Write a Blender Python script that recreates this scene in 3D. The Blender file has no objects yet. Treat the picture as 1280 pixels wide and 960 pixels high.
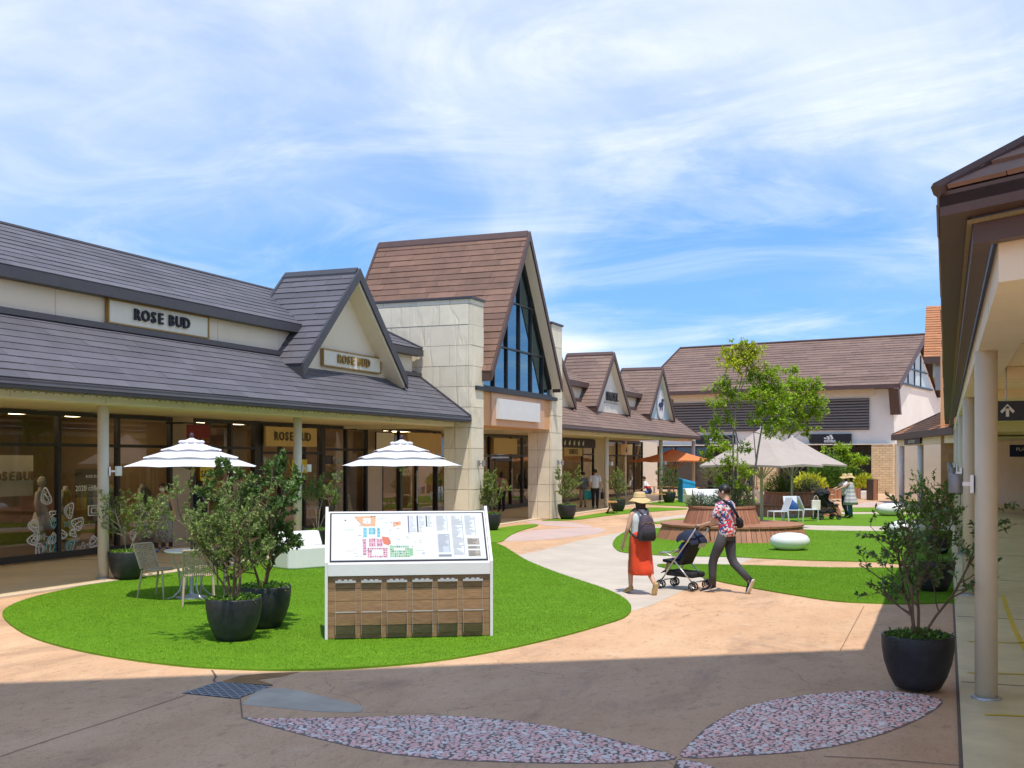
import bpy, math, random
from mathutils import Vector, Matrix
scene = bpy.context.scene
col = scene.collection
R = math.radians
# ---------------------------------------------------------------- camera
YAW = R(21.6); FPX = 1400.0; CAMH = 2.18; HY = 573.0
cam_d = bpy.data.cameras.new('Camera'); cam = bpy.data.objects.new('Camera', cam_d); col.objects.link(cam)
cam.location = (0, 0, CAMH); cam.rotation_euler = (R(90), 0, YAW)
cam_d.sensor_width = 36; cam_d.lens = FPX / 1280 * 36; cam_d.shift_y = (HY - 480) / 1280
cam_d.clip_start = 0.05; cam_d.clip_end = 3000
scene.camera = cam
# ---------------------------------------------------------------- sun and sky
SUN = Vector((0.23, -0.29, 1.0)).normalized()
sd = bpy.data.lights.new('Sun', 'SUN'); so = bpy.data.objects.new('Sun', sd); col.objects.link(so)
sd.energy = 2.15; sd.angle = R(0.6); sd.color = (1.0, 0.94, 0.85)
so.rotation_euler = (-SUN).to_track_quat('-Z', 'Y').to_euler(); so.location = (0, 0, 60)
w = bpy.data.worlds.new('World'); scene.world = w; w.use_nodes = True
nt = w.node_tree; nt.nodes.clear()
def wn(t, **k):
    n = nt.nodes.new(t)
    for a, b in k.items():
        setattr(n, a, b)
    return n
sky = wn('ShaderNodeTexSky', sky_type='NISHITA', sun_disc=False, sun_elevation=math.asin(SUN.z),
         sun_rotation=math.atan2(SUN.x, SUN.y), air_density=1.0, dust_density=0.1, ozone_density=4.0, altitude=1500)
geo = wn('ShaderNodeTexCoord')
lift = wn('ShaderNodeVectorMath', operation='ADD'); lift.inputs[1].default_value = (0, 0, 0.22); nt.links.new(geo.outputs['Generated'], lift.inputs[0])
nrm = wn('ShaderNodeVectorMath', operation='NORMALIZE'); nt.links.new(lift.outputs[0], nrm.inputs[0]); nt.links.new(nrm.outputs[0], sky.inputs[0])
sep = wn('ShaderNodeSeparateXYZ'); nt.links.new(geo.outputs['Generated'], sep.inputs[0])
def wmath(op, a, b=None):
    n = wn('ShaderNodeMath', operation=op)
    for i, s in enumerate((a, b)):
        if s is None: continue
        if isinstance(s, (int, float)): n.inputs[i].default_value = s
        else: nt.links.new(s, n.inputs[i])
    return n.outputs[0]
zc = wmath('MAXIMUM', wmath('ADD', sep.outputs[2], 0.10), 0.03)
cx = wmath('DIVIDE', sep.outputs[0], zc); cy = wmath('DIVIDE', sep.outputs[1], zc)
cmb = wn('ShaderNodeCombineXYZ'); nt.links.new(cx, cmb.inputs[0]); nt.links.new(cy, cmb.inputs[1])
def cloud(rot, scl, loc, scale, detail, rough, dist, lo, hi):
    mp = wn('ShaderNodeMapping'); mp.inputs['Rotation'].default_value = (0, 0, R(rot)); mp.inputs['Scale'].default_value = (scl[0], scl[1], 1)
    mp.inputs['Location'].default_value = loc
    nt.links.new(cmb.outputs[0], mp.inputs[0])
    no = wn('ShaderNodeTexNoise'); no.inputs['Scale'].default_value = scale; no.inputs['Detail'].default_value = detail
    no.inputs['Roughness'].default_value = rough; no.inputs['Distortion'].default_value = dist
    nt.links.new(mp.outputs[0], no.inputs['Vector'])
    mr = wn('ShaderNodeMapRange', interpolation_type='SMOOTHSTEP'); mr.inputs[1].default_value = lo; mr.inputs[2].default_value = hi
    nt.links.new(no.outputs[0], mr.inputs[0])
    return mr.outputs[0]
c1 = cloud(38, (1.0, 0.8), (12.3, 3.2, 0), 0.55, 11, 0.56, 0.5, 0.42, 0.70)    # soft patches
c2 = cloud(20, (0.9, 1.0), (13.0, 8.4, 0), 0.22, 5, 0.5, 0.3, 0.40, 0.58)      # broad veil
c3 = cloud(50, (0.9, 1.3), (1.0, 7.0, 0), 1.3, 11, 0.62, 0.9, 0.40, 0.76)      # fine wisps
cs = wmath('ADD', wmath('MULTIPLY', c1, 0.46), wmath('ADD', wmath('MULTIPLY', c2, 0.27), wmath('MULTIPLY', c3, 0.42)))
cs = wmath('MINIMUM', wmath('ADD', wmath('MULTIPLY', cs, 0.80), 0.06), 0.93)
mix = wn('ShaderNodeMix', data_type='RGBA'); nt.links.new(cs, mix.inputs[0])
hs = wn('ShaderNodeHueSaturation'); hs.inputs['Saturation'].default_value = 1.16; hs.inputs['Hue'].default_value = .492; hs.inputs['Value'].default_value = 0.93; nt.links.new(sky.outputs[0], hs.inputs['Color']); nt.links.new(hs.outputs[0], mix.inputs[6]); mix.inputs[7].default_value = (3.95, 4.0, 4.1, 1)
bg = wn('ShaderNodeBackground'); bg.inputs[1].default_value = 0.15
nt.links.new(mix.outputs[2], bg.inputs[0])
wo = wn('ShaderNodeOutputWorld'); nt.links.new(bg.outputs[0], wo.inputs[0])
scene.view_settings.view_transform = 'Standard'; scene.view_settings.look = 'None'
scene.view_settings.exposure = 1.05; scene.view_settings.gamma = 1.0; scene.view_settings.use_curve_mapping = False
scene.cycles.use_denoising = True; scene.cycles.max_bounces = 8; scene.cycles.transparent_max_bounces = 12
scene.cycles.diffuse_bounces = 5; scene.cycles.glossy_bounces = 3; scene.cycles.caustics_reflective = False; scene.cycles.caustics_refractive = False
scene.cycles.sample_clamp_indirect = 8
# ---------------------------------------------------------------- photo pixel -> point on a known surface
FX, FY = -math.sin(YAW), math.cos(YAW); RX, RY = math.cos(YAW), math.sin(YAW)
def atd(px, d, py=None):
    u = (px - 640) / FPX
    return Vector((d * (FX + u * RX), d * (FY + u * RY), 0.0 if py is None else CAMH + (HY - py) / FPX * d))
def gp(px, py, z=0.0):
    d = (CAMH - z) * FPX / (py - HY); p = atd(px, d); p.z = z; return p
def atX(px, X, py=None):
    u = (px - 640) / FPX; return atd(px, X / (FX + u * RX), py)
def atY(px, Y, py=None):
    u = (px - 640) / FPX; return atd(px, Y / (FY + u * RY), py)
def dep(p): return p[0] * FX + p[1] * FY
# ---------------------------------------------------------------- mesh builder
class MB:
    def __init__(s): s.v = []; s.f = []; s.m = []; s.mi = 0
    def add(s, vs, fs, mi=None):
        b = len(s.v); s.v += [tuple(p) for p in vs]; s.f += [tuple(b + i for i in f) for f in fs]
        s.m += [s.mi if mi is None else mi] * len(fs); return s
    def hexa(s, p, mi=None):   # 4 bottom ccw, 4 top ccw
        return s.add(p, [(3, 2, 1, 0), (4, 5, 6, 7), (0, 1, 5, 4), (1, 2, 6, 5), (2, 3, 7, 6), (3, 0, 4, 7)], mi)
    def box(s, x0, x1, y0, y1, z0, z1, mi=None):
        return s.hexa([(x0, y0, z0), (x1, y0, z0), (x1, y1, z0), (x0, y1, z0), (x0, y0, z1), (x1, y0, z1), (x1, y1, z1), (x0, y1, z1)], mi)
    def obox(s, c, sz, U=(1, 0, 0), V=(0, 1, 0), mi=None):
        c = Vector(c); U = Vector(U).normalized(); V = Vector(V).normalized(); W = U.cross(V)
        a, b, e = sz[0] / 2, sz[1] / 2, sz[2] / 2
        return s.hexa([c + U * (i * a) + V * (j * b) + W * (k * e) for k in (-1, 1) for (i, j) in ((-1, -1), (1, -1), (1, 1), (-1, 1))], mi)
    def extr(s, poly, vec, mi=None):
        n = len(poly); v = Vector(vec); P = [Vector(p) for p in poly]
        return s.add(P + [p + v for p in P], [tuple(range(n - 1, -1, -1)), tuple(range(n, 2 * n))] + [(i, (i + 1) % n, n + (i + 1) % n, n + i) for i in range(n)], mi)
    def prism(s, pts, z0, z1, mi=None):
        a = sum(pts[i][0] * pts[(i + 1) % len(pts)][1] - pts[(i + 1) % len(pts)][0] * pts[i][1] for i in range(len(pts)))
        if a < 0: pts = pts[::-1]
        return s.extr([(p[0], p[1], z0) for p in pts], (0, 0, z1 - z0), mi)
    def tube(s, pts, rad, n=8, cap=True, mi=None):
        P = [Vector(p) for p in pts]; k = len(P)
        if not isinstance(rad, (list, tuple)): rad = [rad] * k
        vs = []; ref = None
        for i in range(k):
            t = (P[min(i + 1, k - 1)] - P[max(i - 1, 0)])
            t = t.normalized() if t.length > 1e-9 else Vector((0, 0, 1))
            if ref is None: ref = Vector((1, 0, 0)) if abs(t.x) < 0.8 else Vector((0, 1, 0))
            a = (ref - t * ref.dot(t)); a = a.normalized() if a.length > 1e-6 else t.orthogonal().normalized()
            b = t.cross(a); ref = a
            for j in range(n):
                q = 2 * math.pi * j / n; vs.append(P[i] + (a * math.cos(q) + b * math.sin(q)) * rad[i])
        fs = [(i * n + j, i * n + (j + 1) % n, (i + 1) * n + (j + 1) % n, (i + 1) * n + j) for i in range(k - 1) for j in range(n)]
        if cap: fs += [tuple(range(n - 1, -1, -1)), tuple((k - 1) * n + j for j in range(n))]
        return s.add(vs, fs, mi)
    def loft(s, secs, n=16, cap=True, mi=None, wr=0, seed=0):   # secs: (cx,cy,cz,rx,ry[,yaw])
        rg = random.Random(seed); vs = []
        ph = [rg.uniform(0, 6.28) for _ in range(4)]
        for i, c in enumerate(secs):
            yw = c[5] if len(c) > 5 else 0
            for j in range(n):
                q = 2 * math.pi * j / n; k = 1 + wr * (math.sin(5 * q + ph[0] + i * .22) + .6 * math.sin(8 * q + ph[1] - i * .3) + .5 * math.sin(3 * q + i * 2.1)) if wr else 1
                x, y = c[3] * math.cos(q) * k, c[4] * math.sin(q) * k
                vs.append((c[0] + x * math.cos(yw) - y * math.sin(yw), c[1] + x * math.sin(yw) + y * math.cos(yw), c[2]))
        k = len(secs)
        fs = [(i * n + j, i * n + (j + 1) % n, (i + 1) * n + (j + 1) % n, (i + 1) * n + j) for i in range(k - 1) for j in range(n)]
        if cap: fs += [tuple(range(n - 1, -1, -1)), tuple((k - 1) * n + j for j in range(n))]
        return s.add(vs, fs, mi)
    def lathe(s, prof, n=24, c=(0, 0, 0), mi=None, cap=True):
        return s.loft([(c[0], c[1], c[2] + z, r, r) for r, z in prof], n, cap, mi)
    def ell(s, c, r, nu=14, nv=8, mi=None):
        return s.loft([(c[0], c[1], c[2] - r[2] * math.cos(math.pi * (i + .001) / nv * 0.9998), max(r[0] * math.sin(math.pi * i / nv), 1e-4), max(r[1] * math.sin(math.pi * i / nv), 1e-4)) for i in range(nv + 1)], nu, True, mi)
    def xf(s, M):
        s.v = [tuple(M @ Vector(p)) for p in s.v]; return s
    def mesh(s, name, mats, smooth=False, off=None):
        me = bpy.data.meshes.new(name)
        v = s.v if off is None else [(p[0] - off[0], p[1] - off[1], p[2] - off[2]) for p in s.v]
        me.from_pydata(v, [], s.f)
        for m in (mats if isinstance(mats, (list, tuple)) else [mats]): me.materials.append(MAT[m] if isinstance(m, str) else m)
        if any(s.m): me.polygons.foreach_set('material_index', s.m)
        if smooth: me.polygons.foreach_set('use_smooth', [True] * len(s.f))
        me.update(); return me
    def build(s, name, mats, parent=None, smooth=False, bev=0, ab=True):
        off = None
        if parent is not None and ab:
            off = Vector((0, 0, 0)); q = parent
            while q is not None: off += q.location; q = q.parent
        o = bpy.data.objects.new(name, s.mesh(name, mats, smooth, off)); col.objects.link(o)
        if parent is not None: o.parent = parent
        if bev:
            b = o.modifiers.new('Bevel', 'BEVEL'); b.width = bev; b.segments = 2; b.limit_method = 'ANGLE'; b.angle_limit = R(40)
        return o
def tag(o, label=None, cat=None, group=None, kind=None):
    if label: o['label'] = label
    if cat: o['category'] = cat
    if group: o['group'] = group
    if kind: o['kind'] = kind
    return o
def thing(name, label, cat, loc=(0, 0, 0), rz=0, group=None):
    o = bpy.data.objects.new(name, None); col.objects.link(o); o.location = loc; o.rotation_euler = (0, 0, rz); o.empty_display_size = .2
    return tag(o, label, cat, group)
def struct(o): o['kind'] = 'structure'; return o
def copy_tree(o, parent=None):
    c = o.copy(); col.objects.link(c); c.parent = parent
    for ch in list(o.children): copy_tree(ch, c)
    return c
def place(proto, used, loc, rz, label, sc=1.0, group=None):
    o = proto if not used[0] else copy_tree(proto); used[0] = True
    o.location = loc; o.rotation_euler = (0, 0, rz); o.scale = (sc, sc, sc); o['label'] = label
    if group: o['group'] = group
    return o
# ---------------------------------------------------------------- materials
MAT = {}
def mat(name, c, rough=.6, var=.12, vs=4.0, bump=0, bs=60, metal=0, rnd=0, isl=0, spec=.5, coord='World', stretch=None, c2=None, dirt=0, trans=0, sheen=0):
    m = bpy.data.materials.new(name); m.use_nodes = True; MAT[name] = m
    t = m.node_tree; N = t.nodes; L = t.links; b = N['Principled BSDF']
    b.inputs['Roughness'].default_value = rough; b.inputs['Metallic'].default_value = metal; b.inputs['Specular IOR Level'].default_value = spec
    src = N.new('ShaderNodeNewGeometry').outputs['Position'] if coord == 'World' else N.new('ShaderNodeTexCoord').outputs[coord]
    if stretch:
        mp = N.new('ShaderNodeMapping'); mp.inputs['Scale'].default_value = stretch; L.new(src, mp.inputs[0]); src = mp.outputs[0]
    no = N.new('ShaderNodeTexNoise'); no.inputs['Scale'].default_value = vs; no.inputs['Detail'].default_value = 7; no.inputs['Roughness'].default_value = .62
    L.new(src, no.inputs['Vector'])
    mr = N.new('ShaderNodeMapRange'); mr.inputs[1].default_value = .3; mr.inputs[2].default_value = .7
    L.new(no.outputs[0], mr.inputs[0])
    mx = N.new('ShaderNodeMix'); mx.data_type = 'RGBA'
    c2_ = c2 or tuple(min(1, x * (1 + var)) for x in c); c1_ = tuple(x * (1 - var) for x in c)
    mx.inputs[6].default_value = (*(c if c2 else c1_), 1); mx.inputs[7].default_value = (*c2_, 1)
    L.new(mr.outputs[0], mx.inputs[0]); out = mx.outputs[2]
    def scale_by(out, sock, lo, hi):
        q = N.new('ShaderNodeMapRange'); q.inputs[3].default_value = lo; q.inputs[4].default_value = hi; L.new(sock, q.inputs[0])
        h = N.new('ShaderNodeHueSaturation'); L.new(out, h.inputs['Color']); L.new(q.outputs[0], h.inputs['Value']); return h.outputs[0]
    if rnd:
        oi = N.new('ShaderNodeObjectInfo'); out = scale_by(out, oi.outputs['Random'], 1 - rnd, 1 + rnd)
    if isl:
        g = N.new('ShaderNodeNewGeometry'); out = scale_by(out, g.outputs['Random Per Island'], 1 - isl, 1 + isl)
    if dirt:
        n2 = N.new('ShaderNodeTexNoise'); n2.inputs['Scale'].default_value = vs * .23; n2.inputs['Detail'].default_value = 9; n2.inputs['Roughness'].default_value = .7
        L.new(src, n2.inputs['Vector']); q = N.new('ShaderNodeMapRange'); q.inputs[1].default_value = .35; q.inputs[2].default_value = .65
        L.new(n2.outputs[0], q.inputs[0]); out = scale_by(out, q.outputs[0], 1 - dirt, 1 + dirt * .4)
    L.new(out, b.inputs['Base Color'])
    if sheen: b.inputs['Sheen Weight'].default_value = sheen
    if bump:
        n3 = N.new('ShaderNodeTexNoise'); n3.inputs['Scale'].default_value = bs; n3.inputs['Detail'].default_value = 5; L.new(src, n3.inputs['Vector'])
        bp = N.new('ShaderNodeBump'); bp.inputs['Strength'].default_value = bump; bp.inputs['Distance'].default_value = .01
        L.new(n3.outputs[0], bp.inputs['Height']); L.new(bp.outputs[0], b.inputs['Normal'])
    if trans:
        tr = N.new('ShaderNodeBsdfTranslucent'); L.new(out, tr.inputs[0]); ms = N.new('ShaderNodeMixShader'); ms.inputs[0].default_value = trans
        L.new(b.outputs[0], ms.inputs[1]); L.new(tr.outputs[0], ms.inputs[2]); L.new(ms.outputs[0], N['Material Output'].inputs[0])
    return m
def glass(name, tint, refl=1.0, ior=1.5, base=.03):
    m = bpy.data.materials.new(name); m.use_nodes = True; MAT[name] = m; t = m.node_tree; N = t.nodes; L = t.links; N.remove(N['Principled BSDF'])
    tr = N.new('ShaderNodeBsdfTransparent'); tr.inputs[0].default_value = (*tint, 1); g = N.new('ShaderNodeBsdfGlossy'); g.inputs['Roughness'].default_value = .01
    g.inputs[0].default_value = (*refl, 1) if isinstance(refl, tuple) else (refl, refl, refl, 1)
    fr = N.new('ShaderNodeFresnel'); fr.inputs[0].default_value = ior; a = N.new('ShaderNodeMath'); a.operation = 'ADD'; a.inputs[1].default_value = base; L.new(fr.outputs[0], a.inputs[0])
    ms = N.new('ShaderNodeMixShader'); L.new(a.outputs[0], ms.inputs[0]); L.new(tr.outputs[0], ms.inputs[1]); L.new(g.outputs[0], ms.inputs[2]); L.new(ms.outputs[0], N['Material Output'].inputs[0])
def srgb(r, g, b):
    f = lambda x: (x / 255 / 12.92) if x / 255 <= .04045 else ((x / 255 + .055) / 1.055) ** 2.4
    return (f(r), f(g), f(b))
def paving():
    m = mat('paving', (.58, .335, .18), .75, 0, 1.3, 0, 70, c2=(.70, .445, .26), dirt=.16, stretch=(1, .5, 1)); t = m.node_tree; N = t.nodes; L = t.links; b = N['Principled BSDF']
    src = N.new('ShaderNodeNewGeometry').outputs['Position']; cur = b.inputs['Base Color'].links[0].from_socket
    def layer(cur, scale, lo, hi, colr, amt, rough=.7, st=(1, 1, 1), dist=0):
        mp = N.new('ShaderNodeMapping'); mp.inputs['Scale'].default_value = st; mp.inputs['Rotation'].default_value = (0, 0, R(35)); L.new(src, mp.inputs[0])
        no = N.new('ShaderNodeTexNoise'); no.inputs['Scale'].default_value = scale; no.inputs['Detail'].default_value = 10; no.inputs['Roughness'].default_value = rough; no.inputs['Distortion'].default_value = dist; L.new(mp.outputs[0], no.inputs['Vector'])
        mr = N.new('ShaderNodeMapRange'); mr.inputs[1].default_value = lo; mr.inputs[2].default_value = hi; mr.inputs[4].default_value = amt; L.new(no.outputs[0], mr.inputs[0])
        mx = N.new('ShaderNodeMix'); mx.data_type = 'RGBA'; mx.inputs[7].default_value = (*colr, 1); L.new(mr.outputs[0], mx.inputs[0]); L.new(cur, mx.inputs[6]); return mx.outputs[2]
    cur = layer(cur, .9, .52, .68, (.24, .15, .095), .55, .75, (1, .45, 1), .6)      # dark grimy blotches
    cur = layer(cur, 11, .54, .70, (.20, .125, .08), .62, .75, (1, .55, 1), .5)
    cur = layer(cur, 28, .55, .68, (.26, .16, .10), .55, .7)         # small scuffs
    cur = layer(cur, 60, .60, .72, (.12, .085, .06), .8, .5)                          # open pores
    cur = layer(cur, 2.2, .60, .75, (.70, .52, .36), .5, .6)                           # worn pale patches
    vo = N.new('ShaderNodeTexVoronoi'); vo.feature = 'DISTANCE_TO_EDGE'; vo.inputs['Scale'].default_value = .42; nd = N.new('ShaderNodeTexNoise'); nd.inputs['Scale'].default_value = 1.6; nd.inputs['Detail'].default_value = 8; L.new(src, nd.inputs['Vector'])
    va = N.new('ShaderNodeVectorMath'); va.operation = 'MULTIPLY_ADD'; va.inputs[1].default_value = (.9, .9, 0); L.new(nd.outputs['Color'], va.inputs[0]); L.new(src, va.inputs[2]); L.new(va.outputs[0], vo.inputs['Vector'])
    q = N.new('ShaderNodeMapRange'); q.inputs[1].default_value = .004; q.inputs[2].default_value = .0; q.inputs[3].default_value = 0; q.inputs[4].default_value = .7; L.new(vo.outputs[0], q.inputs[0])
    mk = N.new('ShaderNodeTexNoise'); mk.inputs['Scale'].default_value = .35; L.new(src, mk.inputs['Vector']); q2 = N.new('ShaderNodeMapRange'); q2.inputs[1].default_value = .5; q2.inputs[2].default_value = .6; L.new(mk.outputs[0], q2.inputs[0])
    mm = N.new('ShaderNodeMath'); mm.operation = 'MULTIPLY'; L.new(q.outputs[0], mm.inputs[0]); L.new(q2.outputs[0], mm.inputs[1])
    mx = N.new('ShaderNodeMix'); mx.data_type = 'RGBA'; mx.inputs[7].default_value = (.10, .065, .045, 1); L.new(mm.outputs[0], mx.inputs[0]); L.new(cur, mx.inputs[6]); cur = mx.outputs[2]      # hairline cracks
    L.new(cur, b.inputs['Base Color'])
    no = N.new('ShaderNodeTexNoise'); no.inputs['Scale'].default_value = 55; no.inputs['Detail'].default_value = 6; L.new(src, no.inputs['Vector'])
    bp = N.new('ShaderNodeBump'); bp.inputs['Strength'].default_value = .35; bp.inputs['Distance'].default_value = .008; L.new(no.outputs[0], bp.inputs['Height']); L.new(bp.outputs[0], b.inputs['Normal'])
paving()
mat('paving_cream', (.54, .46, .37), .75, .10, 1.6, .2, 70, dirt=.10)
mat('paving_pink', (.56, .41, .36), .75, .08, 2, .2, 70, dirt=.1)
mat('paving_grey', (.50, .43, .34), .8, .14, 3, .3, 80, dirt=.2)
mat('arcade_floor', (.74, .57, .34), .35, .10, 1.4, .06, 60, dirt=.12)
mat('arcade_floor_right', (.74, .62, .36), .42, .12, 2.2, .1, 90, dirt=.15)
mat('kerb_cream', (.62, .50, .36), .7, .08, 3)
mat('joint', (.16, .11, .08), .9)
mat('yellow_paint', (.70, .50, .03), .6, .2, 6)
mat('turf', (.11, .235, .010), .85, 0, 5, .3, 200, c2=(.145, .29, .014), dirt=.12, spec=.15)
mat('turf_blade', (.17, .35, .017), .75, .16, .7, isl=.10, dirt=.12, spec=.2, trans=.25)
mat('wall_cream', (.80, .69, .54), .8, .04, 1.2, .12, 120, dirt=.05)
mat('wall_white', (.80, .74, .66), .8, .04, 1.2, .1, 120, dirt=.06)
mat('wall_taupe', (.58, .49, .39), .8, .05, 1.5, .1, 120)
mat('ceiling_cream', (.84, .70, .45), .7, .04, 2)
mat('column_paint', (.66, .61, .52), .45, .03, 2)
mat('beam_cream', (.80, .70, .54), .6, .05, 2, dirt=.06)
mat('roof_slate', (.108, .101, .116), .62, .10, 2.5, .25, 50, rnd=.16, isl=.12, dirt=.10)
mat('roof_brown', (.185, .100, .066), .7, .13, 3.0, .3, 50, rnd=.20, isl=.14, dirt=.14)
mat('roof_brown_pale', (.20, .125, .095), .7, .10, 2.5, .3, 50, rnd=.16, isl=.14, dirt=.12)
mat('roof_orange', (.40, .165, .066), .7, .10, 3, .25, 50, rnd=.1, isl=.12)
mat('trim_slate', (.055, .052, .06), .5, .1, 4)
mat('trim_brown', (.085, .045, .036), .5, .12, 4)
mat('black_metal', (.018, .018, .02), .4, .1, 5)
mat('dark_shop', (.03, .027, .025), .6, .2, 2)
mat('orange_wall', (.68, .36, .17), .8, .05, 1.5, .15, 140)
mat('pink_wall', (.66, .40, .27), .8, .05, 1.5, .15, 140)
mat('white_paint', (.74, .73, .72), .65, .03, 3, spec=.2)
mat('white_plastic', (.80, .80, .79), .35, .03, 3)
mat('white_fabric', (.80, .80, .83), .85, .03, 5, sheen=.2, trans=.12)
mat('taupe_fabric', (.52, .435, .385), .85, .05, 3, sheen=.2, trans=.15)
mat('orange_fabric', (.75, .24, .08), .85, .06, 3, trans=.2)
mat('gold', (.36, .22, .06), .4, .1, 6, metal=.6)
mat('sign_cream', (.74, .69, .58), .6, .03, 3)
mat('sign_gold', (.66, .47, .19), .55, .04, 3)
mat('sign_red', (.20, .010, .018), .6, .06, 4)
mat('sign_navy', (.012, .02, .10), .5, .08, 4)
mat('sign_black', (.012, .012, .014), .45, .08, 4)
mat('sign_blue', (.50, .62, .68), .6, .03, 4)
mat('print_white', (.80, .80, .78), .5, .02, 4)
mat('print_dark', (.06, .055, .05), .5, .05, 4)
mat('print_teal', (.25, .55, .55), .5, .05, 4)
mat('sale_yellow', (.75, .60, .05), .5, .04, 4)
mat('map_paper', (.60, .64, .65), .8, .01, 2, spec=.1)
for n_, c_ in dict(map_pink=(.52, .25, .31), map_green=(.24, .43, .25), map_blue=(.16, .42, .50), map_peach=(.58, .36, .22), map_red=(.55, .18, .12), map_grey=(.22, .24, .26), map_lightgrey=(.46, .50, .54), map_dark=(.05, .05, .06), map_tan=(.36, .33, .28)).items():
    mat(n_, c_, .85, .06, 40, spec=.08)
mat('wood_plank', (.21, .11, .05), .6, 0, 7, .3, 30, c2=(.40, .235, .115), stretch=(1.0, 14, 14), rnd=.18, coord='Object')
mat('deck_wood', (.37, .165, .09), .65, .14, 9, .25, 40, rnd=.14, stretch=(1, 1, .25))
mat('bench_wood', (.46, .25, .08), .5, .15, 9, rnd=.15)
mat('acrylic_edge', (.46, .46, .46), .2, .02, 3)
glass('acrylic', (.96, .95, .94), .8, 1.3, .02)
glass('shop_glass', (.82, .81, .77), .85, 1.5, .035)
glass('gable_glass', (.12, .24, .30), (.42, .66, .80), 1.5, .27)
mat('pot_dark', (.030, .031, .036), .5, .3, 9, .35, 60, spec=.4, dirt=.4)
mat('soil', (.05, .035, .02), .95, .3, 20)
mat('leaf_olive', (.21, .29, .08), .5, .25, 3, isl=.42, spec=.35, trans=.25)
mat('leaf_dark', (.105, .185, .042), .38, .25, 3, isl=.45, spec=.45, trans=.18)
mat('leaf_pale', (.23, .30, .07), .5, .25, 3, isl=.4, spec=.35, trans=.25)
mat('leaf_ground', (.20, .38, .03), .5, .25, 6, isl=.4, trans=.25)
mat('leaf_maple', (.33, .47, .03), .5, .25, .8, isl=.35, spec=.3, trans=.45)
mat('leaf_yellow', (.52, .52, .04), .5, .25, .8, isl=.35, spec=.3, trans=.35)
mat('leaf_hedge', (.12, .22, .03), .5, .25, 2, isl=.4, spec=.3, trans=.25)
mat('leaf_sage', (.10, .135, .065), .6, .25, 2, isl=.4, trans=.2)
mat('bark', (.15, .095, .058), .85, .3, 14, .4, 40)
mat('bark_grey', (.25, .22, .17), .85, .25, 14, .3, 40)
mat('wicker', (.46, .36, .255), .55, .12, 20)
mat('metal_grey', (.42, .43, .45), .4, .06, 6, metal=.4)
mat('lamp_grey', (.27, .27, .28), .4, .06, 6, metal=.3)
mat('metal_silver', (.62, .60, .56), .3, .05, 6, metal=.8)
mat('lounge_white', (.62, .66, .70), .4, .04, 4)
mat('pole_brown', (.07, .045, .035), .5, .2, 8)
mat('pole_cream', (.48, .46, .36), .5, .08, 5)
mat('blue_box', (.03, .33, .60), .45, .06, 4)
mat('grate', (.075, .07, .075), .55, .2, 10, metal=.3)
mat('stone_pink', (.82, .47, .42), .5, .16, 30, rnd=.12, isl=.12)
mat('stone_white', (.82, .70, .64), .6, .10, 30, rnd=.1, isl=.12)
mat('mosaic_bed', (.20, .155, .135), .85, .2, 20)
mat('skin', (.58, .35, .24), .55, .05, 6, spec=.3)
mat('hair', (.012, .009, .008), .5, .3, 30)
mat('hair_brown', (.05, .022, .014), .5, .3, 30)
mat('straw', (.62, .44, .20), .8, .14, 40, .3, 120)
mat('rust_skirt', (.70, .055, .010), .8, .10, 5, .3, 30, sheen=.1)
mat('cloth_white', (.70, .70, .71), .85, .06, 8, .3, 40)
mat('cloth_grey', (.16, .17, .18), .85, .10, 8, .3, 40)
mat('cloth_charcoal', (.055, .055, .060), .85, .15, 8, .4, 40)
mat('cloth_navy', (.012, .018, .045), .85, .2, 8, .4, 40)
mat('cloth_black', (.012, .012, .014), .8, .2, 8, .4, 40)
mat('cloth_beige', (.42, .34, .23), .85, .1, 8, .3, 40)
mat('cloth_blue', (.03, .10, .30), .85, .15, 8, .3, 40)
mat('cloth_teal', (.02, .38, .42), .6, .1, 8)
mat('cloth_red', (.55, .02, .03), .85, .1, 8)
mat('cloth_pink', (.42, .22, .18), .85, .1, 8)
mat('cloth_yellow', (.40, .34, .02), .85, .12, 8)
mat('cloth_sage', (.25, .33, .28), .85, .12, 8)
mat('cloth_purple', (.060, .042, .062), .7, .25, 12, .5, 30)
mat('shoe_tan', (.45, .28, .10), .6, .1, 8)
mat('mannequin', (.60, .57, .50), .5, .03, 3)
mat('rubber', (.02, .02, .02), .7, .1, 8)
mat('interior_wood', (.30, .155, .06), .6, .2, 4, stretch=(1, 1, 8))
mat('interior_wall', (.34, .235, .13), .7, .1, 2)
mat('interior_floor', (.26, .18, .10), .35, .1, 2)
mat('brick_beige', (.60, .44, .25), .8, .06, 3, .2, 60, rnd=.12, isl=.1)
mat('brick_joint', (.42, .31, .19), .9, .06, 3)
mat('brick_orange', (.50, .26, .12), .8, .06, 3, .2, 60, rnd=.12, isl=.1)
mat('louvre', (.19, .16, .145), .55, .08, 3)
def lamp_mat():
    m = bpy.data.materials.new('lamp_glow'); MAT['lamp_glow'] = m; m.use_nodes = True; b = m.node_tree.nodes['Principled BSDF']; b.inputs['Emission Color'].default_value = (1, .78, .48, 1); b.inputs['Emission Strength'].default_value = 6.0; b.inputs['Base Color'].default_value = (.8, .8, .8, 1)
lamp_mat()
mat('rope_light', (.26, .20, .10), .6, .2, 30)
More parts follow.
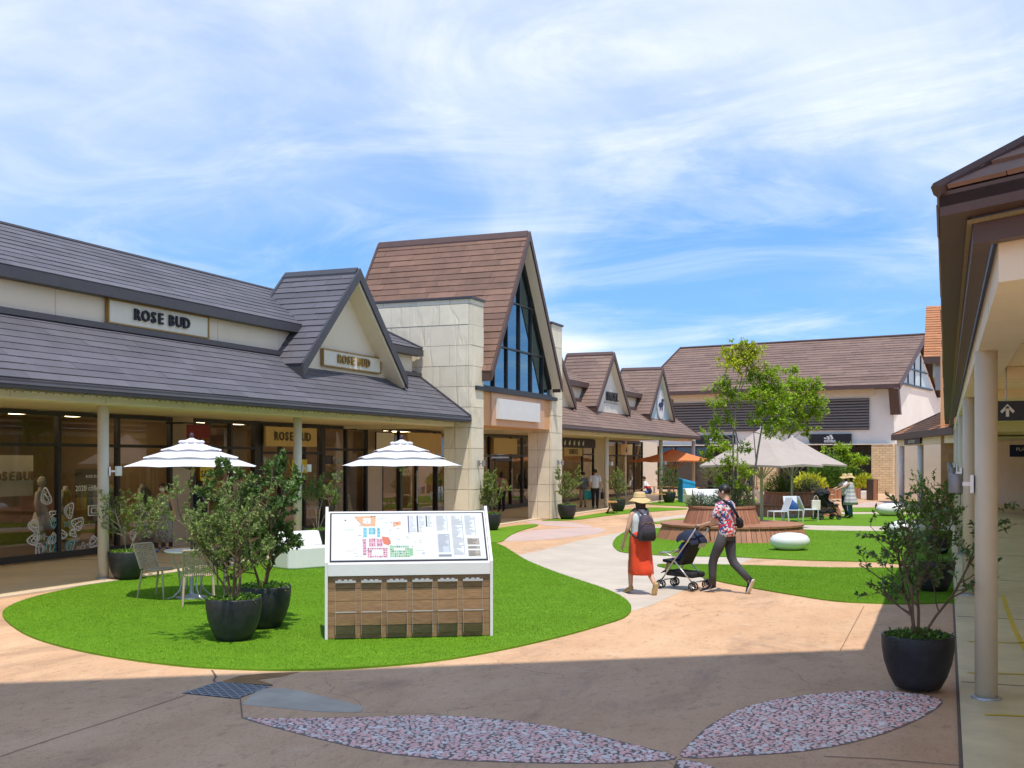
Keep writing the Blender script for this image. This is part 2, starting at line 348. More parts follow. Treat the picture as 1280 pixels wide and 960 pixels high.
def pattern_mats():
    # plaid / floral shirt
    m = bpy.data.materials.new('plaid'); MAT['plaid'] = m; m.use_nodes = True; t = m.node_tree; N = t.nodes; L = t.links; b = N['Principled BSDF']; b.inputs['Roughness'].default_value = .85
    tc = N.new('ShaderNodeTexCoord'); vo = N.new('ShaderNodeTexVoronoi'); vo.distance = 'CHEBYCHEV'; vo.inputs['Scale'].default_value = 30
    L.new(tc.outputs['Object'], vo.inputs['Vector']); sp = N.new('ShaderNodeSeparateColor'); L.new(vo.outputs['Color'], sp.inputs[0])
    cr = N.new('ShaderNodeValToRGB'); cr.color_ramp.interpolation = 'CONSTANT'
    cols = [(0, (.62, .04, .06)), (.26, (.74, .70, .70)), (.5, (.03, .10, .30)), (.66, (.70, .30, .32)), (.78, (.74, .72, .72)), (.9, (.02, .04, .10))]
    e = cr.color_ramp.elements
    for i, (p, c) in enumerate(cols):
        q = e[i] if i < 2 else e.new(p)
        q.position = p; q.color = (*c, 1)
    L.new(sp.outputs[0], cr.inputs[0]); L.new(cr.outputs[0], b.inputs['Base Color'])
    # striped pale dress
    m = bpy.data.materials.new('dress_stripe'); MAT['dress_stripe'] = m; m.use_nodes = True; t = m.node_tree; N = t.nodes; L = t.links; b = N['Principled BSDF']; b.inputs['Roughness'].default_value = .85
    tc = N.new('ShaderNodeTexCoord'); wv = N.new('ShaderNodeTexWave'); wv.bands_direction = 'Z'; wv.inputs['Scale'].default_value = 2.1; wv.inputs['Distortion'].default_value = .6
    L.new(tc.outputs['Object'], wv.inputs[0]); cr = N.new('ShaderNodeValToRGB'); e = cr.color_ramp.elements; e[0].position = .25; e[0].color = (.34, .36, .44, 1); e[1].position = .45; e[1].color = (.64, .60, .54, 1)
    L.new(wv.outputs[0], cr.inputs[0]); L.new(cr.outputs[0], b.inputs['Base Color'])
    m = bpy.data.materials.new('shirt_tricolour'); MAT['shirt_tricolour'] = m; m.use_nodes = True; t = m.node_tree; N = t.nodes; L = t.links; b = N['Principled BSDF']; b.inputs['Roughness'].default_value = .85
    tc = N.new('ShaderNodeTexCoord'); sx = N.new('ShaderNodeSeparateXYZ'); L.new(tc.outputs['Object'], sx.inputs[0]); cr = N.new('ShaderNodeValToRGB'); cr.color_ramp.interpolation = 'CONSTANT'; e = cr.color_ramp.elements
    e[0].color = (.015, .02, .06, 1); e[1].position = .74; e[1].color = (.55, .02, .03, 1); q = e.new(.85); q.color = (.72, .72, .73, 1); L.new(sx.outputs[2], cr.inputs[0]); L.new(cr.outputs[0], b.inputs['Base Color'])
    # speckled long dress
    m = bpy.data.materials.new('dress_speckle'); MAT['dress_speckle'] = m; m.use_nodes = True; t = m.node_tree; N = t.nodes; L = t.links; b = N['Principled BSDF']; b.inputs['Roughness'].default_value = .85
    tc = N.new('ShaderNodeTexCoord'); no = N.new('ShaderNodeTexNoise'); no.inputs['Scale'].default_value = 55; no.inputs['Detail'].default_value = 2
    L.new(tc.outputs['Object'], no.inputs['Vector']); cr = N.new('ShaderNodeValToRGB'); e = cr.color_ramp.elements; e[0].position = .45; e[0].color = (.10, .10, .09, 1); e[1].position = .55; e[1].color = (.48, .46, .42, 1)
    L.new(no.outputs[0], cr.inputs[0]); L.new(cr.outputs[0], b.inputs['Base Color'])
    # split-face pale stone with slanting ridges
    m = mat('stone_cream', (.80, .71, .55), .85, .06, 2.0, 0, 60, rnd=.07, dirt=.08); t = m.node_tree; N = t.nodes; L = t.links; b = N['Principled BSDF']
    tc = N.new('ShaderNodeTexCoord'); mp = N.new('ShaderNodeMapping'); mp.inputs['Rotation'].default_value = (R(40), R(-40), 0); mp.inputs['Scale'].default_value = (1, 1, .22)
    gi = N.new('ShaderNodeNewGeometry'); L.new(gi.outputs['Position'], mp.inputs[0])
    vo = N.new('ShaderNodeTexVoronoi'); vo.feature = 'DISTANCE_TO_EDGE'; vo.inputs['Scale'].default_value = 1.9; no = N.new('ShaderNodeTexNoise'); no.inputs['Scale'].default_value = 3
    L.new(mp.outputs[0], no.inputs['Vector']); mx = N.new('ShaderNodeMix'); mx.data_type = 'RGBA'; mx.inputs[0].default_value = .35; L.new(mp.outputs[0], mx.inputs[6]); L.new(no.outputs['Color'], mx.inputs[7]); L.new(mx.outputs[2], vo.inputs['Vector'])
    mr = N.new('ShaderNodeMapRange'); mr.inputs[2].default_value = .06; L.new(vo.outputs[0], mr.inputs[0])
    n2 = N.new('ShaderNodeTexNoise'); n2.inputs['Scale'].default_value = 18; n2.inputs['Detail'].default_value = 6; L.new(gi.outputs['Position'], n2.inputs['Vector'])
    ad = N.new('ShaderNodeMath'); ad.operation = 'MULTIPLY_ADD'; ad.inputs[1].default_value = .35; L.new(n2.outputs[0], ad.inputs[0]); L.new(mr.outputs[0], ad.inputs[2])
    bp = N.new('ShaderNodeBump'); bp.inputs['Strength'].default_value = .45; bp.inputs['Distance'].default_value = .02; L.new(ad.outputs[0], bp.inputs['Height']); L.new(bp.outputs[0], b.inputs['Normal'])
pattern_mats()
# ---------------------------------------------------------------- lettering
def text(body, size, m, parent, org, right=(0, 1, 0), up=(0, 0, 1), depth=.01, bold=0.0, split=False, sx=1.0, space=1.0, align='CENTER', name='letter'):
    right = Vector(right).normalized(); up = Vector(up).normalized(); nrm = right.cross(up)
    off = Vector((0, 0, 0)); q = parent
    while q is not None: off += q.location; q = q.parent
    cu = bpy.data.curves.new('t', 'FONT'); cu.body = body; cu.size = size; cu.extrude = depth / 2; cu.offset = bold; cu.align_x = align; cu.align_y = 'CENTER'; cu.space_character = space; cu.resolution_u = 2
    ob = bpy.data.objects.new('t', cu); col.objects.link(ob); dg = bpy.context.evaluated_depsgraph_get(); dg.update()
    me = bpy.data.meshes.new_from_object(ob.evaluated_get(dg)); bpy.data.objects.remove(ob); bpy.data.curves.remove(cu)
    me.materials.clear(); me.materials.append(MAT[m])
    M = Matrix((right * sx, up, nrm)).transposed().to_4x4(); M.translation = Vector(org) - off
    me.transform(M); me.name = name
    o = bpy.data.objects.new(name, me); col.objects.link(o); o.parent = parent
    return o
def letters(body, size, m, parent, org, right=(0, 1, 0), up=(0, 0, 1), depth=.04, bold=.004, pitch=.78):
    rv = Vector(right).normalized(); wd = {'I': .42, ' ': .45, 'M': 1.1, 'O': 1.05, 'W': 1.2, 'L': .88, 'S': .92, 'E': .88}
    tot = sum(wd.get(c, 1) for c in body) * size * pitch; x = -tot / 2
    for c in body:
        k = wd.get(c, 1) * size * pitch
        if c != ' ': text(c, size, m, parent, Vector(org) + rv * (x + k / 2), right, up, depth, bold)
        x += k
# ---------------------------------------------------------------- shingles
def shingle_mesh(m):
    mb = MB(); mb.hexa([(0, 0, 0), (1, 0, 0), (1, 1, 0), (0, 1, 0), (0, 0, 1), (1, 0, 1), (1, 1, .12), (0, 1, .12)]); return mb.mesh('shingle', m)
class Roof:
    """planar roof faces split into courses of separate shingles; the nearest 300 of a building are parts, the rest one joined part"""
    def __init__(s, root, m): s.root = root; s.m = m; s.items = []
    def face(s, part, org, U, V, poly, course=.235, L=.95, th=.022, seed=0):
        org = Vector(org); U = Vector(U).normalized(); V = Vector(V).normalized(); W = U.cross(V); rg = random.Random(seed)
        vmin = min(p[1] for p in poly); vmax = max(p[1] for p in poly); n = max(1, round((vmax - vmin) / course)); h = (vmax - vmin) / n
        for i in range(n):
            def span(v):
                xs = []
                for a in range(len(poly)):
                    p, q = poly[a], poly[(a + 1) % len(poly)]
                    if (p[1] - v) * (q[1] - v) <= 0 and abs(p[1] - q[1]) > 1e-9: xs.append(p[0] + (q[0] - p[0]) * (v - p[1]) / (q[1] - p[1]))
                return (min(xs), max(xs)) if len(xs) > 1 else None
            sp = span(vmin + (i + .5) * h)
            if not sp or sp[1] - sp[0] < .05: continue
            u = sp[0]; first = L * (.35 + .5 * ((i * 37) % 10) / 10)
            while u < sp[1] - 1e-4:
                e = min(u + (first if first else L), sp[1]); first = None
                if sp[1] - e < .12: e = sp[1]
                t = th * rg.uniform(.8, 1.25); o = org + U * (u + .003) + V * (vmin + i * h - rg.uniform(0, .008)) + W * (.002 + rg.uniform(0, .002))
                M = Matrix((U * (e - u - .006), V * (h * 1.06), W * t)).transposed().to_4x4(); M.translation = o
                s.items.append((part, M)); u = e
    def flush(s):
        off = s.root.location; sh = shingle_mesh(s.m)
        s.items.sort(key=lambda it: (it[1].translation - Vector((0, 0, CAMH))).length)
        T = Matrix.Translation(-off)
        for part, M in s.items[:300]:
            o = bpy.data.objects.new('shingle', sh); col.objects.link(o); o.parent = part; o.matrix_local = T @ M
        rest = s.items[300:]
        if rest:
            mb = MB(); base = [Vector(v.co) for v in sh.vertices]; fs = [tuple(p.vertices) for p in sh.polygons]
            for part, M in rest: mb.add([M @ p for p in base], fs)
            tag(mb.build('far_shingles', s.m, rest[0][0]), kind='stuff')
# ================================================================ THE GROUND
XC = -14.2; XS = -17.7          # arcade columns and shop fronts of the left-hand row
g = MB(); g.add([(-900, -400, 0), (900, -400, 0), (900, 1200, 0), (-900, 1200, 0)], [(0, 1, 2, 3)])
struct(g.build('plaza_ground', 'paving'))
def smooth_poly(pts, n=4):
    out = []; k = len(pts)
    for i in range(k):
        p0, p1, p2, p3 = [Vector(pts[(i + j - 1) % k]) for j in range(4)]
        for t in range(n):
            u = t / n; out.append(.5 * ((2 * p1) + (p2 - p0) * u + (2 * p0 - 5 * p1 + 4 * p2 - p3) * u * u + (3 * p1 - p0 - 3 * p2 + p3) * u ** 3))
    return out
def arcx(Y): return .33 - .0068 * Y      # right arcade column line
def pxpoly(px): return [gp(x, y).to_2d() for x, y in px]
def sheet(name, pts, z, m, th=None, n=4, sm=True):
    P = [Vector((p[0], p[1])) for p in pts]
    if sm: P = smooth_poly(P, n)
    b = MB(); b.prism(P, -.02 if th is None else z - th, z); return struct(b.build(name, m))
# pale footpath that swings between the lawns
sheet('cream_path', pxpoly([(600, 690), (642, 695), (677, 688), (724, 676), (766, 667.5), (800, 661), (850, 655), (930, 652), (1020, 656), (1020, 668), (943, 697), (930, 703), (905, 713), (880, 726), (845, 743), (811, 758), (790, 764), (740, 750), (650, 716), (600, 700)]), .004, 'paving_cream', sm=False)
sheet('pink_petal', pxpoly([(628, 676), (642, 668), (672, 662.6), (724, 660), (748, 660), (757, 662.8), (748, 667), (724, 670), (677, 675)]), .006, 'paving_pink')
sheet('pink_petal', pxpoly([(650, 651), (680, 651), (701, 652), (724, 654.7), (741, 658.7), (724, 659.4), (682, 657)]), .006, 'paving_pink')
sheet('pink_petal', pxpoly([(600, 686), (618, 687), (630, 689), (645, 697), (625, 694)]), .008, 'paving_pink')
sheet('pale_band', pxpoly([(790, 652), (850, 644), (900, 640), (900, 642.5), (850, 647), (800, 655)]), .006, 'paving_cream', sm=False)
sheet('pale_band', pxpoly([(1010, 657), (1200, 658), (1200, 664.5), (1010, 664)]), .007, 'paving_cream', sm=False)
sheet('pale_band', pxpoly([(1050, 640.5), (1200, 640.5), (1200, 643.2), (1050, 643.2)]), .006, 'paving_cream', sm=False)
sheet('pink_band', pxpoly([(1080, 628), (1180, 626), (1180, 634), (1060, 634)]), .006, 'paving_pink', sm=False)
LAWNS = {}
def lawn(key, px, extra=None, n=4, sm=True):
    P = pxpoly(px) + (extra or [])
    P = smooth_poly(P, n) if sm else [Vector(p) for p in P]
    b = MB(); b.prism(P, -.01, .022); o = struct(b.build('lawn', 'turf')); LAWNS[key] = P; return o
lawn('front', [(3, 770), (30, 793), (80, 810), (150, 824), (230, 834), (300, 838), (370, 839), (450, 836), (540, 828), (620, 815), (700, 797), (750, 783), (780, 773), (789, 763), (785, 753), (770, 743), (745, 733), (700, 718), (660, 702), (640, 690), (628, 683), (612, 679), (560, 681), (480, 685), (400, 692), (345, 699), (290, 706), (215, 717.5), (130, 729), (60, 743), (18, 756)])
lawn('small', [(560, 680), (613, 679), (628, 677), (635, 672), (649, 664.5), (672.5, 657.5), (663, 656), (626, 660), (600, 666), (565, 673)])
kx = lambda Y: arcx(Y) - .62
def rl(y): return None
lawn('island', [(766, 679), (775, 669), (793, 662.5), (840, 660), (882, 659), (960, 660), (1023, 663.5), (1093, 664.5), (1196, 665.5), (1196, 706), (1093, 703), (995, 700.5), (920, 697), (831, 695), (782, 691.5), (770, 687)], n=3)
lawn('right', [(821.6, 707.8), (836, 706), (925, 707.3), (1042, 710.6), (1196.5, 714), (1197.5, 751), (1182.5, 754), (1136, 755.6), (1089, 754.7), (1042, 752), (995, 745), (948, 737), (901, 728), (856, 717), (835, 711.5)], n=3)
lawn('strip', [(677, 651.3), (719, 650.2), (759, 645), (800, 641), (860, 636.6), (830, 635), (808, 635), (771, 638.7), (715, 647.4)])
lawn('strip2', [(805, 629), (850, 625), (905, 624), (1000, 626), (1000, 634), (890, 634.5), (840, 632.5), (815, 631)])
lawn('strip3', [(816, 655), (840, 650), (878, 647), (940, 645), (1020, 643.5), (1196, 643.8), (1196, 657.3), (1010, 656.5), (930, 651), (850, 653.5)], n=3)
lawn('strip4', [(1060, 635), (1190, 635), (1190, 640), (1052, 640)], sm=False)
# arcade floors
b = MB(); b.box(-26, -13.95, -6, 66, -.02, .03); struct(b.build('arcade_floor', 'arcade_floor'))
b = MB(); b.box(-13.948, -13.76, -6, 66, -.02, .034); struct(b.build('kerb', 'kerb_cream'))
for yy in [12.4, 18.8, 25.2, 31.6, 38, 44.4, 50.8, 57.2]:
    b = MB(); b.box(-17.6, -13.95, yy, yy + .02, .03, .033); struct(b.build('floor_joint', 'joint'))
b = MB(); b.prism([(.09, 3), (-.38, 72), (12, 72), (12, 3)], -.02, .03); struct(b.build('arcade_floor_right', 'arcade_floor_right'))
for yy in [3.4, 6.9, 11.6, 16.4, 21.5, 27, 33, 40, 48]:
    b = MB(); b.box(arcx(yy) - .2, 3.2, yy, yy + .02, .03, .033); struct(b.build('floor_joint', 'joint'))
# painted queue marks under the right arcade
def paint_line(px):
    P = [gp(x, y) for x, y in px]; b = MB()
    for i in range(len(P) - 1):
        t = (P[i + 1] - P[i]).normalized(); s = Vector((-t.y, t.x, 0)) * .028
        b.add([(q.x, q.y, .034) for q in (P[i] - s, P[i] + s, P[i + 1] + s, P[i + 1] - s)], [(0, 3, 2, 1)])
    struct(b.build('floor_marking', 'yellow_paint'))
paint_line([(1254, 747), (1258, 762), (1265, 782), (1274, 802), (1286, 824)])
for yy in (806, 845.5, 899): paint_line([(1209 if yy < 890 else 1231, yy - 1), (1232 if yy < 890 else 1262, yy), (1290, yy + 1.5)])
# expansion joints in the plaza
def joint(px, wd=.009):
    P = [gp(x, y) for x, y in px]; b = MB()
    for i in range(len(P) - 1):
        t = (P[i + 1] - P[i]).normalized(); s = Vector((-t.y, t.x, 0)) * wd / 2
        b.add([(q.x, q.y, .005) for q in (P[i] - s, P[i] + s, P[i + 1] + s, P[i + 1] - s)], [(0, 3, 2, 1)])
    struct(b.build('paving_joint', 'joint'))
joint([(-20, 953), (60, 926), (150, 897), (233, 869)]); joint([(300, 870), (303, 898)]); joint([(265, 838), (270, 846), (267, 851), (274, 857)], .02)
joint([(850, 950), (842, 965)], .03); joint([(640, 935), (700, 925)], .006)
joint([(1030, 946), (1100, 949), (1208, 958)], .012); joint([(1050, 814), (1080, 758)], .008)
b = MB(); b.add([(.07, 2, .008), (.10, 2, .008), (-.29, 60, .008), (-.33, 60, .008)], [(0, 1, 2, 3)]); struct(b.build('paving_joint', 'joint'))
sheet('repair_patch', pxpoly([(322, 863), (345, 860), (375, 864), (420, 875), (455, 884), (450, 891), (400, 890), (345, 885), (302, 881)]), .005, 'paving_grey', sm=False)
# steel drain cover with raised tread bars
dc = [gp(228, 867), gp(272, 853), gp(341, 857), gp(297, 874)]
ctr = sum((p for p in dc), Vector()) / 4; U = ((dc[1] - dc[0]) + (dc[2] - dc[3])).normalized(); V = Vector((-U.y, U.x, 0)); sz = .62
dr = thing('drain_cover', 'square dark steel drain cover with raised tread beside grey concrete patch', 'drain cover', (ctr.x, ctr.y, 0))
Pp = [(p.x, p.y) for p in dc]
b = MB(); b.prism(Pp, -.01, .006); b.build('plate', 'grate', dr)
tb = MB().obox((0, 0, 0), (.062, .014, .008)).mesh('tread_bar', 'metal_grey')
e1 = dc[1] - dc[0]; e2 = dc[3] - dc[0]; nn = 11
for i in range(nn):
    for j in range(nn):
        q = dc[0] + e1 * ((i + .5) / nn) + e2 * ((j + .5) / nn) - ctr
        o = bpy.data.objects.new('tread_bar', tb); col.objects.link(o); o.parent = dr; o.location = (q.x, q.y, .009); o.rotation_euler = (0, 0, math.atan2(e1.y, e1.x) + (.78 if (i + j) % 2 else -.78))
# rust-coloured water stain beside it
sheet('water_stain', pxpoly([(274, 853), (300, 845), (330, 842), (375, 840), (352, 846), (322, 850), (341, 856), (300, 856)]), .0035, mat('rust_stain', (.30, .15, .045), .6, .25, 5, dirt=.2), sm=False)
# pebble mosaic petals
def inside(p, poly):
    c = False; n = len(poly)
    for i in range(n):
        a, b_ = poly[i], poly[(i + 1) % n]
        if (a[1] > p[1]) != (b_[1] > p[1]) and p[0] < (b_[0] - a[0]) * (p[1] - a[1]) / (b_[1] - a[1]) + a[0]: c = not c
    return c
def edge_dist(p, poly):
    d = 9
    for i in range(len(poly)):
        a = Vector(poly[i]); b_ = Vector(poly[(i + 1) % len(poly)]); e = b_ - a; t = max(0, min(1, (p - a).dot(e) / max(e.length_squared, 1e-9))); d = min(d, (p - a - e * t).length)
    return d
def pebble(seed, ring):
    rg = random.Random(seed); b = MB(); n = 9; a, c = rg.uniform(.85, 1.15), rg.uniform(.55, .95)
    ph = rg.uniform(0, 6); rr = [1 + .1 * math.sin(2 * q + ph) for q in range(n)]
    ang = [2 * math.pi * q / n for q in range(n)]
    O = [(a * r * math.cos(q), c * r * math.sin(q)) for q, r in zip(ang, rr)]
    if ring:
        vs = [(x, y, 0) for x, y in O] + [(x * .86, y * .86, .3) for x, y in O] + [(x * .45, y * .45, .3) for x, y in O] + [(x * .4, y * .4, 0) for x, y in O]
        b.add(vs, [(k * n + i, k * n + (i + 1) % n, (k + 1) * n + (i + 1) % n, (k + 1) * n + i) for k in range(3) for i in range(n)])
    else:
        vs = [(x, y, 0) for x, y in O] + [(x * .8, y * .8, .34) for x, y in O]
        b.add(vs, [(i, (i + 1) % n, n + (i + 1) % n, n + i) for i in range(n)] + [tuple(range(n, 2 * n))])
    return b
PEB = [(pebble(i, i % 4 == 3), 'stone_white' if i % 4 >= 2 else 'stone_pink') for i in range(10)]
PEBM = [b_.mesh('pebble', m_) for b_, m_ in PEB]
def mosaic(px, seed):
    poly = smooth_poly(pxpoly(px), 4); P = [Vector(p) for p in poly]
    b = MB(); b.prism(P, -.01, .004); base = struct(b.build('mosaic_petal', 'mosaic_bed'))
    rg = random.Random(seed); x0, x1 = min(p.x for p in P), max(p.x for p in P); y0, y1 = min(p.y for p in P), max(p.y for p in P)
    cell = .062; grid = {}; items = []
    for _ in range(46000):
        q = Vector((rg.uniform(x0, x1), rg.uniform(y0, y1))); r = rg.choice((.017, .021, .025, .030))
        if not inside(q, P) or edge_dist(q, P) < r * 1.05: continue
        k = (int(q.x // cell), int(q.y // cell)); ok = True
        for dx in (-1, 0, 1):
            for dy in (-1, 0, 1):
                for (s_, r_) in grid.get((k[0] + dx, k[1] + dy), ()):
                    if (s_ - q).length < (r + r_) * .84: ok = False; break
                if not ok: break
            if not ok: break
        if ok: grid.setdefault(k, []).append((q, r)); items.append((q, r, rg.randrange(10), rg.uniform(0, 6.28)))
    items.sort(key=lambda t: dep(t[0]))
    return base, items
mz = [mosaic([(306, 899), (330, 898.5), (400, 898), (480, 896), (540, 895), (620, 899), (700, 910), (780, 928), (846, 947), (800, 953), (740, 955), (660, 954), (560, 950), (470, 940), (390, 922)], 3),
      mosaic([(853, 947), (865, 927), (890, 905), (930, 885), (980, 873), (1040, 866), (1100, 864), (1150, 868), (1178, 876), (1165, 890), (1130, 908), (1080, 925), (1010, 939), (930, 945)], 4),
      mosaic([(845, 952), (858, 951), (880, 955), (905, 966), (930, 990), (880, 990), (852, 970)], 5)]
for base, items in mz:
    for q, r, k, a in items[:300]:
        o = bpy.data.objects.new('pebble', PEBM[k]); col.objects.link(o); o.parent = base; o.location = (q.x, q.y, .004); o.scale = (r * 1.1, r * 1.1, r * .55); o.rotation_euler = (0, 0, a)
    mb = MB()
    for q, r, k, a in items[300:]:
        ca, sa = math.cos(a) * r * 1.1, math.sin(a) * r * 1.1
        mb.add([(q.x + x * ca - y * sa, q.y + x * sa + y * ca, .004 + z * r * .55) for x, y, z in PEB[k][0].v], PEB[k][0].f, 0 if PEB[k][1] == 'stone_pink' else 1)
    if items[300:]: tag(mb.build('far_pebbles', ['stone_pink', 'stone_white'], base), kind='stuff')

# ================================================================ LEFT ROW OF SHOPS
def slab_face(b, a, c, x0, x1, t0, t1, mi=0):
    """sloping layer seen in section: from point a=(y,z) to c=(y,z), between vertical offsets t0>t1 below the line, along x0..x1"""
    b.extr([(x0, a[0], a[1] - t0), (x0, c[0], c[1] - t0), (x0, c[0], c[1] - t1), (x0, a[0], a[1] - t1)], (x1 - x0, 0, 0), mi)
def gable(root, roof, Yc, apex, low, half, xf, xb, face_x, face_mat, tile, trim, soffit, slab_t, base_z, nm='dormer', course=.235, seed=0):
    """cross gable: two sloping faces, soffit, barge boards and the gable wall"""
    k = (apex - low) / half
    b = MB()
    for s in (-1, 1):
        slab_face(b, (Yc, apex), (Yc + s * half, low), xf, xb, .0, .10)
        # barge boards, 4 cm thick, in front
        slab_face(b, (Yc, apex + .05), (Yc + s * (half + .03), low + .02), xf, xf + .05, .0, .30)
        slab_face(b, (Yc, apex + .03), (Yc + s * .14, apex + .03 - k * .14), xf - .03, xb - .04, -.05, .02)
        slab_face(b, (Yc, apex + .03), (Yc + s * half, low + .03), xb - .08, xb, -.01, .24)
        # eave closing strip
        e = Yc + s * half; b.box(xb, xf - .02, min(e, e - s * .08), max(e, e - s * .08), low - slab_t, low - .1)
    part = b.build(nm + '_roof', trim, root)
    b = MB()
    for s in (-1, 1): slab_face(b, (Yc, apex), (Yc + s * (half - .08), low + k * .08), xf - .01, xb, .10, slab_t)
    b.build('soffit', soffit, part)
    W = half - .06
    b = MB(); zt = apex - slab_t - .002
    hw = (zt - base_z) / k
    b.extr([(face_x, Yc - hw, base_z), (face_x, Yc + hw, base_z), (face_x, Yc, zt)], (-.12, 0, 0))
    b.extr([(xb + .1, Yc - half * .98, low - .1), (xb + .1, Yc + half * .98, low - .1), (xb + .1, Yc, apex - .12)], (-.06, 0, 0))
    wall = b.build('gable_wall', face_mat, root)
    L = math.hypot(half, apex - low); c_, s_ = half / L, (apex - low) / L
    for sg in (-1, 1):
        U = (1 if sg < 0 else -1, 0, 0); V = (0, -sg * c_, s_)
        ox = xb if sg < 0 else xf
        roof.face(part, (ox, Yc + sg * half, low), U, V, [(.02, 0), (xf - xb - .02, 0), (xf - xb - .02, L - .1), (.02, L - .1)], course, 1.0, .024, seed)
    return part, wall
def arcade_building(root, roof, Y0, Y1, tile, trim, hip_end=True, seed=1):
    EX, EZ = -13.38, 3.42; TX, TZ = -15.15, 4.70; UX, UZ = -14.93, 5.46; PX, PZ = -17.0, 6.68
    # lower roof
    b = MB(); b.extr([(EX, Y0, EZ), (TX - .2, Y0, TZ + .14), (TX - .2, Y0, TZ + .02), (EX + .05, Y0, EZ - .10)], (0, Y1 - Y0, 0))
    b.box(EX - .30, EX + .03, Y0, Y1 - .002, EZ - .16, EZ - .03)                 # gutter board
    b.box(TX, TX + .16, Y0, Y1 - .004, TZ - .06, TZ + .05)                  # flashing at the wall
    b.extr([(EX + .02, Y1 - .10, EZ + .05), (TX - .1, Y1 - .10, TZ + .13), (TX - .1, Y1 - .10, TZ + .02), (EX + .02, Y1 - .10, EZ - .06)], (0, .11, 0))
    low = b.build('arcade_roof', trim, root)
    sl = math.hypot(TX - EX, TZ - EZ); V = ((TX - EX) / sl, 0, (TZ - EZ) / sl)
    roof.face(low, (EX, Y1 - .1, EZ), (0, 1, 0), V, [(-(Y1 - Y0) + .1, 0), (0, 0), (0, sl), (-(Y1 - Y0) + .1, sl)][:4], .222, 1.15, .015, seed) if False else \
        roof.face(low, (EX, Y0, EZ), (0, 1, 0), V, [(0, 0), (Y1 - Y0 - .1, 0), (Y1 - Y0 - .1, sl), (0, sl)], .222, 1.15, .015, seed)
    # little string lights under the eave
    b = MB(); rg = random.Random(seed); y = max(Y0, 9.0); pts = []
    while y < Y1 - .1: pts.append((EX - .03, y, EZ - .185 + rg.uniform(-.012, .012))); y += .16
    b.tube(pts, .008, 4, False)
    for p in pts: b.obox((p[0], p[1], p[2] - .01), (.014, .03, .03))
    b.build('string_lights', 'rope_light', root)
    # upper wall
    b = MB(); b.box(TX - .2, TX, Y0, Y1 - .35, TZ - .1, UZ - .10)
    uw = b.build('upper_wall', 'wall_cream', root)
    y = Y0 + 1.2
    while y < Y1 - 1:
        b = MB(); b.box(TX, TX + .004, y, y + .018, TZ + .06, UZ - .22); b.build('panel_joint', 'wall_taupe', uw); y += 2.4
    # upper roof
    Ye = Y1 - .1; hipl = 2.0 if hip_end else 0
    b = MB(); b.extr([(UX, Y0, UZ), (PX, Y0, PZ), (2 * PX - UX, Y0, UZ), (2 * PX - UX, Y0, UZ - .12), (PX, Y0, PZ - .12), (UX, Y0, UZ - .12)], (0, Ye - hipl - Y0, 0))
    if hip_end:
        yr = Ye - hipl
        b.add([(UX, yr, UZ), (PX, yr, PZ), (2 * PX - UX, yr, UZ), (UX, Ye, UZ), (2 * PX - UX, Ye, UZ)], [(0, 3, 1), (1, 3, 4), (1, 4, 2), (0, 2, 4, 3)])
    b.box(UX - .22, UX + .03, Y0, Ye + .02, UZ - .21, UZ - .02)
    b.tube([(PX, Y0, PZ + .0), (PX, Ye - hipl, PZ + .0)], .05, 6)
    if hip_end: b.tube([(PX, Ye - hipl, PZ + .01), (UX, Ye, UZ + .02)], .05, 6)
    up = b.build('upper_roof', trim, root)
    sl = math.hypot(PX - UX, PZ - UZ); V = ((PX - UX) / sl, 0, (PZ - UZ) / sl)
    roof.face(up, (UX, Y0, UZ), (0, 1, 0), V, [(0, 0), (Ye - Y0, 0), (Ye - hipl - Y0, sl), (0, sl)], .232, 1.15, .015, seed + 1)
    # beam, ceiling
    b = MB(); b.box(-14.3, -13.72, Y0, Y1 - .45, 3.13, 3.335); bm = b.build('eave_beam', 'beam_cream', root)
    y = Y0 + 2
    while y < Y1 - 1:
        b = MB(); b.box(-13.72, -13.716, y, y + .014, 3.13, 3.335); b.build('beam_joint', 'wall_taupe', bm); y += 2.12
    b = MB(); b.box(XS - .1, -14.3, Y0, Y1, 3.20, 3.30); b.build('arcade_ceiling', 'ceiling_cream', root)
def column(root, x, y, h, r=.098, lamp=None, m='column_paint', top=True):
    b = MB(); b.lathe([(r, 0), (r, h)], 20, (x, y, .03)); c = b.build('column', m, root, smooth=False)
    c.data.polygons.foreach_set('use_smooth', [len(p.vertices) == 4 for p in c.data.polygons])
    b = MB(); b.lathe([(r + .035, 0), (r + .03, .018), (r + .001, .02)], 20, (x, y, .031)); b.build('base_ring', 'metal_grey', c)
    if lamp:
        dx, dy = lamp; z = 1.92; t = Vector((dx, dy, 0)).normalized(); p = Vector((x, y, z + .03))
        b = MB(); b.obox(p + t * (r + .015), (.03, .12, .16), t, (-t.y, t.x, 0)); b.obox(p + t * (r + .07), (.10, .035, .035), t, (-t.y, t.x, 0))
        br = b.build('lamp_bracket', 'metal_silver', c)
        b = MB(); b.lathe([(.055, -.085), (.062, -.08), (.062, .085), (.055, .09)], 16, p + t * (r + .16)); b.build('lamp_shade', 'lamp_grey' if m == 'column_right' else 'white_plastic', c, smooth=True, bev=.004)
    return c
